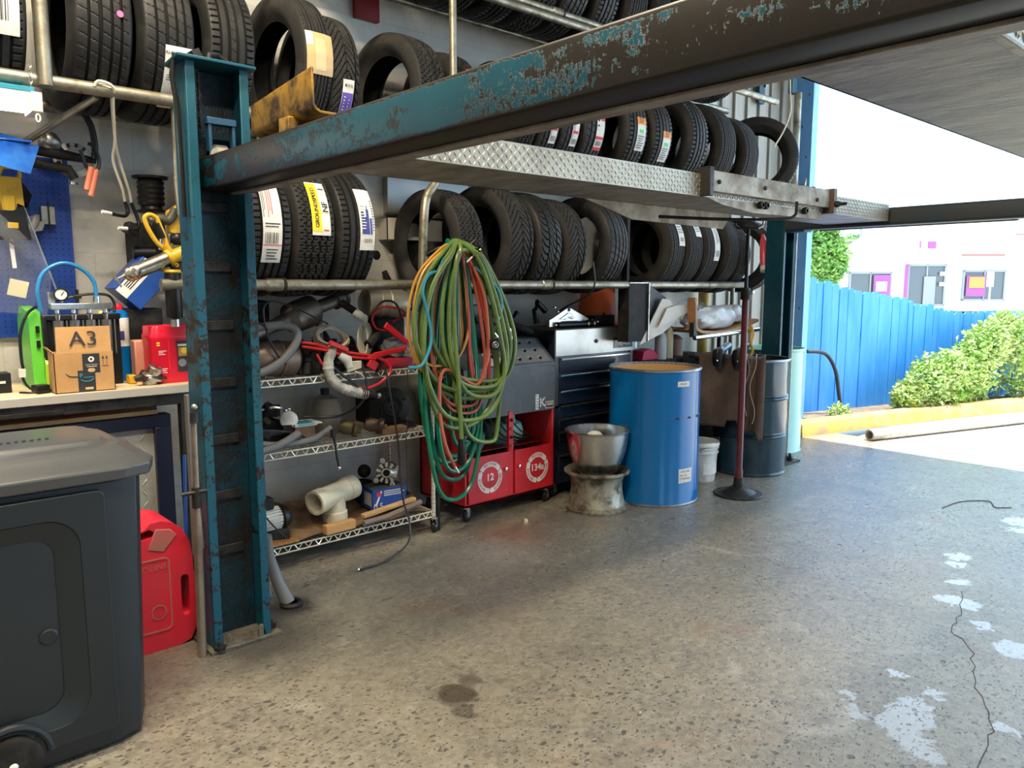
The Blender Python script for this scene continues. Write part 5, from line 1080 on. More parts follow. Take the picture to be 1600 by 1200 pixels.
mb = MB(); mb.cyl((4.85, 3.36, 1.055), (5.75, 3.36, 1.085), .018, chrome); mb.box(4.84, 3.36, 1.06, 4.88, 3.4, 1.17, dark_metal); mb.cyl((4.86, 3.6, 0), (4.86, 3.6, 1.2), .018, dark_metal); mb.cyl((5.7, 3.7, 0), (5.7, 3.7, 1.13), .018, dark_metal); mb.build('support_frame', tr)
mb = MB()
def bagmesh(mb, c, rx, ry, rz, mat, n=40, m=20, f=9, amp=.03):
    loops = []
    for i in range(1, m):
        a = PI * i / m; L = []
        for j in range(n):
            b = 2 * PI * j / n; e = 1 + amp * math.sin(f * b + 2 * math.sin(a * 4)) + amp * .6 * mnoise.noise(Vector((math.cos(b) * 3, math.sin(b) * 3, a * 3)))
            L.append((c[0] + rx * e * math.sin(a) ** .7 * math.cos(b), c[1] + ry * e * math.sin(a) ** .7 * math.sin(b), c[2] - rz * e * math.copysign(abs(math.cos(a)) ** .8, math.cos(a))))
        loops.append(L)
    mb.loft(loops, mat)
bagmesh(mb, (5.22, 3.5, 1.195), .32, .14, .09, white_bag, f=7, amp=.06); bagmesh(mb, (5.56, 3.52, 1.215), .17, .12, .07, white_bag, f=6, amp=.08)
simple('white_sack', 'full white plastic sack lying in the brown tray', 'sack', mb)
mb = MB(); bagmesh(mb, (5.15, 3.62, 1.27), .16, .08, .07, bagp); simple('clear_bag', 'clear crumpled bag behind the white sack', 'bag', mb)
mb = MB(); mb.box(4.75, 4.06, 1.2, 5.5, 4.098, 1.43, cream_sheet); simple('pale_board', 'pale board on the wall behind the white sack', 'board', mb)
mb = MB(); mb.cyl((5.9, 4.0, 0), (5.9, 4.0, 1.6), .05, M('yellow_ochre_pole', (.5, .33, .06), .5)); simple('yellow_pole', 'yellow ochre pole against the wall behind the white sack', 'pole', mb)
mb = MB(); mb.tube(cat_rom([(5.6, 3.34, 1.12), (5.62, 3.33, 1.05), (5.59, 3.33, .98), (5.62, 3.33, .92), (5.6, 3.34, .86)], 5), .012, yellow_tool, 8); mb.tube(cat_rom([(5.62, 3.34, 1.1), (5.59, 3.33, 1.0), (5.62, 3.33, .9)], 5), .01, yellow_tool, 8); mb.cyl((5.6, 3.35, 1.09), (5.6, 3.35, 1.12), .012, yellow_tool)
simple('yellow_rope', 'short yellow rope dangling from the tray end', 'rope', mb)
# low dark counter behind the blue drum with bottles
ct = thing('low_counter', 'low dark counter behind the blue drum carrying the bottles', 'counter', (4.95, 3.8, 0))
mb = MB(); mb.box(4.5, 3.56, 0, 5.45, 4.05, .86, blackm); mb.box(4.48, 3.54, .86, 5.47, 4.06, .89, dark_metal); mb.build('counter_body', ct, bevel=.005)
def bottle(name, lab, x, y, z, r, h, mat, cap, group=None):
    T = thing(name, lab, 'bottle', (x, y, z), group=group)
    mb = MB(); mb.lathe([(0, 0), (r, 0), (r, h * .62), (r * .9, h * .74), (r * .4, h * .84), (r * .35, h * .9)], mat, (x, y, z), n=22); mb.build('bottle_body', T)
    mb = MB(); mb.lathe([(r * .4, h * .88), (r * .42, h), (0, h)], cap, (x, y, z), n=16); mb.build('cap', T)
bottle('bottle', 'white translucent bottle with black cap behind the blue drum', 4.73, 3.58, .89, .045, .25, M('hazy_white', (.5, .55, .6), .3), black)
bottle('bottle', 'taller yellowish bottle beside the white one behind the blue drum', 4.84, 3.6, .89, .045, .3, M('hazy_yellow', (.55, .52, .32), .3), tan)
mb = MB(); mb.prism([(4.5, 3.57, .891), (4.72, 3.57, .891), (4.66, 3.57, .955), (4.6, 3.57, .975), (4.52, 3.57, .96)], (0, .1, 0), M('dark_pink', (.5, .03, .08), .4)); simple('red_scoop', 'crimson plastic scoop behind the rim of the blue drum', 'scoop', mb, bevel=.006)
mb = MB(); mb.lathe([(0, .89), (.05, .89), (.055, 1.0), (.04, 1.05), (0, 1.05)], steel, (4.6, 3.75, 0), n=20); simple('metal_cup', 'dull metal cup at the left of the low counter', 'cup', mb)
mb = MB(); mb.lathe([(0, .89), (.06, .89), (.06, 1.02), (.03, 1.05), (0, 1.06)], M('pinkish_can', (.6, .35, .28), .5), (5.08, 3.7, 0), n=20); simple('pink_jug', 'pinkish jug on the low counter under the tray', 'jug', mb)

# ------------------------------------------------------------------ drums, bucket, cloth stand
dr = thing('blue_drum', 'tall open blue fibre drum with two white stickers', 'drum', (4.2, 3.22, 0))
mb = MB(); c = (4.2, 3.22, 0); mb.lathe([(0, .003), (.3, .003), (.306, .0), (.31, .008), (.304, .02), (.304, .885), (.309, .89), (.312, .898), (.308, .905), (.298, .903), (.296, .89)], blue_drum, c, n=64)
mb.mats  # body
mb.lathe([(.304, .886), (.311, .89), (.312, .9), (.306, .906), (.298, .903)], steel, c, n=64); mb.lathe([(.297, .9), (.297, .02), (0, .02)], kraft, c, n=48)
mb.lathe([(.304, .001), (.311, .003), (.311, .01), (.304, .016)], steel, c, n=64)
def drum_pt(c, r, ang, z): return Vector((c[0] + r * math.cos(ang), c[1] + r * math.sin(ang), z))
for k in range(4):
    a = math.radians(-113 + k * 19); P = [drum_pt(c, .3055, a + t * .045 - .0, .587 - .012 * abs(t) ** 2 + .004) for t in (-1, -.5, 0, .5, 1)]; mb.tube(P, .006, far_paint, 6, rs=[.001, .004, .006, .005, .001])
P = [drum_pt(c, .3045, math.radians(-125 + k * 4), .592) for k in range(22)]; mb.tube(P, .0012, steel, 5); mb.build('drum_body', dr, sharp=30)
def wrap_label(T, c, r, ang, z0, z1, w, txts, name='sticker'):
    mb = MB(); n = 9; vs = []
    for i in range(n):
        a = ang + (i / (n - 1) - .5) * w / r; vs += [drum_pt(c, r, a, z0), drum_pt(c, r, a, z1)]
    mb.add(vs, [(2 * i, 2 * i + 2, 2 * i + 3, 2 * i + 1) for i in range(n - 1)], white_p)
    for s, size, zz, off in txts: mb.text(s, size, None, (1, 0, 0), (0, 0, 1), ink, fx=lambda x, y: drum_pt(c, r + .0008, ang + (x + off) / r, zz + y), al='LEFT')
    mb.build(name, T)
A1 = math.radians(-112 + 22)
wrap_label(dr, c, .3062, math.radians(-105), .795, .83, .095, [('100105', .02, .8125, -.034)])
wrap_label(dr, c, .3062, math.radians(-98), .155, .25, .12, [('UN2X1 100', .017, .23, -.052), ('5X2 10L', .017, .206, -.052), ('CTY0010 0024', .015, .182, -.052)])
sd = thing('steel_drum', 'dark slate blue steel drum with rolled hoops beside the far post', 'drum', (5.38, 3.19, 0))
mb = MB(); c = (5.38, 3.19, 0); hoop = lambda z: [(.275, z - .03), (.2752, z - .022), (.281, z - .016), (.284, z - .01), (.2765, z), (.284, z + .01), (.281, z + .016), (.2752, z + .022), (.275, z + .03)]
mb.lathe([(0, .01), (.27, .01), (.282, .0), (.285, .01), (.275, .025)] + hoop(.31) + [(.275, .45)] + hoop(.6) + [(.275, .84), (.273, .87), (.284, .875), (.287, .885), (.28, .89), (.268, .885), (.268, .05), (0, .05)], slate_drum, c, n=56)
mb.build('drum_body', sd, sharp=25); mb = MB(); mb.lathe([(.267, .86), (.2672, .2)], maroon, c, n=40); mb.lathe([(.281, .872), (.2885, .876), (.289, .886), (.281, .892), (.27, .888)], M('drum_rim', (.25, .28, .3), .3, .6), c, n=56); mb.build('rim', sd)
md = thing('mint_drum', 'mint green drum standing behind the far post in the doorway', 'drum', (6.21, 3.5, 0))
mb = MB(); c = (6.21, 3.5, 0); mb.lathe([(0, .01), (.27, .01), (.283, 0), (.286, .012), (.278, .025), (.278, .88), (.288, .886), (.29, .9), (.28, .905), (.268, .9), (.268, .1), (0, .1)], mint, c, n=56); mb.build('drum_body', md)
bk = thing('white_bucket', 'white plastic bucket with lid between the blue drum and the brown cloth', 'bucket', (4.82, 3.27, 0))
mb = MB(); c = (4.82, 3.27, 0); mb.lathe([(0, 0), (.118, 0), (.122, .01), (.135, .21), (.143, .212), (.143, .222), (.136, .224), (.137, .245), (.145, .247), (.145, .256), (.138, .26), (.14, .28), (0, .28)], white_pl, c, n=40)
mb.build('bucket_body', bk); mb = MB(); mb.lathe([(.141, .265), (.149, .267), (.15, .285), (.144, .297), (.13, .296), (.126, .288), (0, .288)], white_pl, c, n=40); mb.build('lid', bk)
mb = MB(); mb.tube(cat_rom([drum_pt(c, .146, math.radians(-150 + k * 15), .24 + .1 * math.sin(k / 12 * PI) * 0.6 + (.0 if k < 6 else .02)) for k in range(13)], 3), .0025, steel, 5); mb.build('bail_handle', bk)
wrap_label(bk, c, .1305, math.radians(-95), .06, .19, .16, [], 'paper_sticker')
# cloth-covered stand
ws = thing('work_stand', 'dark work stand under the brown cloth behind the jack stand', 'stand', (5.1, 3.2, 0))
dA, dB = Vector((4.9, 3.34, 0)), Vector((5.115, 2.93, 0)); dd = (dB - dA).normalized(); nrm = Vector((-dd.y, dd.x, 0)); nrm = nrm if nrm.x < 0 else -nrm
mb = MB()
for t in (.06, .40):
    p = dA + dd * t - nrm * .02; mb.cyl((p.x, p.y, .42), (p.x, p.y, .9), .012, blackm)
p = dA - nrm * .03; q_ = dB - nrm * .03
mb.cyl((p.x, p.y, .9), (q_.x, q_.y, .9), .016, blackm); mb.box(4.95, 3.49, 0, 5.05, 3.53, .93, blackm); mb.cyl((p.x, p.y, .9), (5.0, 3.51, .9), .012, blackm); mb.build('frame', ws)
mb = MB(); nu, nv = 40, 26; vs = []
for j in range(nv + 1):
    for i in range(nu + 1):
        u = i / nu; v = j / nv; base = dA + dd * (.47 * u)
        if v < .22: s = v / .22; off = -.10 + .13 * s; z = .925 - .01 * s + .012 * math.sin(u * 13)
        else:
            s = (v - .22) / .78; low = .40 if u < .45 else (.45 if u < .62 else .37 - .06 * (u > .9)); z = .915 - (.915 - low) * s; off = .03 + .012 * s
        off += (.018 * math.sin(u * 34 + v * 2) * (u > .6) + .012 * math.sin(u * 11 + v * 3)) * min(1, v * 3)
        pp = base + nrm * off; vs.append((pp.x, pp.y, z))
k = nu + 1; mb.add(vs, [(j * k + i, j * k + i + 1, (j + 1) * k + i + 1, (j + 1) * k + i) for j in range(nv) for i in range(nu)], brown_cloth)
o = mb.build('brown_cloth', sharp=70); tag(o, 'brown dirty cloth draped down behind the jack stand pole', 'cloth'); sm = o.modifiers.new('t', 'SOLIDIFY'); sm.thickness = .006
mb = MB()
for s in (0, 1):
    pts = [dA + dd * (.34 + .05 * s + .02 * math.sin(t * .9 + s)) + nrm * .062 + Vector((0, 0, .93 - t * .055)) for t in range(10 if s else 9)]
    mb.tube(cat_rom([pts[0] - nrm * .1 + Vector((0, 0, .01))] + pts, 4), .004, M('tan_cord', (.4, .27, .2), .7), 6)
simple('tan_cord', 'tan cord hanging down over the brown cloth', 'cord', mb)
for k, (u, l) in enumerate(((.14, 'left'), (.28, 'right'))):
    T = thing('chrome_grip_tube', '%s chrome tube with black end cap lying on the brown cloth' % l, 'tube', (5.0, 3.2, .96), group='chrome tubes with black caps')
    p = dA + dd * u + nrm * .05; e = p - nrm * .42 + dd * .03
    mb = MB(); mb.cyl((p.x, p.y, .955), (e.x, e.y, .975), .028, chrome); mb.build('tube', T)
    mb = MB(); w = nrm; mb.tube([p + w * -.02 + Vector((0, 0, .96)), p + w * .02 + Vector((0, 0, .955)), p + w * .035 + Vector((0, 0, .9)), p + w * .03 + Vector((0, 0, .86))], .045, black, 12, rs=[.035, .045, .045, .035]); g_ = mb.build('end_cap', T)
    mb = MB(); mb.sph(p + w * .078 + Vector((0, 0, .9)), .006, chrome, 8); mb.build('screw', g_)
# rim and bowl
rm = thing('steel_wheel', 'dirty old steel wheel rim lying flat on the floor under the bowl', 'wheel rim', (3.7, 3.29, 0))
rim_m = M('dirty_rim', (.42, .39, .31), .45, .6, col2=(.1, .085, .06), amt=(.42, .62), scale=11, rough2=.75, bump=.2)
mb = MB(); c = (3.7, 3.29, 0); mb.lathe([(.19, .0), (.212, .002), (.214, .014), (.2, .022), (.187, .03), (.182, .05), (.172, .09), (.166, .14), (.17, .19), (.182, .222), (.2, .232), (.213, .24), (.214, .252), (.205, .258), (.195, .25), (.185, .235), (.17, .222), (.155, .19), (.15, .06), (.18, .01), (.19, 0)], rim_m, c, n=64); mb.build('rim_barrel', rm, sharp=30)
mb = MB(); mb.lathe([(0, .2), (.05, .2), (.06, .19), (.12, .19), (.155, .18), (.155, .172), (0, .172)], rim_m, c, n=40); mb.build('rim_disc', rm)
bw = thing('steel_bowl', 'large brushed steel bowl standing on the wheel rim', 'bowl', (3.7, 3.29, .2))
mb = MB(); mb.lathe([(0, .201), (.085, .203), (.1, .21), (.13, .245), (.165, .31), (.188, .39), (.2, .47), (.204, .505), (.211, .51), (.213, .517), (.208, .522), (.2, .518), (.197, .47), (.184, .39), (.16, .31), (.125, .25), (.09, .215), (0, .21)], M('brushed_bowl', (.62, .6, .56), .2, 1., col2=(.45, .43, .39), scale=4, rough2=.32), c, n=72); mb.build('bowl_body', bw)
mb = MB(); mb.sph((3.72, 3.33, .47), .05, white_pl, 14, (1, 1, .6)); mb.cyl((3.72, 3.33, .21), (3.72, 3.33, .45), .04, white_pl); mb.build('contents', bw)
# jack stand
js = thing('jack_stand', 'tall maroon and black under-hoist stand on a round grey base', 'jack stand', (4.66, 2.83, 0))
mb = MB(); c = (4.66, 2.83, 0); mb.lathe([(0, .0), (.165, .0), (.17, .006), (.165, .012), (.12, .02), (.115, .026), (.06, .05), (.035, .06), (.032, .12), (0, .12)], dark_metal, c, n=44); mb.build('base', js)
mb = MB(); mb.lathe([(0, .06), (.027, .06), (.027, .17), (.022, .18), (.022, 1.38), (0, 1.38)], maroon, c, n=24); mb.build('outer_tube', js)
mb = MB(); mb.lathe([(.024, 1.35), (.034, 1.35), (.034, 1.4), (.028, 1.42), (.024, 1.43)], dark_metal, c, n=20); mb.build('lock_collar', js); mb = MB(); mb.sph((4.69, 2.8, 1.4), .016, chrome, 10); mb.build('lock_knob', js)
mb = MB(); mb.cyl((4.66, 2.83, 1.38), (4.66, 2.83, 1.82), .0125, black); mb.build('inner_rod', js)
mb = MB(); mb.box(4.59, 2.82, 1.818, 4.73, 2.84, 1.83, black, rot=RZ(-.7)); mb.tube([(4.70, 2.78, 1.825), (4.72, 2.76, 1.84), (4.725, 2.755, 1.87)], .008, chrome, 8); mb.tube([(4.62, 2.87, 1.825), (4.6, 2.89, 1.84), (4.6, 2.89, 1.86)], .008, black, 8); mb.build('saddle', js)

# ------------------------------------------------------------------ hanging hoses
def hose(name, lab, mat, r, loops, y0, seed, tail=None, k=5, n=9, cat='hose', top=(2.575, 1.675)):
    """loops: (x_left, x_right, x_bottom, z_bottom) hung over the hook"""
    rr = random.Random(seed); P = []; xt, zt = top
    for i, (xl, xr, xb, zb) in enumerate(loops):
        j = lambda s=.012: rr.uniform(-s, s); y = y0 + rr.uniform(-.03, .03); h = zt + .0 - zb
        P += [(xt + j(.02), y0 + .03 + j(), zt + j(.012)), (xt - .30 * (xt - xl) + j(), y, zt - .05 * h + j()), (xl + .24 * (xt - xl), y, zt - .24 * h), (xl + .02 * (xt - xl) + j(.006), y, zt - .5 * h), (xl + .08 * (xb - xl), y, zt - .74 * h), (xl + .42 * (xb - xl), y, zb + .05 * h),
              (xb, y, zb), (xr - .35 * (xr - xb), y, zb + .06 * h), (xr, y, zt - .74 * h), (xr - .1 * (xr - xt), y, zt - .53 * h), (xr - .36 * (xr - xt), y, zt - .27 * h), (xt + .32 * (xr - xt) + j(), y, zt - .07 * h)]
    if tail: P += tail
    mb = MB(); mb.tube(cat_rom(P, k), r, mat, n); T = thing(name, lab, cat, (top[0], y0, top[1]), group='hoses hung together on the hook'); mb.build('hose_run', T); return T
hg = hose('garden_hose', 'dark green hose, the lowest hanging of the bundle', hose_green, .0125,
          [(2.36, 2.74, 2.56, .26), (2.42, 2.73, 2.57, .42), (2.46, 2.72, 2.58, .5), (2.5, 2.71, 2.62, .55), (2.54, 2.69, 2.63, .62), (2.4, 2.74, 2.6, .36), (2.56, 2.68, 2.64, .7), (2.35, 2.75, 2.55, .47), (2.58, 2.72, 2.64, .58)], 3.335, 3)
hl = hose('air_hose', 'lime green hose forming the big front coils of the bundle', hose_lime, .0125,
          [(2.275, 2.93, 2.74, .86), (2.32, 2.9, 2.72, .82), (2.30, 2.86, 2.64, .71), (2.37, 2.975, 2.85, .91), (2.43, 2.92, 2.76, .88), (2.34, 2.84, 2.60, .665), (2.47, 2.88, 2.74, .83), (2.52, 2.86, 2.80, .56)], 3.28, 5,
          tail=[(2.54, 3.25, 1.62), (2.5, 3.24, 1.45), (2.5, 3.24, 1.2), (2.52, 3.235, .9), (2.535, 3.235, .62)])
mb = MB(); mb.lathe([(0, 0), (.017, 0), (.02, -.03), (.023, -.13), (.019, -.14), (0, -.14)], black, (2.536, 3.235, .62), (.02, 0, 1), 16); mb.build('hose_end_sleeve', hl)
ho = hose('welding_hose', 'orange red twin hose woven through the bundle', hose_orange, .0095,
          [(2.38, 2.76, 2.64, .78), (2.40, 2.77, 2.66, .74)], 3.305, 9, tail=[(2.68, 3.27, 1.5), (2.73, 3.26, 1.35), (2.75, 3.26, 1.1), (2.72, 3.26, .98), (2.66, 3.27, .9), (2.45, 3.27, 1.0), (2.41, 3.26, .8), (2.44, 3.255, .6), (2.5, 3.25, .47)])
mb = MB(); mb.cyl((2.49, 3.25, .485), (2.525, 3.25, .43), .006, chrome); mb.build('nozzle', ho)
hose('red_hose', 'red cable loops at the right side of the bundle', M('red_hose', (.38, .035, .025), .35), .009, [(2.64, 2.79, 2.76, .82), (2.66, 2.80, 2.77, .88)], 3.32, 21)
hose('black_hose', 'black cable loops inside the bundle', hose_black, .01, [(2.56, 2.72, 2.66, .7), (2.42, 2.7, 2.6, .66), (2.58, 2.7, 2.65, .78)], 3.35, 13)
hose('yellow_hose', 'thin brown and yellow hoses at the left edge of the bundle', hose_yel, .0075, [(2.262, 2.62, 2.42, .98), (2.275, 2.64, 2.44, 1.02), (2.288, 2.6, 2.45, .95)], 3.33, 17)
mb = MB(); mb.tube(cat_rom([(2.42, 3.26, 1.52), (2.34, 3.25, 1.5), (2.30, 3.245, 1.42), (2.32, 3.24, 1.32), (2.345, 3.24, 1.2), (2.33, 3.235, 1.12), (2.28, 3.235, 1.04), (2.23, 3.25, 1.03)], 7), .008, hose_blue, 8); mb.cyl((2.235, 3.25, 1.03), (2.21, 3.255, 1.03), .009, hose_blue)
mb.tube(cat_rom([(2.62, 3.3, 1.6), (2.72, 3.26, 1.5), (2.8, 3.25, 1.44), (2.84, 3.25, 1.36), (2.83, 3.25, 1.28), (2.8, 3.25, 1.24)], 6), .007, hose_blue, 8); mb.tube(cat_rom([(2.42, 3.26, 1.52), (2.5, 3.3, 1.62), (2.62, 3.3, 1.6)], 4), .007, hose_blue, 8)
simple('blue_hose', 'thin blue hose draped over the front of the bundle', 'hose', mb, 'hoses hung together on the hook')
hk = thing('hose_hook', 'black hook and strap holding the hose bundle', 'hook', (2.6, 3.38, 1.66)); mb = MB(); mb.tube(cat_rom([(2.46, 3.46, 1.6), (2.52, 3.4, 1.645), (2.58, 3.36, 1.655), (2.66, 3.33, 1.66), (2.7, 3.31, 1.69)], 5), .012, black, 10); mb.build('hook_arm', hk)
mb = MB()
for k in range(4): mb.lathe([(.010, -.004), (.018, 0), (.010, .004)], black, (2.64 + .016 * k, 3.26 - .003 * k, 1.60 + .017 * k), (.7, 0, .7), 12)
mb.tube([(2.6, 3.26, 1.57), (2.7, 3.25, 1.65)], .005, white_p, 6); mb.build('strap', hk)
mb = MB(); mb.lathe([(0, .035), (.026, .035), (.03, .025), (.03, -.01), (.02, -.03), (0, -.03)], black, (2.79, 3.255, 1.12), (-.5, -.86, 0), 24); mb.lathe([(0, .038), (.008, .038), (.01, .035)], chrome, (2.79, 3.255, 1.12), (-.5, -.86, 0), 12); mb.lathe([(.014, .0355), (.016, .037), (.018, .0355)], steel, (2.79, 3.255, 1.12), (-.5, -.86, 0), 16)
mb.build('round_connector', hk)
mb = MB(); mb.tube(cat_rom([(2.25, 3.53, 1.0), (2.26, 3.5, .85), (2.3, 3.5, .6), (2.31, 3.5, .4), (2.33, 3.5, .25), (2.36, 3.49, .13), (2.3, 3.42, .04), (2.1, 3.33, .012), (1.93, 3.32, .01)], 8), .0055, hose_black, 8); mb.sph((1.925, 3.32, .012), .01, chrome, 8)
simple('floor_cord', 'thin black cord hanging past the shelves and curling onto the floor', 'cord', mb)
mb = MB(); mb.tube([(2.37, 3.5, .98), (2.38, 3.5, .8), (2.36, 3.51, .6), (2.37, 3.515, .3)], .003, hose_black, 6); simple('thin_wire', 'very thin wire hanging in front of the shelf right end', 'wire', mb)
mb = MB(); mb.cyl((2.63, 3.6, 0), (2.63, 3.6, 1.1), .02, blackm); simple('black_pole', 'black pole standing between the shelf and the red cabinet', 'pole', mb)
# ------------------------------------------------------------------ work bench on the left
be = thing('work_bench', 'plywood topped steel work bench at the left under the blue pegboard', 'work bench', (.5, 3.78, 0))
mb = MB(); mb.box(-.7, 3.5, .985, 1.24, 4.08, 1.01, wood_top); mb.build('bench_top', be, bevel=.002)
mb = MB(); mb.box(-.7, 3.484, .975, 1.245, 3.5, 1.012, M('bench_edge', (.5, .47, .4), .45, .3)); mb.build('edge_strip', be, bevel=.003)
mb = MB(); mb.box(-.7, 3.5, .925, 1.22, 3.53, .985, dark_metal); mb.box(-.7, 3.9, .905, 1.22, 3.93, .985, dark_metal); mb.box(.35, 3.494, .93, .7, 3.5, .95, blackm); mb.build('frame_rail', be, bevel=.003)
for x in (-.6, 1.16):
    mb = MB(); mb.box(x, 3.5, 0, x + .05, 3.55, .925, dark_metal); mb.box(x, 4.0, 0, x + .05, 4.05, .985, dark_metal); mb.box(x - .02, 3.49, 0, x + .07, 3.56, .01, dark_metal); mb.build('leg', be, bevel=.003)
mb = MB(); mb.box(-.65, 3.56, .88, 1.08, 4.0, .9, wood); mb.cyl((.0, 3.7, .899), (.0, 3.7, .93), .02, dark_metal); mb.build('under_shelf', be, bevel=.003)
dc = thing('plate_cabinet', 'black framed cabinet with grey diamond plate panel under the bench', 'cabinet', (.6, 3.75, 0))
mb = MB(); fr_ = M('navy_black_frame', (.008, .012, .03), .35); mb.box(-.2, 3.55, .82, 1.13, 3.62, .878, fr_); mb.box(1.06, 3.55, 0, 1.13, 3.62, .82, fr_); mb.box(-.2, 3.55, 0, -.13, 3.62, .82, fr_); mb.box(-.13, 3.62, 0, 1.06, 4.0, .85, blackm); mb.build('frame', dc, bevel=.003)
plate2 = M('grey_diamond_plate', (.35, .36, .33), .5, .3, col2=(.26, .26, .22), scale=5)
mb = MB(); mb.box(-.13, 3.575, .02, 1.06, 3.6, .82, plate2); diamonds(mb, (.5, 3.575, .3), (1, 0, 0), (0, 0, 1), .55, .5, plate2, .06, .05, .045, .009, .003); mb.build('diamond_panel', dc, sharp=10)
mb = MB(); mb.box(1.14, 3.36, 0, 1.19, 3.4, .98, M('grey_flat_bar', (.2, .19, .17), .5, .3)); mb.box(1.13, 3.35, .2, 1.2, 3.41, .26, blackm); simple('steel_flat_bar', 'grey flat steel bar standing between the bench and blue post', 'steel bar', mb, bevel=.003)
mb = MB(); mb.cyl((1.12, 3.42, .2), (1.15, 3.46, .7), .008, box_blue, n=8); mb.cyl((1.12, 3.42, 0), (1.12, 3.42, .3), .012, steel, n=10); simple('blue_rod', 'thin blue rod behind the red fuel can', 'rod', mb)
# long exhaust tubes leaning against the post
mb = MB(); mb.tube([(1.005, 2.945, .0), (1.012, 2.945, .43), (1.015, 2.945, .44), (1.015, 2.945, .6), (1.02, 2.945, .9), (1.022, 2.945, .93)], .02, M('worn_brown_tube', (.3, .25, .2), .4, .7, col2=(.16, .13, .11), scale=5), 18, rs=[.017, .017, .02, .013, .011, .01]); mb.cyl((1.022, 2.945, .93), (1.024, 2.945, .97), .016, dark_metal); mb.sph((1.026, 2.945, .99), .013, steel, 12); mb.cyl((.96, 2.945, .66), (1.05, 2.93, .665), .008, dark_metal); mb.cyl((1.015, 2.945, .6), (1.015, 2.945, .68), .017, dark_metal)
simple('lift_cylinder_rod', 'worn vertical steel rod standing against the left side of the blue post', 'rod', mb)
mb = MB(); mb.tube([(1.41, 3.22, .33), (1.425, 3.24, .22), (1.45, 3.21, .1), (1.475, 3.17, .012)], .03, grey_cloth, 18, rs=[.02, .024, .028, .032]); mb.tube([(1.38, 3.26, .3), (1.4, 3.3, .15), (1.44, 3.3, .01)], .02, grey_cloth, 12)
simple('grey_downpipe', 'grey rubber pipe leaning out from behind the blue post base', 'pipe', mb)
mb = MB(); mb.lathe([(.03, .0), (.05, .0), (.052, .012), (.045, .022), (.03, .02)], dark_metal, (1.485, 3.16, 0), n=20); simple('rusty_collar', 'rusty metal collar on the floor at the grey pipe foot', 'collar', mb)

# cardboard box with A3
a3 = thing('cardboard_box', 'small open cardboard box marked A3 on the bench', 'box', (.79, 3.58, 1.01))
mb = MB(); x0, x1, y0, y1 = .682, .905, 3.52, 3.62
mb.box(x0, y0, 1.011, x1, y0 + .003, 1.175, card_m); mb.box(x0, y1, 1.011, x1, y1 + .003, 1.175, card_m); mb.box(x0, y0, 1.011, x0 + .003, y1, 1.175, card_m); mb.box(x1 - .003, y0, 1.011, x1, y1, 1.175, card_m); mb.box(x0, y0, 1.011, x1, y1, 1.014, card_m)
mb.prism([(x0 + .012, y0 + .002, 1.174), (x1 - .008, y0 + .002, 1.174), (x1 - .006, y0 + .014, 1.28), (x0 + .016, y0 + .014, 1.28)], (0, .003, 0), card_m)
mb.prism([(x0 + .002, y0, 1.175), (x0 - .02, y0 + .02, 1.2), (x0 - .02, y1 - .02, 1.2), (x0 + .002, y1, 1.175)], (.003, 0, 0), card_m)
mb.build('carton', a3)
mb = MB(); mb.text('A3', .085, (.795, y0 + .0015, 1.228), (1, 0, 0), (0, .11, 1), ink, spread=1.1)
f = y0 - .0006
def rect(mb, x0, z0, x1, z1, y, m): mb.add([(x0, y, z0), (x1, y, z0), (x1, y, z1), (x0, y, z1)], [(0, 1, 2, 3)], m)
rect(mb, .785, 1.088, .85, 1.168, f, ink); rect(mb, .765, 1.012, .83, 1.1, f - .0003, ink)
mb.lathe([(.005, .0005), (.0115, .0005)], white_p, (.818, f - .0002, 1.145), (0, -1, 0), 20)
rect(mb, .795, 1.122, .842, 1.124, f - .0004, tan); rect(mb, .8, 1.113, .838, 1.117, f - .0004, tan)
mb.prism([(.808, f - .0004, 1.092), (.826, f - .0004, 1.092), (.832, f - .0004, 1.1), (.826, f - .0004, 1.108), (.808, f - .0004, 1.108), (.802, f - .0004, 1.1)], (0, -.0003, 0), tape_m)
mb.text('p', .024, (.777, f - .0008, 1.085), (1, 0, 0), (0, 0, 1), hose_blue, bold=.03)
mb.tube([(.775, f - .001, 1.062), (.79, f - .001, 1.054), (.81, f - .001, 1.055), (.823, f - .001, 1.064)], .0018, hose_blue, 5)
rect(mb, .785, 1.07, .825, 1.073, f - .0008, hose_blue); rect(mb, .79, 1.02, .82, 1.03, f - .0008, tape_m)
mb.tube([(.72, f - .0005, 1.092), (.735, f - .0005, 1.078), (.765, f - .0005, 1.075)], .0022, ink, 5, rs=[.0008, .0022, .002])
for x in (.863, .877): rect(mb, x - .001, 1.12, x + .001, 1.145, f, ink); mb.add([(x - .005, f, 1.145), (x + .005, f, 1.145), (x, f, 1.158)], [(0, 1, 2)], ink)
rect(mb, .858, 1.113, .883, 1.116, f, ink)
mb.build('printing', a3)
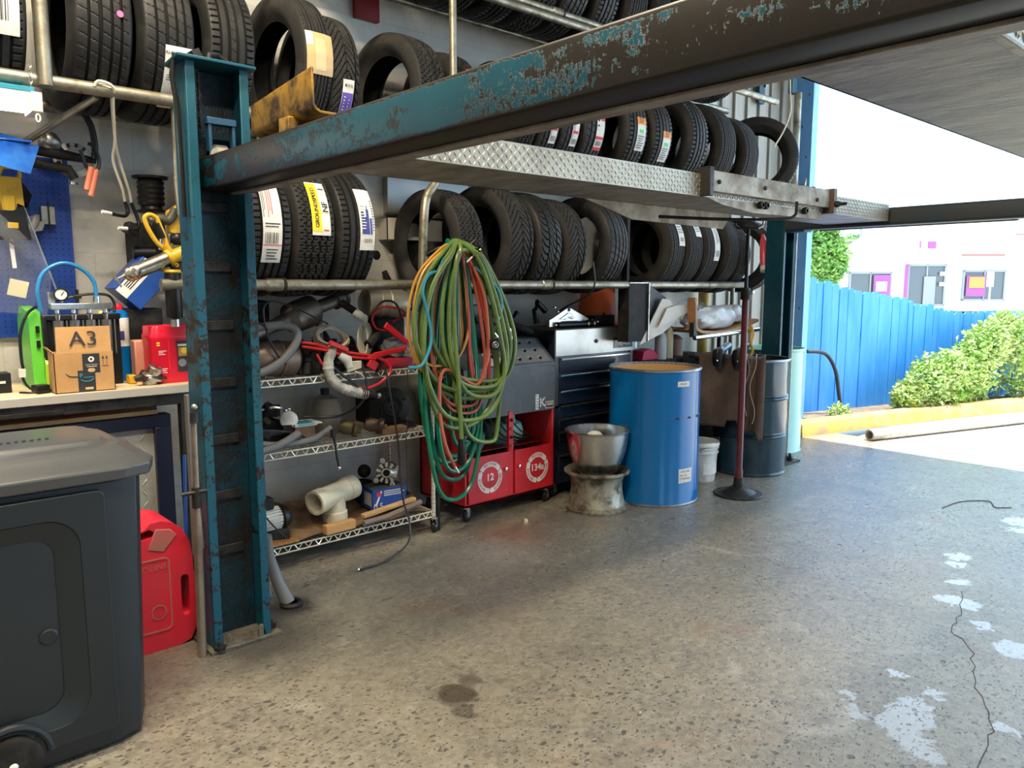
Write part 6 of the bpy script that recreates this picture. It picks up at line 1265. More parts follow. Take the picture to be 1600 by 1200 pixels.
# green injector machine
gm = thing('injector_cleaner', 'green and black injector machine with glass tubes behind the A3 box', 'workshop machine', (.8, 3.8, 1.01))
mb = MB()
x0 = .975; mb.prism([(x0, 3.73, 1.011), (x0, 3.96, 1.011), (x0, 3.96, 1.22), (x0, 3.9, 1.24), (x0, 3.75, 1.22)], (.008, 0, 0), green_mach); mb.build('side_panel', gm, bevel=.003); mb = MB()
x0 = .64; mb.prism([(x0, 3.7, 1.011), (x0, 3.96, 1.011), (x0, 3.96, 1.3), (x0, 3.9, 1.36), (x0, 3.72, 1.34)], (.045, 0, 0), green_mach)
mb.prism([(.684, 3.69, 1.011), (.684, 3.7, 1.011), (.684, 3.7, 1.15), (.684, 3.68, 1.12)], (.03, 0, 0), lime_m)
for z in (1.25, 1.19): mb.box(.66, 3.699, z, .675, 3.702, z + .03, black)
mb.build('side_panel', gm, bevel=.006)
mb = MB(); mb.box(.685, 3.72, 1.011, .99, 3.95, 1.3, black); mb.box(.685, 3.7, 1.3, .99, 3.72, 1.325, black); mb.box(.685, 3.69, 1.12, .70, 3.72, 1.32, black); mb.build('housing', gm, bevel=.004)
mb = MB(); mb.box(.72, 3.69, 1.345, .955, 3.76, 1.372, alu); mb.build('fuel_rail', gm, bevel=.003)
for k in range(4):
    x = .745 + k * .062
    mb = MB(); mb.lathe([(.019, 1.15), (.021, 1.15), (.021, 1.3), (.019, 1.3), (.019, 1.15)], clearp, (x, 3.70, 0), n=18)
    mb.build('glass_tube', gm)
    mb = MB(); mb.lathe([(0, 1.3), (.012, 1.3), (.015, 1.325), (.01, 1.33), (.01, 1.35), (0, 1.35)], chrome, (x, 3.71, 0), n=14); mb.lathe([(0, 1.12), (.022, 1.12), (.022, 1.15), (0, 1.15)], black, (x, 3.70, 0), n=14); mb.cyl((x + .03, 3.69, 1.15), (x + .03, 3.69, 1.3), .003, steel, n=6)
    for q in range(6): mb.box(x - .003, 3.678, 1.17 + q * .02, x + .006, 3.6785, 1.174 + q * .02, ink)
    mb.build('injector', gm)
mb = MB(); mb.lathe([(0, 0), (.025, 0), (.027, .006), (.027, .02), (.024, .024), (.024, .019), (0, .019)], blackm, (.765, 3.7, 1.41), (-.3, -1, 0), 24); mb.lathe([(0, .0195), (.022, .0195)], white_p, (.765, 3.7, 1.41), (-.3, -1, 0), 24); mb.box(.764, 3.678, 1.405, .767, 3.679, 1.425, ink, rot=RY(.7)); mb.cyl((.765, 3.705, 1.37), (.765, 3.705, 1.39), .006, steel); mb.box(.72, 3.73, 1.37, .745, 3.75, 1.42, alu); mb.build('pressure_gauge', gm)
mb = MB(); mb.tube(cat_rom([(.69, 3.72, 1.34), (.68, 3.71, 1.42), (.7, 3.71, 1.49), (.745, 3.71, 1.53), (.8, 3.71, 1.54), (.86, 3.71, 1.51), (.895, 3.71, 1.46), (.9, 3.71, 1.40), (.9, 3.71, 1.38)], 6), .0085, blue_tube, 12); mb.build('blue_tube', gm)
mb = MB(); mb.cyl((.9, 3.71, 1.365), (.9, 3.71, 1.4), .013, chrome); mb.tube(cat_rom([(.75, 3.74, 1.385), (.82, 3.73, 1.4), (.88, 3.73, 1.41), (.95, 3.73, 1.405), (.975, 3.73, 1.37), (.97, 3.72, 1.33)], 5), .006, black, 8); mb.cyl((.83, 3.73, 1.37), (.83, 3.73, 1.43), .007, black); mb.cyl((.815, 3.73, 1.4), (.845, 3.73, 1.4), .01, black); mb.tube(cat_rom([(.67, 3.7, 1.36), (.63, 3.68, 1.33), (.6, 3.67, 1.25), (.595, 3.66, 1.15), (.6, 3.66, 1.1)], 5), .006, black, 8)
mb.tube(cat_rom([(.59, 3.66, 1.1), (.6, 3.65, 1.05), (.63, 3.63, 1.02), (.7, 3.62, 1.02)], 5), .005, black, 8); mb.box(.58, 3.65, 1.075, .605, 3.67, 1.11, white_pl); mb.build('hose_fittings', gm)
mb = MB(); mb.box(.45, 3.7, 1.011, .56, 3.8, 1.09, black); mb.box(.5, 3.699, 1.05, .54, 3.7, 1.06, white_p); simple('black_charger', 'black plastic charger at the left end of the bench', 'charger', mb, bevel=.02, segs=3)
mb = MB(); mb.box(.62, 3.58, 1.011, .67, 3.63, 1.045, black, rot=RZ(.3)); mb.tube(cat_rom([(.57, 3.6, 1.02), (.6, 3.56, 1.02), (.64, 3.57, 1.02), (.68, 3.59, 1.02)], 4), .005, black, 6); simple('small_adapter', 'small black adapter with cable left of the A3 box', 'adapter', mb, bevel=.004)
# cans and tub
cn = thing('spray_can', 'blue and white can with a red cap behind the bench clutter', 'can', (1.02, 3.85, 1.01))
mb = MB(); c = (1.02, 3.85, 0); mb.lathe([(0, 1.011), (.042, 1.011), (.042, 1.17)], blue_drum, c, n=28); mb.lathe([(.0422, 1.17), (.0422, 1.3)], white_p, c, n=28); mb.lathe([(.042, 1.3), (.04, 1.32), (.025, 1.335), (0, 1.335)], blue_drum, c, n=28); mb.lathe([(0, 1.335), (.02, 1.335), (.022, 1.35), (.01, 1.365), (0, 1.365)], red_tub, c, n=20)
mb.box(1.0, 3.8065, 1.2, 1.03, 3.8075, 1.24, blue_ink); mb.build('can_body', cn)
mb = MB(); mb.lathe([(0, 1.011), (.03, 1.011), (.03, 1.3), (.02, 1.33), (0, 1.33)], M('pale_yellow_can', (.7, .68, .25), .4), (.985, 3.95, 0), n=22); simple('yellow_can', 'pale yellow can mostly hidden behind the blue can', 'can', mb)
mb = MB(); mb.box(1.045, 3.72, 1.011, 1.12, 3.79, 1.2, M('pink_dusty_tin', (.6, .28, .2), .55, col2=(.5, .22, .15), scale=6)); simple('pink_tin', 'faded pink rectangular tin left of the red tub', 'tin', mb, bevel=.006)
mb = MB(); mb.box(1.11, 3.56, 1.011, 1.16, 3.6, 1.02, yellow_tool); mb.box(1.0, 3.66, 1.011, 1.03, 3.72, 1.05, yellow_tool); mb.v = mb.v[8:]; mb.f = mb.f[:6]; mb.fm = mb.fm[:6]; simple('yellow_block', 'small yellow block on the bench beside the metal flange', 'block', mb, bevel=.004)
tb = thing('red_tub', 'bright red plastic tub with flame label on the bench', 'tub', (1.17, 3.66, 1.01))
mb = MB(); lp = [(x, y) for x, y in rrect(.175, .15, .035, 5, 1.165, 3.66)]
def lvl(s, z): return [(1.165 + (x - 1.165) * s, 3.66 + (y - 3.66) * s, z) for x, y in lp]
mb.loft([lvl(.95, 1.011), lvl(.98, 1.02), lvl(1.0, 1.2), lvl(1.05, 1.21), lvl(1.05, 1.225), lvl(.99, 1.235), lvl(.99, 1.262), lvl(.95, 1.267), lvl(.9, 1.26)], red_tub); mb.box(1.145, 3.582, 1.03, 1.152, 3.586, 1.2, red_tub); mb.build('tub_body', tb, sharp=50)
mb = MB(); f = 3.5835; rect(mb, 1.185, 1.06, 1.245, 1.2, f - .001, ink); rect(mb, 1.19, 1.13, 1.24, 1.17, f - .0015, post_or); rect(mb, 1.188, 1.175, 1.243, 1.185, f - .0015, white_p); mb.lathe([(0, 0), (.014, 0)], yellow_p, (1.215, f - .002, 1.155), (0, -1, 0), 12); mb.lathe([(0, 0), (.018, 0)], grey_trim, (1.205, f - .002, 1.1), (0, -1, 0), 14)
mb.build('tub_label', tb); mb = MB()
for z in (1.19, 1.18): rect(mb, 1.098, z, 1.112, z + .006, f - .0005, yellow_p)
for z, w in ((1.155, .035), (1.148, .02), (1.14, .028), (1.075, .035), (1.067, .03), (1.058, .034)): rect(mb, 1.105, z, 1.105 + w, z + .003, f - .0005, white_p)
mb.build('printing', tb)
mb = MB(); q = (1.06, 3.6, 1.011); mb.lathe([(0, 0), (.03, 0), (.035, .01), (.03, .03), (.045, .035), (.045, .045), (.03, .05), (.03, .085), (.022, .09), (.02, .06), (0, .06)], steel, q, (.35, -.35, 1), 24)
mb.prism([(1.0, 3.575, 1.03), (1.03, 3.55, 1.045), (1.1, 3.555, 1.04), (1.135, 3.58, 1.03), (1.12, 3.62, 1.05), (1.04, 3.62, 1.07)], (0, 0, .008), dark_metal); mb.cyl((1.0, 3.59, 1.04), (1.03, 3.58, 1.05), .012, dark_metal)
simple('metal_flange', 'steel hub flange lying on the bench in front of the red tub', 'car part', mb, bevel=.001)
bb = thing('blue_carton', 'tilted blue and white filter carton behind the grease gun', 'box', (1.09, 3.85, 1.3))
mb = MB(); q = RY(.75); cB = (1.12, 3.9, 1.46); mb.box(1.05, 3.82, 1.36, 1.2, 3.98, 1.56, box_blue, rot=q, c=cB)
def tbp(x, z, y=3.8193): v = q @ (Vector((x, y, z)) - Vector(cB)); return Vector(cB) + v
mb.add([tbp(1.06, 1.36), tbp(1.12, 1.36), tbp(1.12, 1.56), tbp(1.06, 1.56)], [(0, 1, 2, 3)], white_p); mb.lathe([(0, 0), (.018, 0)], red_ink, tbp(1.09, 1.53, 3.819), (0, -1, 0), 6)
for k in range(4): mb.add([tbp(1.07 + k * .01, 1.4, 3.8188), tbp(1.075 + k * .01, 1.4, 3.8188), tbp(1.075 + k * .01, 1.49, 3.8188), tbp(1.07 + k * .01, 1.49, 3.8188)], [(0, 1, 2, 3)], ink)
mb.build('carton', bb, bevel=.003); mb = MB(); mb.box(1.0, 3.86, 1.011, 1.22, 4.0, 1.34, blackm); simple('black_crate', 'black crate on the bench under the tilted blue carton', 'crate', mb, bevel=.008)
# grease gun (yellow, black barrel, silver tube)
gg = thing('grease_gun', 'yellow handled grease gun with silver tube and black barrel above the red tub', 'grease gun', (1.15, 3.5, 1.28))
mb = MB(); P0, P1 = Vector((.955, 3.5, 1.483)), Vector((1.14, 3.5, 1.562)); ax = (P1 - P0).normalized(); L = (P1 - P0).length
mb.lathe([(0, -.035), (.004, -.03), (.008, 0), (.02, .012), (.031, .02), (.034, .03), (.03, .034), (.034, .044), (.03, .05), (.034, .06), (.032, .07), (.032, L), (0, L)], M('worn_silver_tube', (.6, .57, .48), .25, .95, col2=(.35, .3, .22), scale=14), P0, ax, 28)
mb.cyl((.915, 3.5, 1.505), (.945, 3.49, 1.44), .004, steel, n=8); mb.cyl((.93, 3.5, 1.472), P0, .004, steel, n=8); mb.build('silver_tube', gg)
mb = MB(); mb.lathe([(.034, 0), (.04, .005), (.04, .018), (.034, .02)], yellow_tool, P1 - ax * .005, ax, 24)
mb.prism([(1.14, 3.485, 1.6), (1.19, 3.485, 1.57), (1.2, 3.485, 1.51), (1.17, 3.485, 1.5), (1.145, 3.485, 1.53)], (0, .03, 0), blackm); mb.cyl((1.14, 3.5, 1.56), (1.3, 3.5, 1.63), .03, yellow_tool, n=16)
for x, z in ((1.165, 1.57), (1.17, 1.535)): mb.lathe([(.004, 0), (.009, .0), (.009, .004), (.004, .004)], yellow_tool, (x, 3.485, z), (0, -1, 0), 12)
mb.build('gun_head', gg, bevel=.002)
mb = MB(); hnd = [(1.055, 3.5, 1.73), (1.075, 3.5, 1.745), (1.1, 3.5, 1.735), (1.11, 3.5, 1.715), (1.135, 3.5, 1.64), (1.14, 3.5, 1.6), (1.12, 3.5, 1.61), (1.095, 3.5, 1.635), (1.065, 3.5, 1.69)]
mb.tube(cat_rom(hnd, 5, closed=True), .010, yellow_tool, 10, closed=True); mb.tube([(1.1, 3.5, 1.71), (1.125, 3.5, 1.65)], .014, black, 10); mb.tube([(1.13, 3.5, 1.62), (1.16, 3.5, 1.57)], .018, yellow_tool, 10); mb.build('handle', gg)
mb = MB(); mb.lathe([(0, 1.285), (.008, 1.285), (.01, 1.305), (.03, 1.308), (.034, 1.315), (.034, 1.5), (.03, 1.51), (0, 1.51)], black, (1.155, 3.5, 0), n=26); mb.lathe([(.0345, 1.5), (.038, 1.505), (.034, 1.515)], yellow_tool, (1.155, 3.5, 0), n=22); mb.cyl((1.155, 3.5, 1.268), (1.155, 3.5, 1.3), .02, steel); mb.build('black_barrel', gg)
gd = thing('cordless_tool', 'second yellow and black cordless tool hanging against the blue post', 'power tool', (1.2, 3.55, 1.6))
mb = MB(); mb.prism([(1.17, 3.55, 1.77), (1.24, 3.55, 1.82), (1.25, 3.55, 1.7), (1.26, 3.55, 1.6), (1.22, 3.55, 1.62), (1.2, 3.55, 1.66), (1.17, 3.55, 1.68)], (0, .05, 0), yellow_tool); mb.build('body', gd, bevel=.006)
mb = MB(); mb.tube(cat_rom([(1.09, 3.55, 1.72), (1.13, 3.55, 1.735), (1.17, 3.55, 1.73), (1.2, 3.55, 1.78)], 4), .02, M('olive_black', (.05, .048, .035), .5), 12); mb.tube([(1.13, 3.55, 1.6), (1.14, 3.55, 1.67)], .012, steel, 10); mb.tube([(1.17, 3.55, 1.58), (1.165, 3.55, 1.67)], .008, chrome, 8); mb.sph((1.2, 3.55, 1.65), .03, black, 12); mb.build('trigger_handle', gd)
mb = MB(); mb.tube([(1.2, 3.5, 1.9), (1.21, 3.5, 1.75)], .02, pipe_m, 12); mb.tube([(1.205, 3.5, 2.2), (1.2, 3.5, 1.9)], .018, pipe_m, 12); simple('tool_hanger', 'pale hanging tube above the second yellow tool', 'hanger', mb)
mb = MB(); mb.prism([(1.18, 3.35, 1.43), (1.205, 3.35, 1.45), (1.235, 3.35, 1.3), (1.24, 3.35, 1.15), (1.22, 3.35, 1.12), (1.195, 3.35, 1.13), (1.2, 3.35, 1.3)], (0, .012, 0), alu); mb.tube(cat_rom([(1.2, 3.36, 1.62), (1.22, 3.36, 1.58), (1.19, 3.36, 1.53), (1.2, 3.36, 1.48), (1.21, 3.36, 1.43)], 5), .01, steel, 8)
for k in range(4): mb.lathe([(.005, 0), (.011, .003), (.005, .006)], chrome, (1.205 + .004 * (k % 2), 3.35, 1.45 + k * .022), (.3 * (k % 2), -1, .2), 10)
mb.tube(cat_rom([(1.21, 3.36, 1.15), (1.2, 3.36, 1.08), (1.23, 3.36, 1.04), (1.26, 3.36, 1.02)], 4), .012, black, 8); simple('silver_strap', 'bright bent metal strap and chain beside the blue post', 'strap', mb, bevel=.001)
mb = MB(); mb.lathe([(.0, 0), (.07, 0), (.075, .006), (.05, .012), (.045, .03)] + [(.055 + .006 * (k % 2), .03 + k * .012) for k in range(10)] + [(.05, .15), (.078, .155), (.08, .165), (0, .165)], black, (1.21, 3.9, 1.79), (0, 0, 1), 28); mb.cyl((1.21, 3.9, 1.87), (1.21, 4.09, 1.87), .01, steel); simple('wire_spool', 'black cable spool on the wall left of the blue post', 'spool', mb)
mb = MB(); mb.box(1.14, 3.9, 1.55, 1.26, 4.08, 1.74, blackm, rot=RZ(.1)); mb.cyl((1.12, 3.92, 1.6), (1.22, 3.9, 1.6), .03, black); mb.box(1.1, 3.92, 1.68, 1.2, 4.0, 1.73, dark_metal, rot=RY(.4)); simple('black_tool_cluster', 'black wall mounted tool under the cable spool', 'tool', mb, bevel=.006)
# pegboard
def peg_mat():
    m, nt, b = newmat('perforated_blue_board'); g = nd(nt, 'ShaderNodeNewGeometry')
    sc = nd(nt, 'ShaderNodeVectorMath', operation='SCALE'); sc.inputs['Scale'].default_value = 40.; nt.links.new(g.outputs['Position'], sc.inputs[0])
    f = nd(nt, 'ShaderNodeVectorMath', operation='FRACTION'); nt.links.new(sc.outputs[0], f.inputs[0])
    s = nd(nt, 'ShaderNodeVectorMath', operation='SUBTRACT'); s.inputs[1].default_value = (.5, .5, .5); nt.links.new(f.outputs[0], s.inputs[0])
    k = nd(nt, 'ShaderNodeVectorMath', operation='MULTIPLY'); k.inputs[1].default_value = (1, 0, 1); nt.links.new(s.outputs[0], k.inputs[0])
    L = nd(nt, 'ShaderNodeVectorMath', operation='LENGTH'); nt.links.new(k.outputs[0], L.inputs[0])
    r = ramp(nt, L.outputs['Value'], [(.12, 0.), (.15, 1.)])
    nt.links.new(mixc(nt, r.outputs[0], (.003, .006, .03), (.01, .055, .32)), b.inputs['Base Color']); b.inputs['Roughness'].default_value = .45
    return m
pg = thing('pegboard', 'blue perforated pegboard on the wall above the bench', 'pegboard', (.2, 4.08, 1.22)); mb = MB(); mb.box(-.7, 4.07, 1.215, .905, 4.09, 2.02, peg_mat()); mb.box(-.7, 4.09, 1.25, .85, 4.1, 2.0, dark_metal); mb.build('board', pg)
mb = MB(); mb.box(.775, 4.02, 1.72, .83, 4.07, 1.8, steel); mb.box(.8, 4.0, 1.7, .805, 4.02, 1.82, dark_metal); simple('hinge_plate', 'small steel hinge plate hanging on the pegboard', 'hinge', mb, bevel=.002)
mb = MB(); P = [(.70 + .05 * math.cos(t), 4.0, 1.75 + .055 * math.sin(t)) for t in [PI * (.75 + k * 1.3 / 12) for k in range(13)]]; mb.tube(P, .016, grey_trim, 8); mb.tube([(.68, 4.02, 1.9), (.72, 4.02, 1.84), (.70, 4.0, 1.8)], .025, blackm, 10); mb.prism([(.72, 4.0, 1.71), (.79, 4.0, 1.74), (.77, 4.0, 1.69), (.72, 4.0, 1.68)], (0, .06, 0), grey_trim); simple('caliper_bracket', 'curved grey caliper bracket hanging on the pegboard', 'car part', mb)
sa = thing('cordless_tool', 'yellow and black cordless tool hanging at the far left on the pegboard', 'power tool', (.6, 3.9, 1.7))
mb = MB(); mb.prism([(.55, 3.86, 1.9), (.68, 3.86, 1.9), (.685, 3.86, 1.78), (.66, 3.86, 1.79), (.65, 3.86, 1.74), (.61, 3.86, 1.73), (.6, 3.86, 1.8), (.55, 3.86, 1.82)], (0, .07, 0), yellow_tool); mb.box(.61, 3.852, 1.74, .65, 3.86, 1.82, yellow_tool); mb.tube([(.6, 3.89, 1.9), (.62, 3.89, 1.94), (.68, 3.89, 1.94), (.68, 3.89, 1.9)], .01, yellow_tool, 8); mb.build('body', sa, bevel=.006)
mb = MB(); mb.prism([(.54, 3.85, 1.76), (.64, 3.85, 1.76), (.68, 3.85, 1.78), (.70, 3.85, 1.64), (.54, 3.85, 1.64)], (0, .09, 0), black); mb.box(.615, 3.845, 1.685, .655, 3.85, 1.71, yellow_tool); mb.build('battery', sa, bevel=.006)
pbg = MB(); 
for j in range(9):
    row = []
nx, ny = 14, 18; vs = []
for j in range(ny):
    for i in range(nx):
        u, v = i / (nx - 1), j / (ny - 1); x = .50 + .24 * u + .02 * math.sin(v * 5); z = 1.34 + .42 * v - .02 * u; vs.append((x, 3.86 + .02 * math.sin(u * 7 + v * 9) - .03 * math.sin(PI * u) * math.sin(PI * v), z))
pbg.add(vs, [(j * nx + i, j * nx + i + 1, (j + 1) * nx + i + 1, (j + 1) * nx + i) for j in range(ny - 1) for i in range(nx - 1)], bagp)
cb = thing('plastic_bag', 'clear plastic bag holding a yellow card at the left of the pegboard', 'bag', (.6, 3.86, 1.35)); pbg.build('bag', cb)
mb = MB(); mb.box(.60, 3.85, 1.40, .67, 3.853, 1.47, M('pale_yellow_card', (.7, .62, .4), .6), rot=RY(.25)); mb.box(.62, 3.86, 1.52, .635, 3.865, 1.66, white_p, rot=RY(-.05)); mb.build('card', cb)
mb = MB(); mb.tube([(.69, 3.9, 1.78), (.74, 3.9, 1.6), (.79, 3.9, 1.42)], .004, steel, 6); mb.tube([(.55, 3.84, 1.66), (.62, 3.84, 1.63), (.66, 3.84, 1.6)], .007, dark_metal, 6); simple('metal_rod', 'thin steel rod slanting down over the pegboard', 'rod', mb)
# rotor, black hoses, pliers
ro = thing('brake_rotor', 'steel slotted ring hanging beside the top of the pegboard', 'brake rotor', (.9, 3.95, 1.99))
mb = MB(); a = Vector((-.25, -.95, .1)).normalized(); mb.lathe([(.05, -.006), (.078, -.006), (.08, 0), (.078, .006), (.05, .006), (.046, 0), (.05, -.006)], steel, (.9, 3.93, 2.0), a, 36)
for k in range(9):
    t = -.6 + k * .5; mb.box(.9 + .065 * math.cos(t) - .008, 3.915, 2.0 + .065 * math.sin(t) - .006, .9 + .065 * math.cos(t) + .008, 3.922, 2.0 + .065 * math.sin(t) + .006, dark_metal, rot=RY(-t))
mb.build('ring', ro); mb = MB(); mb.lathe([(0, -.03), (.03, -.03), (.045, -.01), (.04, .02), (.02, .04), (0, .045)], steel, (.81, 3.93, 2.07), (-.3, -.8, .4), 22); mb.cyl((.81, 3.93, 2.06), (.84, 4.09, 2.05), .01, steel); mb.build('dome_cap', ro)
mb = MB(); mb.tube([(.7, 3.85, 2.02), (.8, 3.85, 2.01), (.83, 3.85, 2.01), (.92, 3.85, 2.0), (.97, 3.85, 1.995)], .018, black, 12, rs=[.02, .02, .023, .018, .012]); mb.tube([(.7, 3.85, 1.965), (.8, 3.85, 1.955), (.86, 3.85, 1.95), (.88, 3.85, 1.91)], .02, blackm, 12); mb.lathe([(0, 0), (.016, 0), (.016, .01), (0, .01)], chrome, (.875, 3.85, 1.885), n=14)
mb.tube(cat_rom([(.93, 3.83, 2.19), (.955, 3.83, 2.14), (.965, 3.83, 2.06), (.96, 3.83, 2.0)], 4), .014, black, 10, rs=None); simple('black_hose_tools', 'black hose clamps and tubes hanging above the pegboard', 'hose tools', mb)
mb = MB(); mb.tube(cat_rom([(.9, 3.8, 2.03), (.915, 3.8, 1.97), (.94, 3.8, 1.94), (.965, 3.8, 1.96), (.97, 3.8, 2.0), (.95, 3.8, 2.05), (.93, 3.8, 2.06)], 4), .008, black, 8); mb.tube([(.935, 3.79, 1.96), (.91, 3.79, 1.86)], .012, cop, 10); mb.tube([(.955, 3.79, 1.95), (.925, 3.79, 1.835)], .012, cop, 10)
simple('hose_pinch_pliers', 'pliers with coral orange sleeves hanging beside the pegboard', 'pliers', mb)
# folded wire rack arms (bicycle-hook like bent tube)
mb = MB()
for dx, dz, dy in ((0, 0, 0), (.035, .0, .03)):
    mb.tube(cat_rom([(.885, 3.46 + dy, 2.23), (.9, 3.45 + dy, 2.25), (.95, 3.45 + dy, 2.235), (.96 + dx * .1, 3.5 + dy, 2.18), (.985 + dx * .3, 3.6 + dy, 2.05), (.995 + dx, 3.68 + dy, 1.98), (1.045 + dx, 3.75 + dy, 1.87), (1.06 + dx, 3.78 + dy, 1.82 + dz)], 5), .006, cream_pvc, 8)
mb.tube(cat_rom([(1.06, 3.78, 1.82), (1.07, 3.78, 1.78), (1.05, 3.76, 1.755), (.99, 3.74, 1.76)], 5), .008, black, 8); mb.tube(cat_rom([(1.095, 3.81, 1.82), (1.115, 3.81, 1.76), (1.12, 3.8, 1.72), (1.1, 3.78, 1.7), (1.06, 3.77, 1.7)], 5), .008, black, 8)
mb.tube([(.99, 3.74, 1.76), (.95, 3.73, 1.765)], .0085, white_pl, 8); mb.tube([(1.06, 3.77, 1.7), (1.02, 3.76, 1.7)], .0085, white_pl, 8)
simple('bent_hook_rods', 'pair of cream bent rods with black tips hanging from the middle rail', 'hooks', mb)
# shop light with chain, blue glossy card
sl_ = thing('shop_light', 'white fluorescent shop light hanging by a chain at the far left', 'lamp', (.2, 3.45, 2.08))
mb = MB(); mb.prism([(-.5, 3.36, 2.1), (-.5, 3.38, 2.155), (-.5, 3.48, 2.155), (-.5, 3.5, 2.1), (-.5, 3.49, 2.1), (-.5, 3.47, 2.145), (-.5, 3.39, 2.145), (-.5, 3.37, 2.1)], (1.17, 0, 0), white_paint); mb.box(.645, 3.36, 2.085, .68, 3.5, 2.155, white_paint); mb.box(-.5, 3.38, 2.156, .66, 3.5, 2.175, hose_blue); mb.build('housing', sl_, bevel=.002)
mb = MB(); mb.cyl((-.48, 3.41, 2.105), (.645, 3.41, 2.105), .014, lamp_m, n=14); mb.cyl((-.48, 3.455, 2.105), (.645, 3.455, 2.105), .014, lamp_m, n=14); mb.build('tube_lamp', sl_)
mb = MB()
for k in range(8): mb.tube([(.66 + (.006 * math.cos(t) if k % 2 else 0), 3.43 + (0 if k % 2 else .006 * math.cos(t)), 2.165 + k * .014 + .009 * math.sin(t)) for t in [2 * PI * i / 10 for i in range(10)]], .0018, steel, 5, closed=True)
mb.tube([(.66 + .007 * math.cos(t), 3.35, 2.06 + .014 * math.sin(t)) for t in [2 * PI * i / 12 for i in range(12)]], .003, white_paint, 6, closed=True); mb.build('chain', sl_)
mb = MB(); mb.prism([(.3, 3.62, 2.02), (.735, 3.75, 2.02), (.69, 3.72, 1.9), (.35, 3.62, 1.96)], (0, .004, 0), blue_paper); mb.prism([(.3, 3.7, 2.1), (.68, 3.8, 2.05), (.68, 3.8, 2.02), (.3, 3.7, 2.03)], (0, .004, 0), blue_paper); mb.box(.3, 3.7, 2.025, .7, 4.09, 2.03, blue_paper)
simple('blue_card_sheet', 'glossy blue folded card under the shop light', 'card', mb)

# ------------------------------------------------------------------ big wheeled bin and fuel can
bn = thing('storage_bin', 'large dark wheeled plastic bin with grey lid in the left foreground', 'bin', (.15, 2.78, 0))
def cham(x0, x1, y0, y1, c, z, n=3):
    out = []
    for (cx_, cy_, a0) in ((x1 - c, y1 - c, 0), (x0 + c, y1 - c, 90), (x0 + c, y0 + c, 180), (x1 - c, y0 + c, 270)):
        for k in range(n + 1):
            a = math.radians(a0 + 90 * k / n)
            s = 1.0
            out.append((cx_ + c * math.cos(a) * s, cy_ + c * math.sin(a) * s, z))
    return out
mb = MB()
B = lambda z: cham(-.42 - .03 * z, .695 + .035 * z, 2.515 - .0 * z, 2.98 + .05 * z, .1, z, 2)
L0 = [cham(-.39, .665, 2.545, 2.95, .08, .0, 2), cham(-.41, .69, 2.52, 2.975, .1, .02, 2)] + [B(z) for z in (.06, .3, .6, .86)] 
mb.loft(L0, bin_m, True, True)
mb.build('bin_body', bn, sharp=25, bevel=.006)
mb = MB(); o_ = rrect(1.06, .76, .02, 5, .06, .46); i_ = rrect(.91, .63, .09, 5, .06, .455); m_ = rrect(.78, .53, .06, 5, .06, .455)
mb.ring([(x, 2.492, z) for x, z in o_], [(x, 2.492, z) for x, z in i_], (0, .028, 0), bin_m)
n = len(i_); mb.add([(x, 2.4925, z) for x, z in i_] + [(x, 2.513, z) for x, z in m_], [(k, n + k, n + (k + 1) % n, (k + 1) % n) for k in range(n)], bin_m)
mb.lathe([(0, .003), (.02, .003), (.025, 0)], bin_m, (.42, 2.512, .42), (0, -1, 0), 20)
mb.build('side_panel', bn, bevel=.004, sharp=25)
mb = MB()
for e, z in ((.035, .865), (.04, .868), (.045, .905), (.03, .912), (.01, .925), (-.03, .955), (-.05, .965), (-.09, .972), (-.1, .985), (-.12, .988)):
    mb.v += [(0, 0, 0)] * 0
LL = []
for e, z in ((.02, .862), (.035, .866), (.038, .9), (.028, .908), (.01, .915), (-.02, .94), (-.045, .955), (-.075, .958), (-.09, .972), (-.12, .976), (-.2, .98)):
    LL.append(cham(-.45 - e, .725 + e, 2.515 - e, 3.03 + e, max(.03, .1 + e * .4), z, 2))
mb.loft(LL, grey_pl, True, True); mb.build('lid', bn, bevel=.004, sharp=20)
mb = MB()
for k in range(40): mb.box(-.3 + k * .02, 2.68, .979, -.29 + k * .02, 2.685, .984, grey_pl)
mb.build('lid_texture', bn)
for x in (.30,):
    mb = MB(); mb.lathe([(0, .028), (.035, .028), (.05, .022), (.068, .024), (.078, .018), (.078, -.02), (0, -.02)], blackm, (x, 2.49, .083), (0, -1, 0), 36); w_ = mb.build('wheel', bn)
    mb = MB(); mb.lathe([(0, .036), (.006, .036), (.012, .03), (.012, .026)], white_pl, (x, 2.49, .083), (0, -1, 0), 16); mb.build('hub', w_)
    mb = MB(); P = [(x + .10 * math.cos(t), .083 + .10 * math.sin(t)) for t in [PI * k / 16 for k in range(17)]]
    mb.tube([(px, 2.494, max(pz, .02)) for px, pz in P], .012, bin_m, 8); mb.build('wheel_arch', bn)
gc = thing('fuel_can', 'red plastic fuel can between the dark bin and the blue post', 'fuel can', (.9, 3.2, 0))
body = [(.70, .0), (.975, .0), (1.02, .015), (1.04, .06), (1.045, .13), (1.04, .36), (1.03, .43), (1.005, .48), (.965, .515), (.925, .528), (.885, .525), (.865, .505), (.70, .46)]
mb = MB(); mb.prism([(x, 3.1, z) for x, z in body], (0, .22, 0), red_can); can = mb.build('can_body', gc, sharp=60)
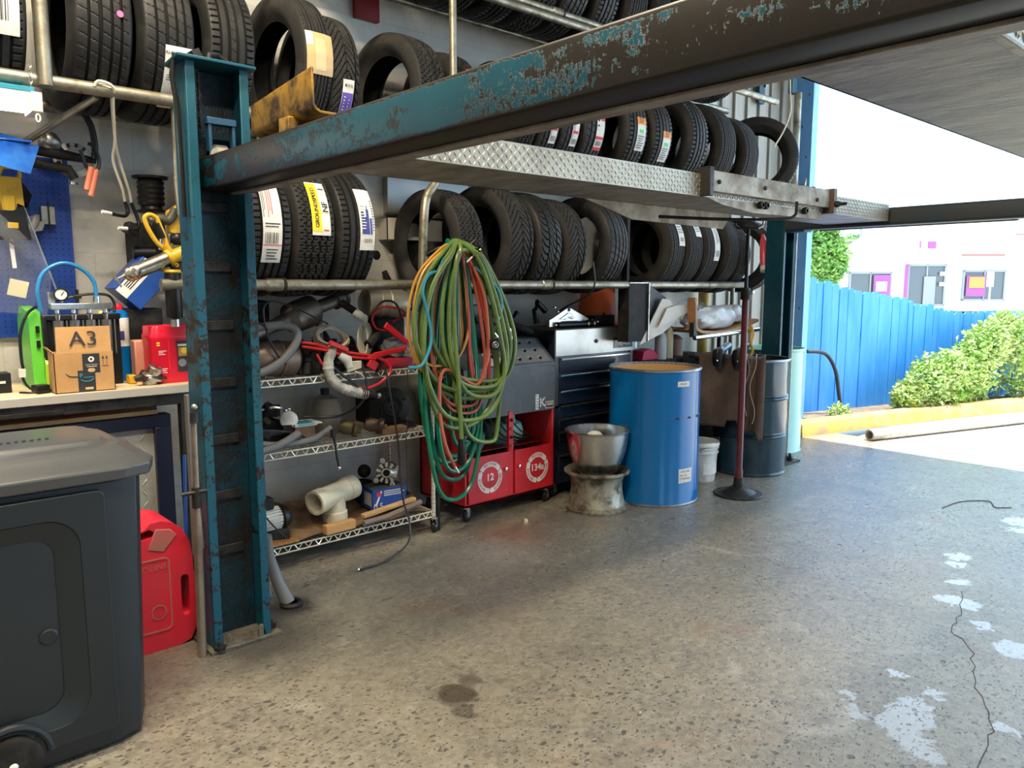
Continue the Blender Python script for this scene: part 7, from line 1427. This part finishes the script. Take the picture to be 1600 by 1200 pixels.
def cut(ob, mb):
    c = mb.build('cutter'); c.parent = ob.parent; c.location = ob.parent.matrix_world.inverted() @ c.location if False else c.location
    c.location = MWS[ob.parent].inverted() @ c.location; bm = ob.modifiers.new('b', 'BOOLEAN'); bm.operation = 'DIFFERENCE'; bm.object = c; bm.solver = 'EXACT'
    import bmesh
    for q in (ob, c):
        b_ = bmesh.new(); b_.from_mesh(q.data); bmesh.ops.remove_doubles(b_, verts=b_.verts, dist=1e-5); bmesh.ops.recalc_face_normals(b_, faces=b_.faces); b_.to_mesh(q.data); b_.free()
    bpy.context.view_layer.update(); dg = bpy.context.evaluated_depsgraph_get(); me = bpy.data.meshes.new_from_object(ob.evaluated_get(dg)); ob.modifiers.clear(); ob.data = me
    bpy.data.objects.remove(c)
mb = MB(); mb.prism([(x, 3.0, z) for x, z in rrect(.032, .17, .015, 4, 1.005, .205)], (0, .5, 0), red_can); cut(can, mb)
mb = MB(); mb.prism([(.84, 3.0, .462), (.90, 3.0, .468), (.905, 3.0, .485), (.88, 3.0, .503), (.84, 3.0, .49)], (0, .5, 0), red_can); cut(can, mb)
bv = can.modifiers.new('bevel', 'BEVEL'); bv.width = .014; bv.segments = 4; bv.limit_method = 'ANGLE'; bv.angle_limit = .8; can.data.set_sharp_from_angle(angle=1.2)
mb = MB(); mb.prism([(.905, 3.097, .5), (.96, 3.097, .49), (.985, 3.097, .46), (.93, 3.097, .4), (.87, 3.097, .42)], (0, .01, 0), red_dusty); mb.build('dusty_shoulder', gc, bevel=.004)
mb = MB(); rr_ = rrect(.24, .3, .02, 4, .83, .23); r2 = rrect(.228, .288, .015, 4, .83, .23); mb.ring([(x, 3.097, z) for x, z in rr_], [(x, 3.097, z) for x, z in r2], (0, .006, 0), red_dusty); mb.text('GASOLINE', .035, (.86, 3.098, .345), (1, 0, 0), (0, 0, 1), red_dusty, th=.002); mb.lathe([(.024, 0), (.03, 0), (.03, .002), (.024, .002)], red_dusty, (.9, 3.1, .16), (0, -1, 0), 20); mb.build('moulded_panel', gc)

# small things on the floor
mb = MB(); mb.lathe([(0, 0), (.012, 0), (.014, .01), (.01, .022), (0, .024)], white_pl, (3.12, 3.35, 0), n=12); mb.lathe([(0, 0), (.006, .0), (.004, .02), (0, .022)], yellow_tool, (3.1, 3.34, 0), n=8); simple('dropped_cap', 'tiny pale cap on the floor before the red cabinet', 'cap', mb)
mb = MB(); mb.sph((1.96, 1.53, .005), .006, tan, 8); mb.v = mb.v; simple('orange_crumb', 'tiny orange crumb on the open concrete floor', 'debris', mb)
mb = MB(); mb.tube(cat_rom([(5.35, 1.75, .004), (5.6, 1.72, .004), (5.75, 1.6, .004), (5.62, 1.52, .004), (5.7, 1.45, .004)], 6), .003, dark_metal, 5); simple('wire_scrap', 'thin scrap of bent wire on the floor near the doorway', 'wire', mb)
# crack in the slab
mb = MB()
pts = [(1.92, .42), (2.1, .5), (2.3, .56), (2.5, .66), (2.75, .7), (3.0, .82), (3.3, .93), (3.45, 1.06), (3.7, 1.1), (4.0, 1.2)]
pp = []
for i in range(len(pts) - 1):
    for k in range(5):
        t = k / 5; pp.append((pts[i][0] + (pts[i + 1][0] - pts[i][0]) * t + R.uniform(-.012, .012), pts[i][1] + (pts[i + 1][1] - pts[i][1]) * t + R.uniform(-.012, .012), .0005))
mb.tube(pp, .0016, M('crack_dirt', (.06, .055, .05), .9), 4); o = mb.build('floor_crack'); o['kind'] = 'structure'

# ------------------------------------------------------------------ outdoors
fn = thing('board_fence', 'bright blue dog-eared board fence outside the doorway', 'fence', (9, 3.7, 0))
FP = [((7.62, 4.1), (10.2, 3.34), 1.56, 1.12), ((10.2, 3.34), (12.6, 2.3), 1.12, 1.14)]
k = 0
for (A, B_, za, zb) in FP:
    A, B_ = Vector((*A, 0)), Vector((*B_, 0)); L = (B_ - A).length; d = (B_ - A) / L; nn = Vector((-d.y, d.x, 0)); s = 0
    mbs = MB(); mbr = MB(); cnt = 0
    while s < L:
        w = R.choice((.09, .11, .13, .14)); t = s / L
        z = za + (zb - za) * (t if za != zb else t) + R.uniform(-.02, .02); p = A + d * s + nn * (R.uniform(0, .012)); q = p + d * (w - .006)
        e = .025; lean = d * R.uniform(-.008, .008)
        pts = [p, q, q + Vector((0, 0, z - e)) + lean, q - d * e + Vector((0, 0, z)) + lean, p + d * e + Vector((0, 0, z)) + lean, p + Vector((0, 0, z - e)) + lean]
        mbs.prism([(v.x, v.y, v.z) for v in pts], nn * .018, fence_blue); s += w; cnt += 1
        if cnt == 18: mbs.build('picket_panel', fn, smooth=False); mbs = MB(); cnt = 0
    if cnt: mbs.build('picket_panel', fn, smooth=False)
    for zz in (.3, .85):
        a = A + nn * .03; b = B_ + nn * .03; mbr.prism([(a.x, a.y, zz), (a.x, a.y, zz + .08), (b.x, b.y, zz + .08), (b.x, b.y, zz)], nn * .04, fence_blue)
    mbr.build('rail', fn)
mb = MB(); kp = [(6.95, 3.62), (8.2, 3.3), (9.3, 3.0), (10.4, 2.62), (12.5, 1.9)]
lo = []
for i, (x, y) in enumerate(kp):
    lo.append([(x - .04, y - .09, 0), (x + .03, y + .08, 0), (x + .03, y + .07, .125), (x + .0, y + .05, .14), (x - .03, y - .06, .135), (x - .04, y - .08, .11)])
mb.loft(lo, kerb_m); simple('kerb', 'yellow and orange painted concrete kerb below the fence', 'kerb', mb, sharp=50)
mb = MB(); mb.prism([(7.5, 3.5, .0), (8.2, 3.34, .0), (9.3, 3.04, .0), (10.4, 2.68, .0), (12.5, 1.95, .0), (12.6, 2.35, .0), (10.2, 3.4, .0), (7.6, 4.12, .0)], (0, 0, .07), soil_m); struct(mb.build('planting_bed_ground'))
mb = MB(); mb.lathe([(.038, 0), (.052, 0), (.052, 2.35), (.038, 2.35), (.038, 0)], M('weathered_pipe', (.5, .44, .36), .6, .3, col2=(.35, .28, .22), scale=9), (7.22, 3.03, .053), (.952, -.305, 0), 24); simple('loose_pipe', 'long weathered pipe lying in the sun beside the kerb', 'pipe', mb)
mb = MB(); mb.tube(cat_rom([(7.75, 3.95, .75), (7.95, 3.85, .72), (8.05, 3.78, .55), (8.1, 3.75, .3), (8.12, 3.72, .08)], 6), .02, hose_black, 10); mb.mats[0] = hose_black; simple('black_pipe_loop', 'black flexible pipe curving down the blue fence', 'pipe', mb)
def leaves(mb, ells, n, size, mat, rr, shell=.55):
    for k in range(n):
        c, r = ells[rr.randrange(len(ells))]
        v = Vector((rr.gauss(0, 1), rr.gauss(0, 1), rr.gauss(0, 1))).normalized() * (shell + (1 - shell) * rr.random() ** .5)
        bump_ = 1 + .25 * mnoise.noise(v * 3 + Vector(c))
        p = Vector((c[0] + v.x * r[0] * bump_, c[1] + v.y * r[1] * bump_, c[2] + v.z * r[2] * bump_))
        if p.z < .05: continue
        s = size * rr.uniform(.6, 1.3); d = Vector((rr.uniform(-1, 1), rr.uniform(-1, 1), rr.uniform(-.6, .8))).normalized(); e = d.cross(Vector((rr.uniform(-1, 1), rr.uniform(-1, 1), rr.uniform(-1, 1)))).normalized()
        f = d.cross(e) * .15 * s
        mb.add([p, p + d * s * .5 + e * s * .28 + f, p + d * s, p + d * s * .5 - e * s * .28 + f], [(0, 1, 2, 3)], mat)
def bush(lab, ells, n, seed, size=.06):
    rr = random.Random(seed); T = thing('leafy_bush', lab, 'bush', (ells[0][0][0], ells[0][0][1], .07), group='bushes along the blue fence')
    mb = MB(); leaves(mb, ells, n, size, leaf_m, rr); mb.build('foliage', T, smooth=False)
    mb = MB()
    for c, r in ells:
        for k in range(4): mb.tube(cat_rom([(c[0] + rr.uniform(-.05, .05), c[1], .06), (c[0] + rr.uniform(-.1, .1), c[1] + rr.uniform(-.1, .1), c[2]), (c[0] + rr.uniform(-.7, .7) * r[0], c[1] + rr.uniform(-.5, .5) * r[1], c[2] + r[2] * .9)], 4), .006, stem_m, 5)
    mb.build('stems', T)
bush('low left bush of the planting bed in front of the blue fence', [((9.1, 3.2, .36), (.38, .2, .32)), ((9.4, 3.1, .38), (.34, .2, .36)), ((8.85, 3.3, .22), (.28, .15, .2))], 4200, 4)
bush('tall middle bush rising to the fence top', [((9.9, 3.0, .5), (.4, .22, .42)), ((10.1, 2.95, .75), (.3, .2, .3)), ((9.7, 3.05, .42), (.35, .2, .36))], 5200, 5)
bush('right bush at the photo edge beyond the kerb', [((10.8, 2.72, .45), (.5, .25, .4)), ((11.4, 2.5, .45), (.5, .25, .4)), ((10.7, 2.8, .8), (.35, .2, .3)), ((10.4, 2.9, .85), (.2, .15, .3))], 5600, 6)
mb = MB(); rr = random.Random(8); leaves(mb, [((7.95, 3.66, .1), (.14, .1, .1))], 300, .045, leaf_m, rr); simple('weed_tuft', 'small green weed at the fence foot behind the mint drum', 'weed', mb, smooth=False)
# buildings and trees across the street (real distance, about 40 m)
fw = Vector((.668, .744, 0)); rt = Vector((.744, -.668, 0))
D = 40.
def far(px, z, d=D): p = fw * d + rt * ((px - 800) / 1200 * d); return Vector((p.x, p.y, z))
def zf(py, d=D): return 1.45 - (py - 445) / 1200 * d * .99
def fbox(mb, p0, p1, y0, y1, mat, d0=D, th=.3, dz=0):
    a = far(p0, 0, d0); b = far(p1, 0, d0); t = fw * th
    z0, z1 = zf(y1, d0), zf(y0, d0)
    mb.prism([(a.x, a.y, z0), (b.x, b.y, z0), (b.x, b.y, z1), (a.x, a.y, z1)], t, mat)
sb = thing('shop_building', 'pale one-storey shop across the street with dark windows and purple posters', 'building', far(1480, -.2))
mb = MB(); fbox(mb, 1308, 1700, 402, 486, stucco, D, 9.); fbox(mb, 1425, 1480, 352, 402, stucco, D - .3, 3.); fbox(mb, 1325, 1425, 396, 404, stucco, D - .5, .8); fbox(mb, 1476, 1700, 396, 406, stucco, D - .5, .8); fbox(mb, 1308, 1380, 448, 486, tan, D - .05, .05); mb.build('walls', sb)
roof_m = M('pale_roof', (.75, .7, .66), .7)
mb = MB(); a, b = far(1300, zf(400), D - .8), far(1426, zf(400), D - .8); c_, d_ = far(1420, zf(355), D + 3), far(1355, zf(355), D + 3); mb.prism([a, b, c_, d_], (0, 0, .1), roof_m)
a, b = far(1480, zf(400), D - .8), far(1720, zf(400), D - .8); c_, d_ = far(1720, zf(352), D + 3), far(1480, zf(352), D + 3); mb.prism([a, b, c_, d_], (0, 0, .1), roof_m); mb.build('roof', sb)
mb = MB(); fbox(mb, 1496, 1560, 397, 401, roof_red, D - .9, .1); fbox(mb, 1575, 1640, 366, 369, roof_red, D - .6, .1); fbox(mb, 1580, 1640, 373, 375, roof_red, D - .6, .1); mb.build('roof_band', sb)
for p0, p1, y0, y1 in ((1322, 1388, 425, 470), (1498, 1565, 422, 470), (1412, 1472, 413, 478)):
    mb = MB(); fbox(mb, p0, p1, y0, y1, glass_dark, D - .06, .05); f_ = D - .12
    for q0, q1, r0, r1 in ((p0, p1, y0, y0 + 3), (p0, p1, y1 - 3, y1), (p0, p0 + 3, y0, y1), (p1 - 3, p1, y0, y1), ((p0 + p1) / 2 - 1, (p0 + p1) / 2 + 1, y0, y1)): fbox(mb, q0, q1, r0, r1, grey_trim, f_, .06)
    mb.build('shop_window', sb)
for p0, p1, y0, y1, m in ((1360, 1386, 430, 462, magenta), (1504, 1534, 431, 463, magenta), (1408, 1413, 413, 470, magenta)):
    mb = MB(); fbox(mb, p0, p1, y0, y1, m, D - .2, .03)
    if p0 == 1504: fbox(mb, 1508, 1532, 433, 450, post_or, D - .24, .02)
    if p0 == 1360: fbox(mb, 1364, 1381, 440, 455, white_p, D - .24, .02)
    mb.build('poster', sb)
mb = MB(); fbox(mb, 1441, 1453, 378, 389, magenta, D - .4, .05); mb.build('wall_emblem', sb); mb = MB(); fbox(mb, 1428, 1430, 377, 388, magenta, D - .4, .05); mb.build('wall_emblem', sb)
mb = MB(); fbox(mb, 1438, 1456, 432, 478, grey_trim, D - .15, .05); fbox(mb, 1462, 1471, 425, 431, white_p, D - .2, .02); fbox(mb, 1462, 1471, 441, 447, white_p, D - .2, .02); mb.build('entrance_door', sb)
sp_ = MB(); fbox(sp_, 1536, 1546, 425, 448, white_pl, 30, .05); fbox(sp_, 1540.5, 1542.5, 448, 490, steel, 30, .05); simple('street_sign', 'small white sign on a post in front of the right shop window', 'sign', sp_)
mb = MB(); a = far(1336, 0, 52); mb.cyl((a.x, a.y, -.2), (a.x, a.y, 6.2), .08, grey_trim); simple('utility_pole', 'slim utility pole left of the shop roof', 'pole', mb)
for i, y in enumerate((377, 390, 412, 420)):
    mb = MB(); mb.cyl(far(1150, zf(y - 2, 34), 34), far(1336, zf(y, 52), 52), .03, grey_trim, n=6); simple('power_line', 'thin power line crossing the tree, %s from the top' % ('first', 'second', 'third', 'fourth')[i], 'power line', mb)
for i, (px, d, zc, rx, rz, n, lab) in enumerate(((1278, 36, 3.0, 1.2, 1.7, 5000, 'green tree behind the left end of the blue fence'), (1300, 52, 1.8, 1.8, 1.6, 2500, 'low pale tree left of the shop building'), (1345, 60, 4.2, 3.4, 1.1, 2500, 'distant treetop above the shop roof'), (1225, 40, 3., 2., 2.4, 2500, 'green tree partly behind the far lift post'))):
    p = far(px, 0, d); T = thing('leafy_tree', lab, 'tree', (p.x, p.y, -.2)); rr = random.Random(i + 30); mb = MB()
    ells = [((p.x + rr.uniform(-.5, .5) * rx, p.y + rr.uniform(-.5, .5) * rx, zc + rr.uniform(-.5, .5) * rz), (rx * .6, rx * .6, rz * .55)) for _ in range(7)]
    leaves(mb, ells, n, .28, leaf_t, rr, .3); mb.build('crown', T, smooth=False)
    mb = MB(); mb.tube([(p.x, p.y, -.2), (p.x + .1, p.y, zc * .5), (p.x, p.y, zc)], .12, stem_m, 8); mb.build('trunk', T)

# ------------------------------------------------------------------ light and camera
w = bpy.data.worlds.new('World'); SC.world = w; w.use_nodes = True; nt = w.node_tree; bg = nt.nodes['Background']
bg.inputs['Color'].default_value = (.52, .75, 1., 1); bg.inputs['Strength'].default_value = SKY
sun = bpy.data.lights.new('sun', 'SUN'); sun.energy = SUN; sun.angle = .01; sun.color = (1, .95, .86)
so = bpy.data.objects.new('sun', sun); COL.objects.link(so); dv = Vector((.17, -.16, .97)); so.rotation_euler = dv.to_track_quat('Z', 'Y').to_euler()
for i, (x, y) in enumerate(((.2, .6), (.6, 2.2), (3.6, -1.0))):
    T = thing('fill_ceiling_light', 'added unseen fluorescent fitting that fills the work bay with warm light', 'added fill light', (x, y, 4.1), group='added ceiling fittings for fill light')
    mb = MB(); mb.box(x - .75, y - .12, 4.12, x + .75, y + .12, 4.2, white_paint); mb.build('housing', T)
    mb = MB(); mb.cyl((x - .7, y - .06, 4.1), (x + .7, y - .06, 4.1), .014, lamp_m, n=10); mb.cyl((x - .7, y + .06, 4.1), (x + .7, y + .06, 4.1), .014, lamp_m, n=10); mb.build('tube_lamp', T)
    light('fluorescent', 'AREA', (x, y, 4.07), CEIL * (1.5, 1.5, .4)[i], (1, .85, .62), (1.4, .2))  # added area lamp below each unseen fitting, carries the warm fill
light('shop_tube', 'AREA', (.1, 3.43, 2.08), 6, (1, .95, .85), (1.1, .08))
cam = bpy.data.cameras.new('camera'); cam.lens = 27.; cam.sensor_width = 36.; cam.clip_start = .05; cam.clip_end = 500
co = bpy.data.objects.new('camera', cam); COL.objects.link(co); co.location = (0, 0, 1.45)
YAW, PIT = math.radians(48.0887), math.radians(7.36)
co.rotation_euler = (PI / 2 - PIT, 0, YAW - PI / 2)
SC.camera = co
SC.view_settings.view_transform = 'Standard'; SC.view_settings.look = 'None'; SC.view_settings.gamma = 1; SC.view_settings.exposure = EXPO; SC.view_settings.use_curve_mapping = False
SC.cycles.use_denoising = True; SC.cycles.max_bounces = 8; SC.cycles.diffuse_bounces = 5; SC.cycles.glossy_bounces = 4; SC.cycles.transmission_bounces = 4; SC.cycles.transparent_max_bounces = 8
SC.cycles.sample_clamp_indirect = 8; SC.cycles.caustics_reflective = False; SC.cycles.caustics_refractive = False
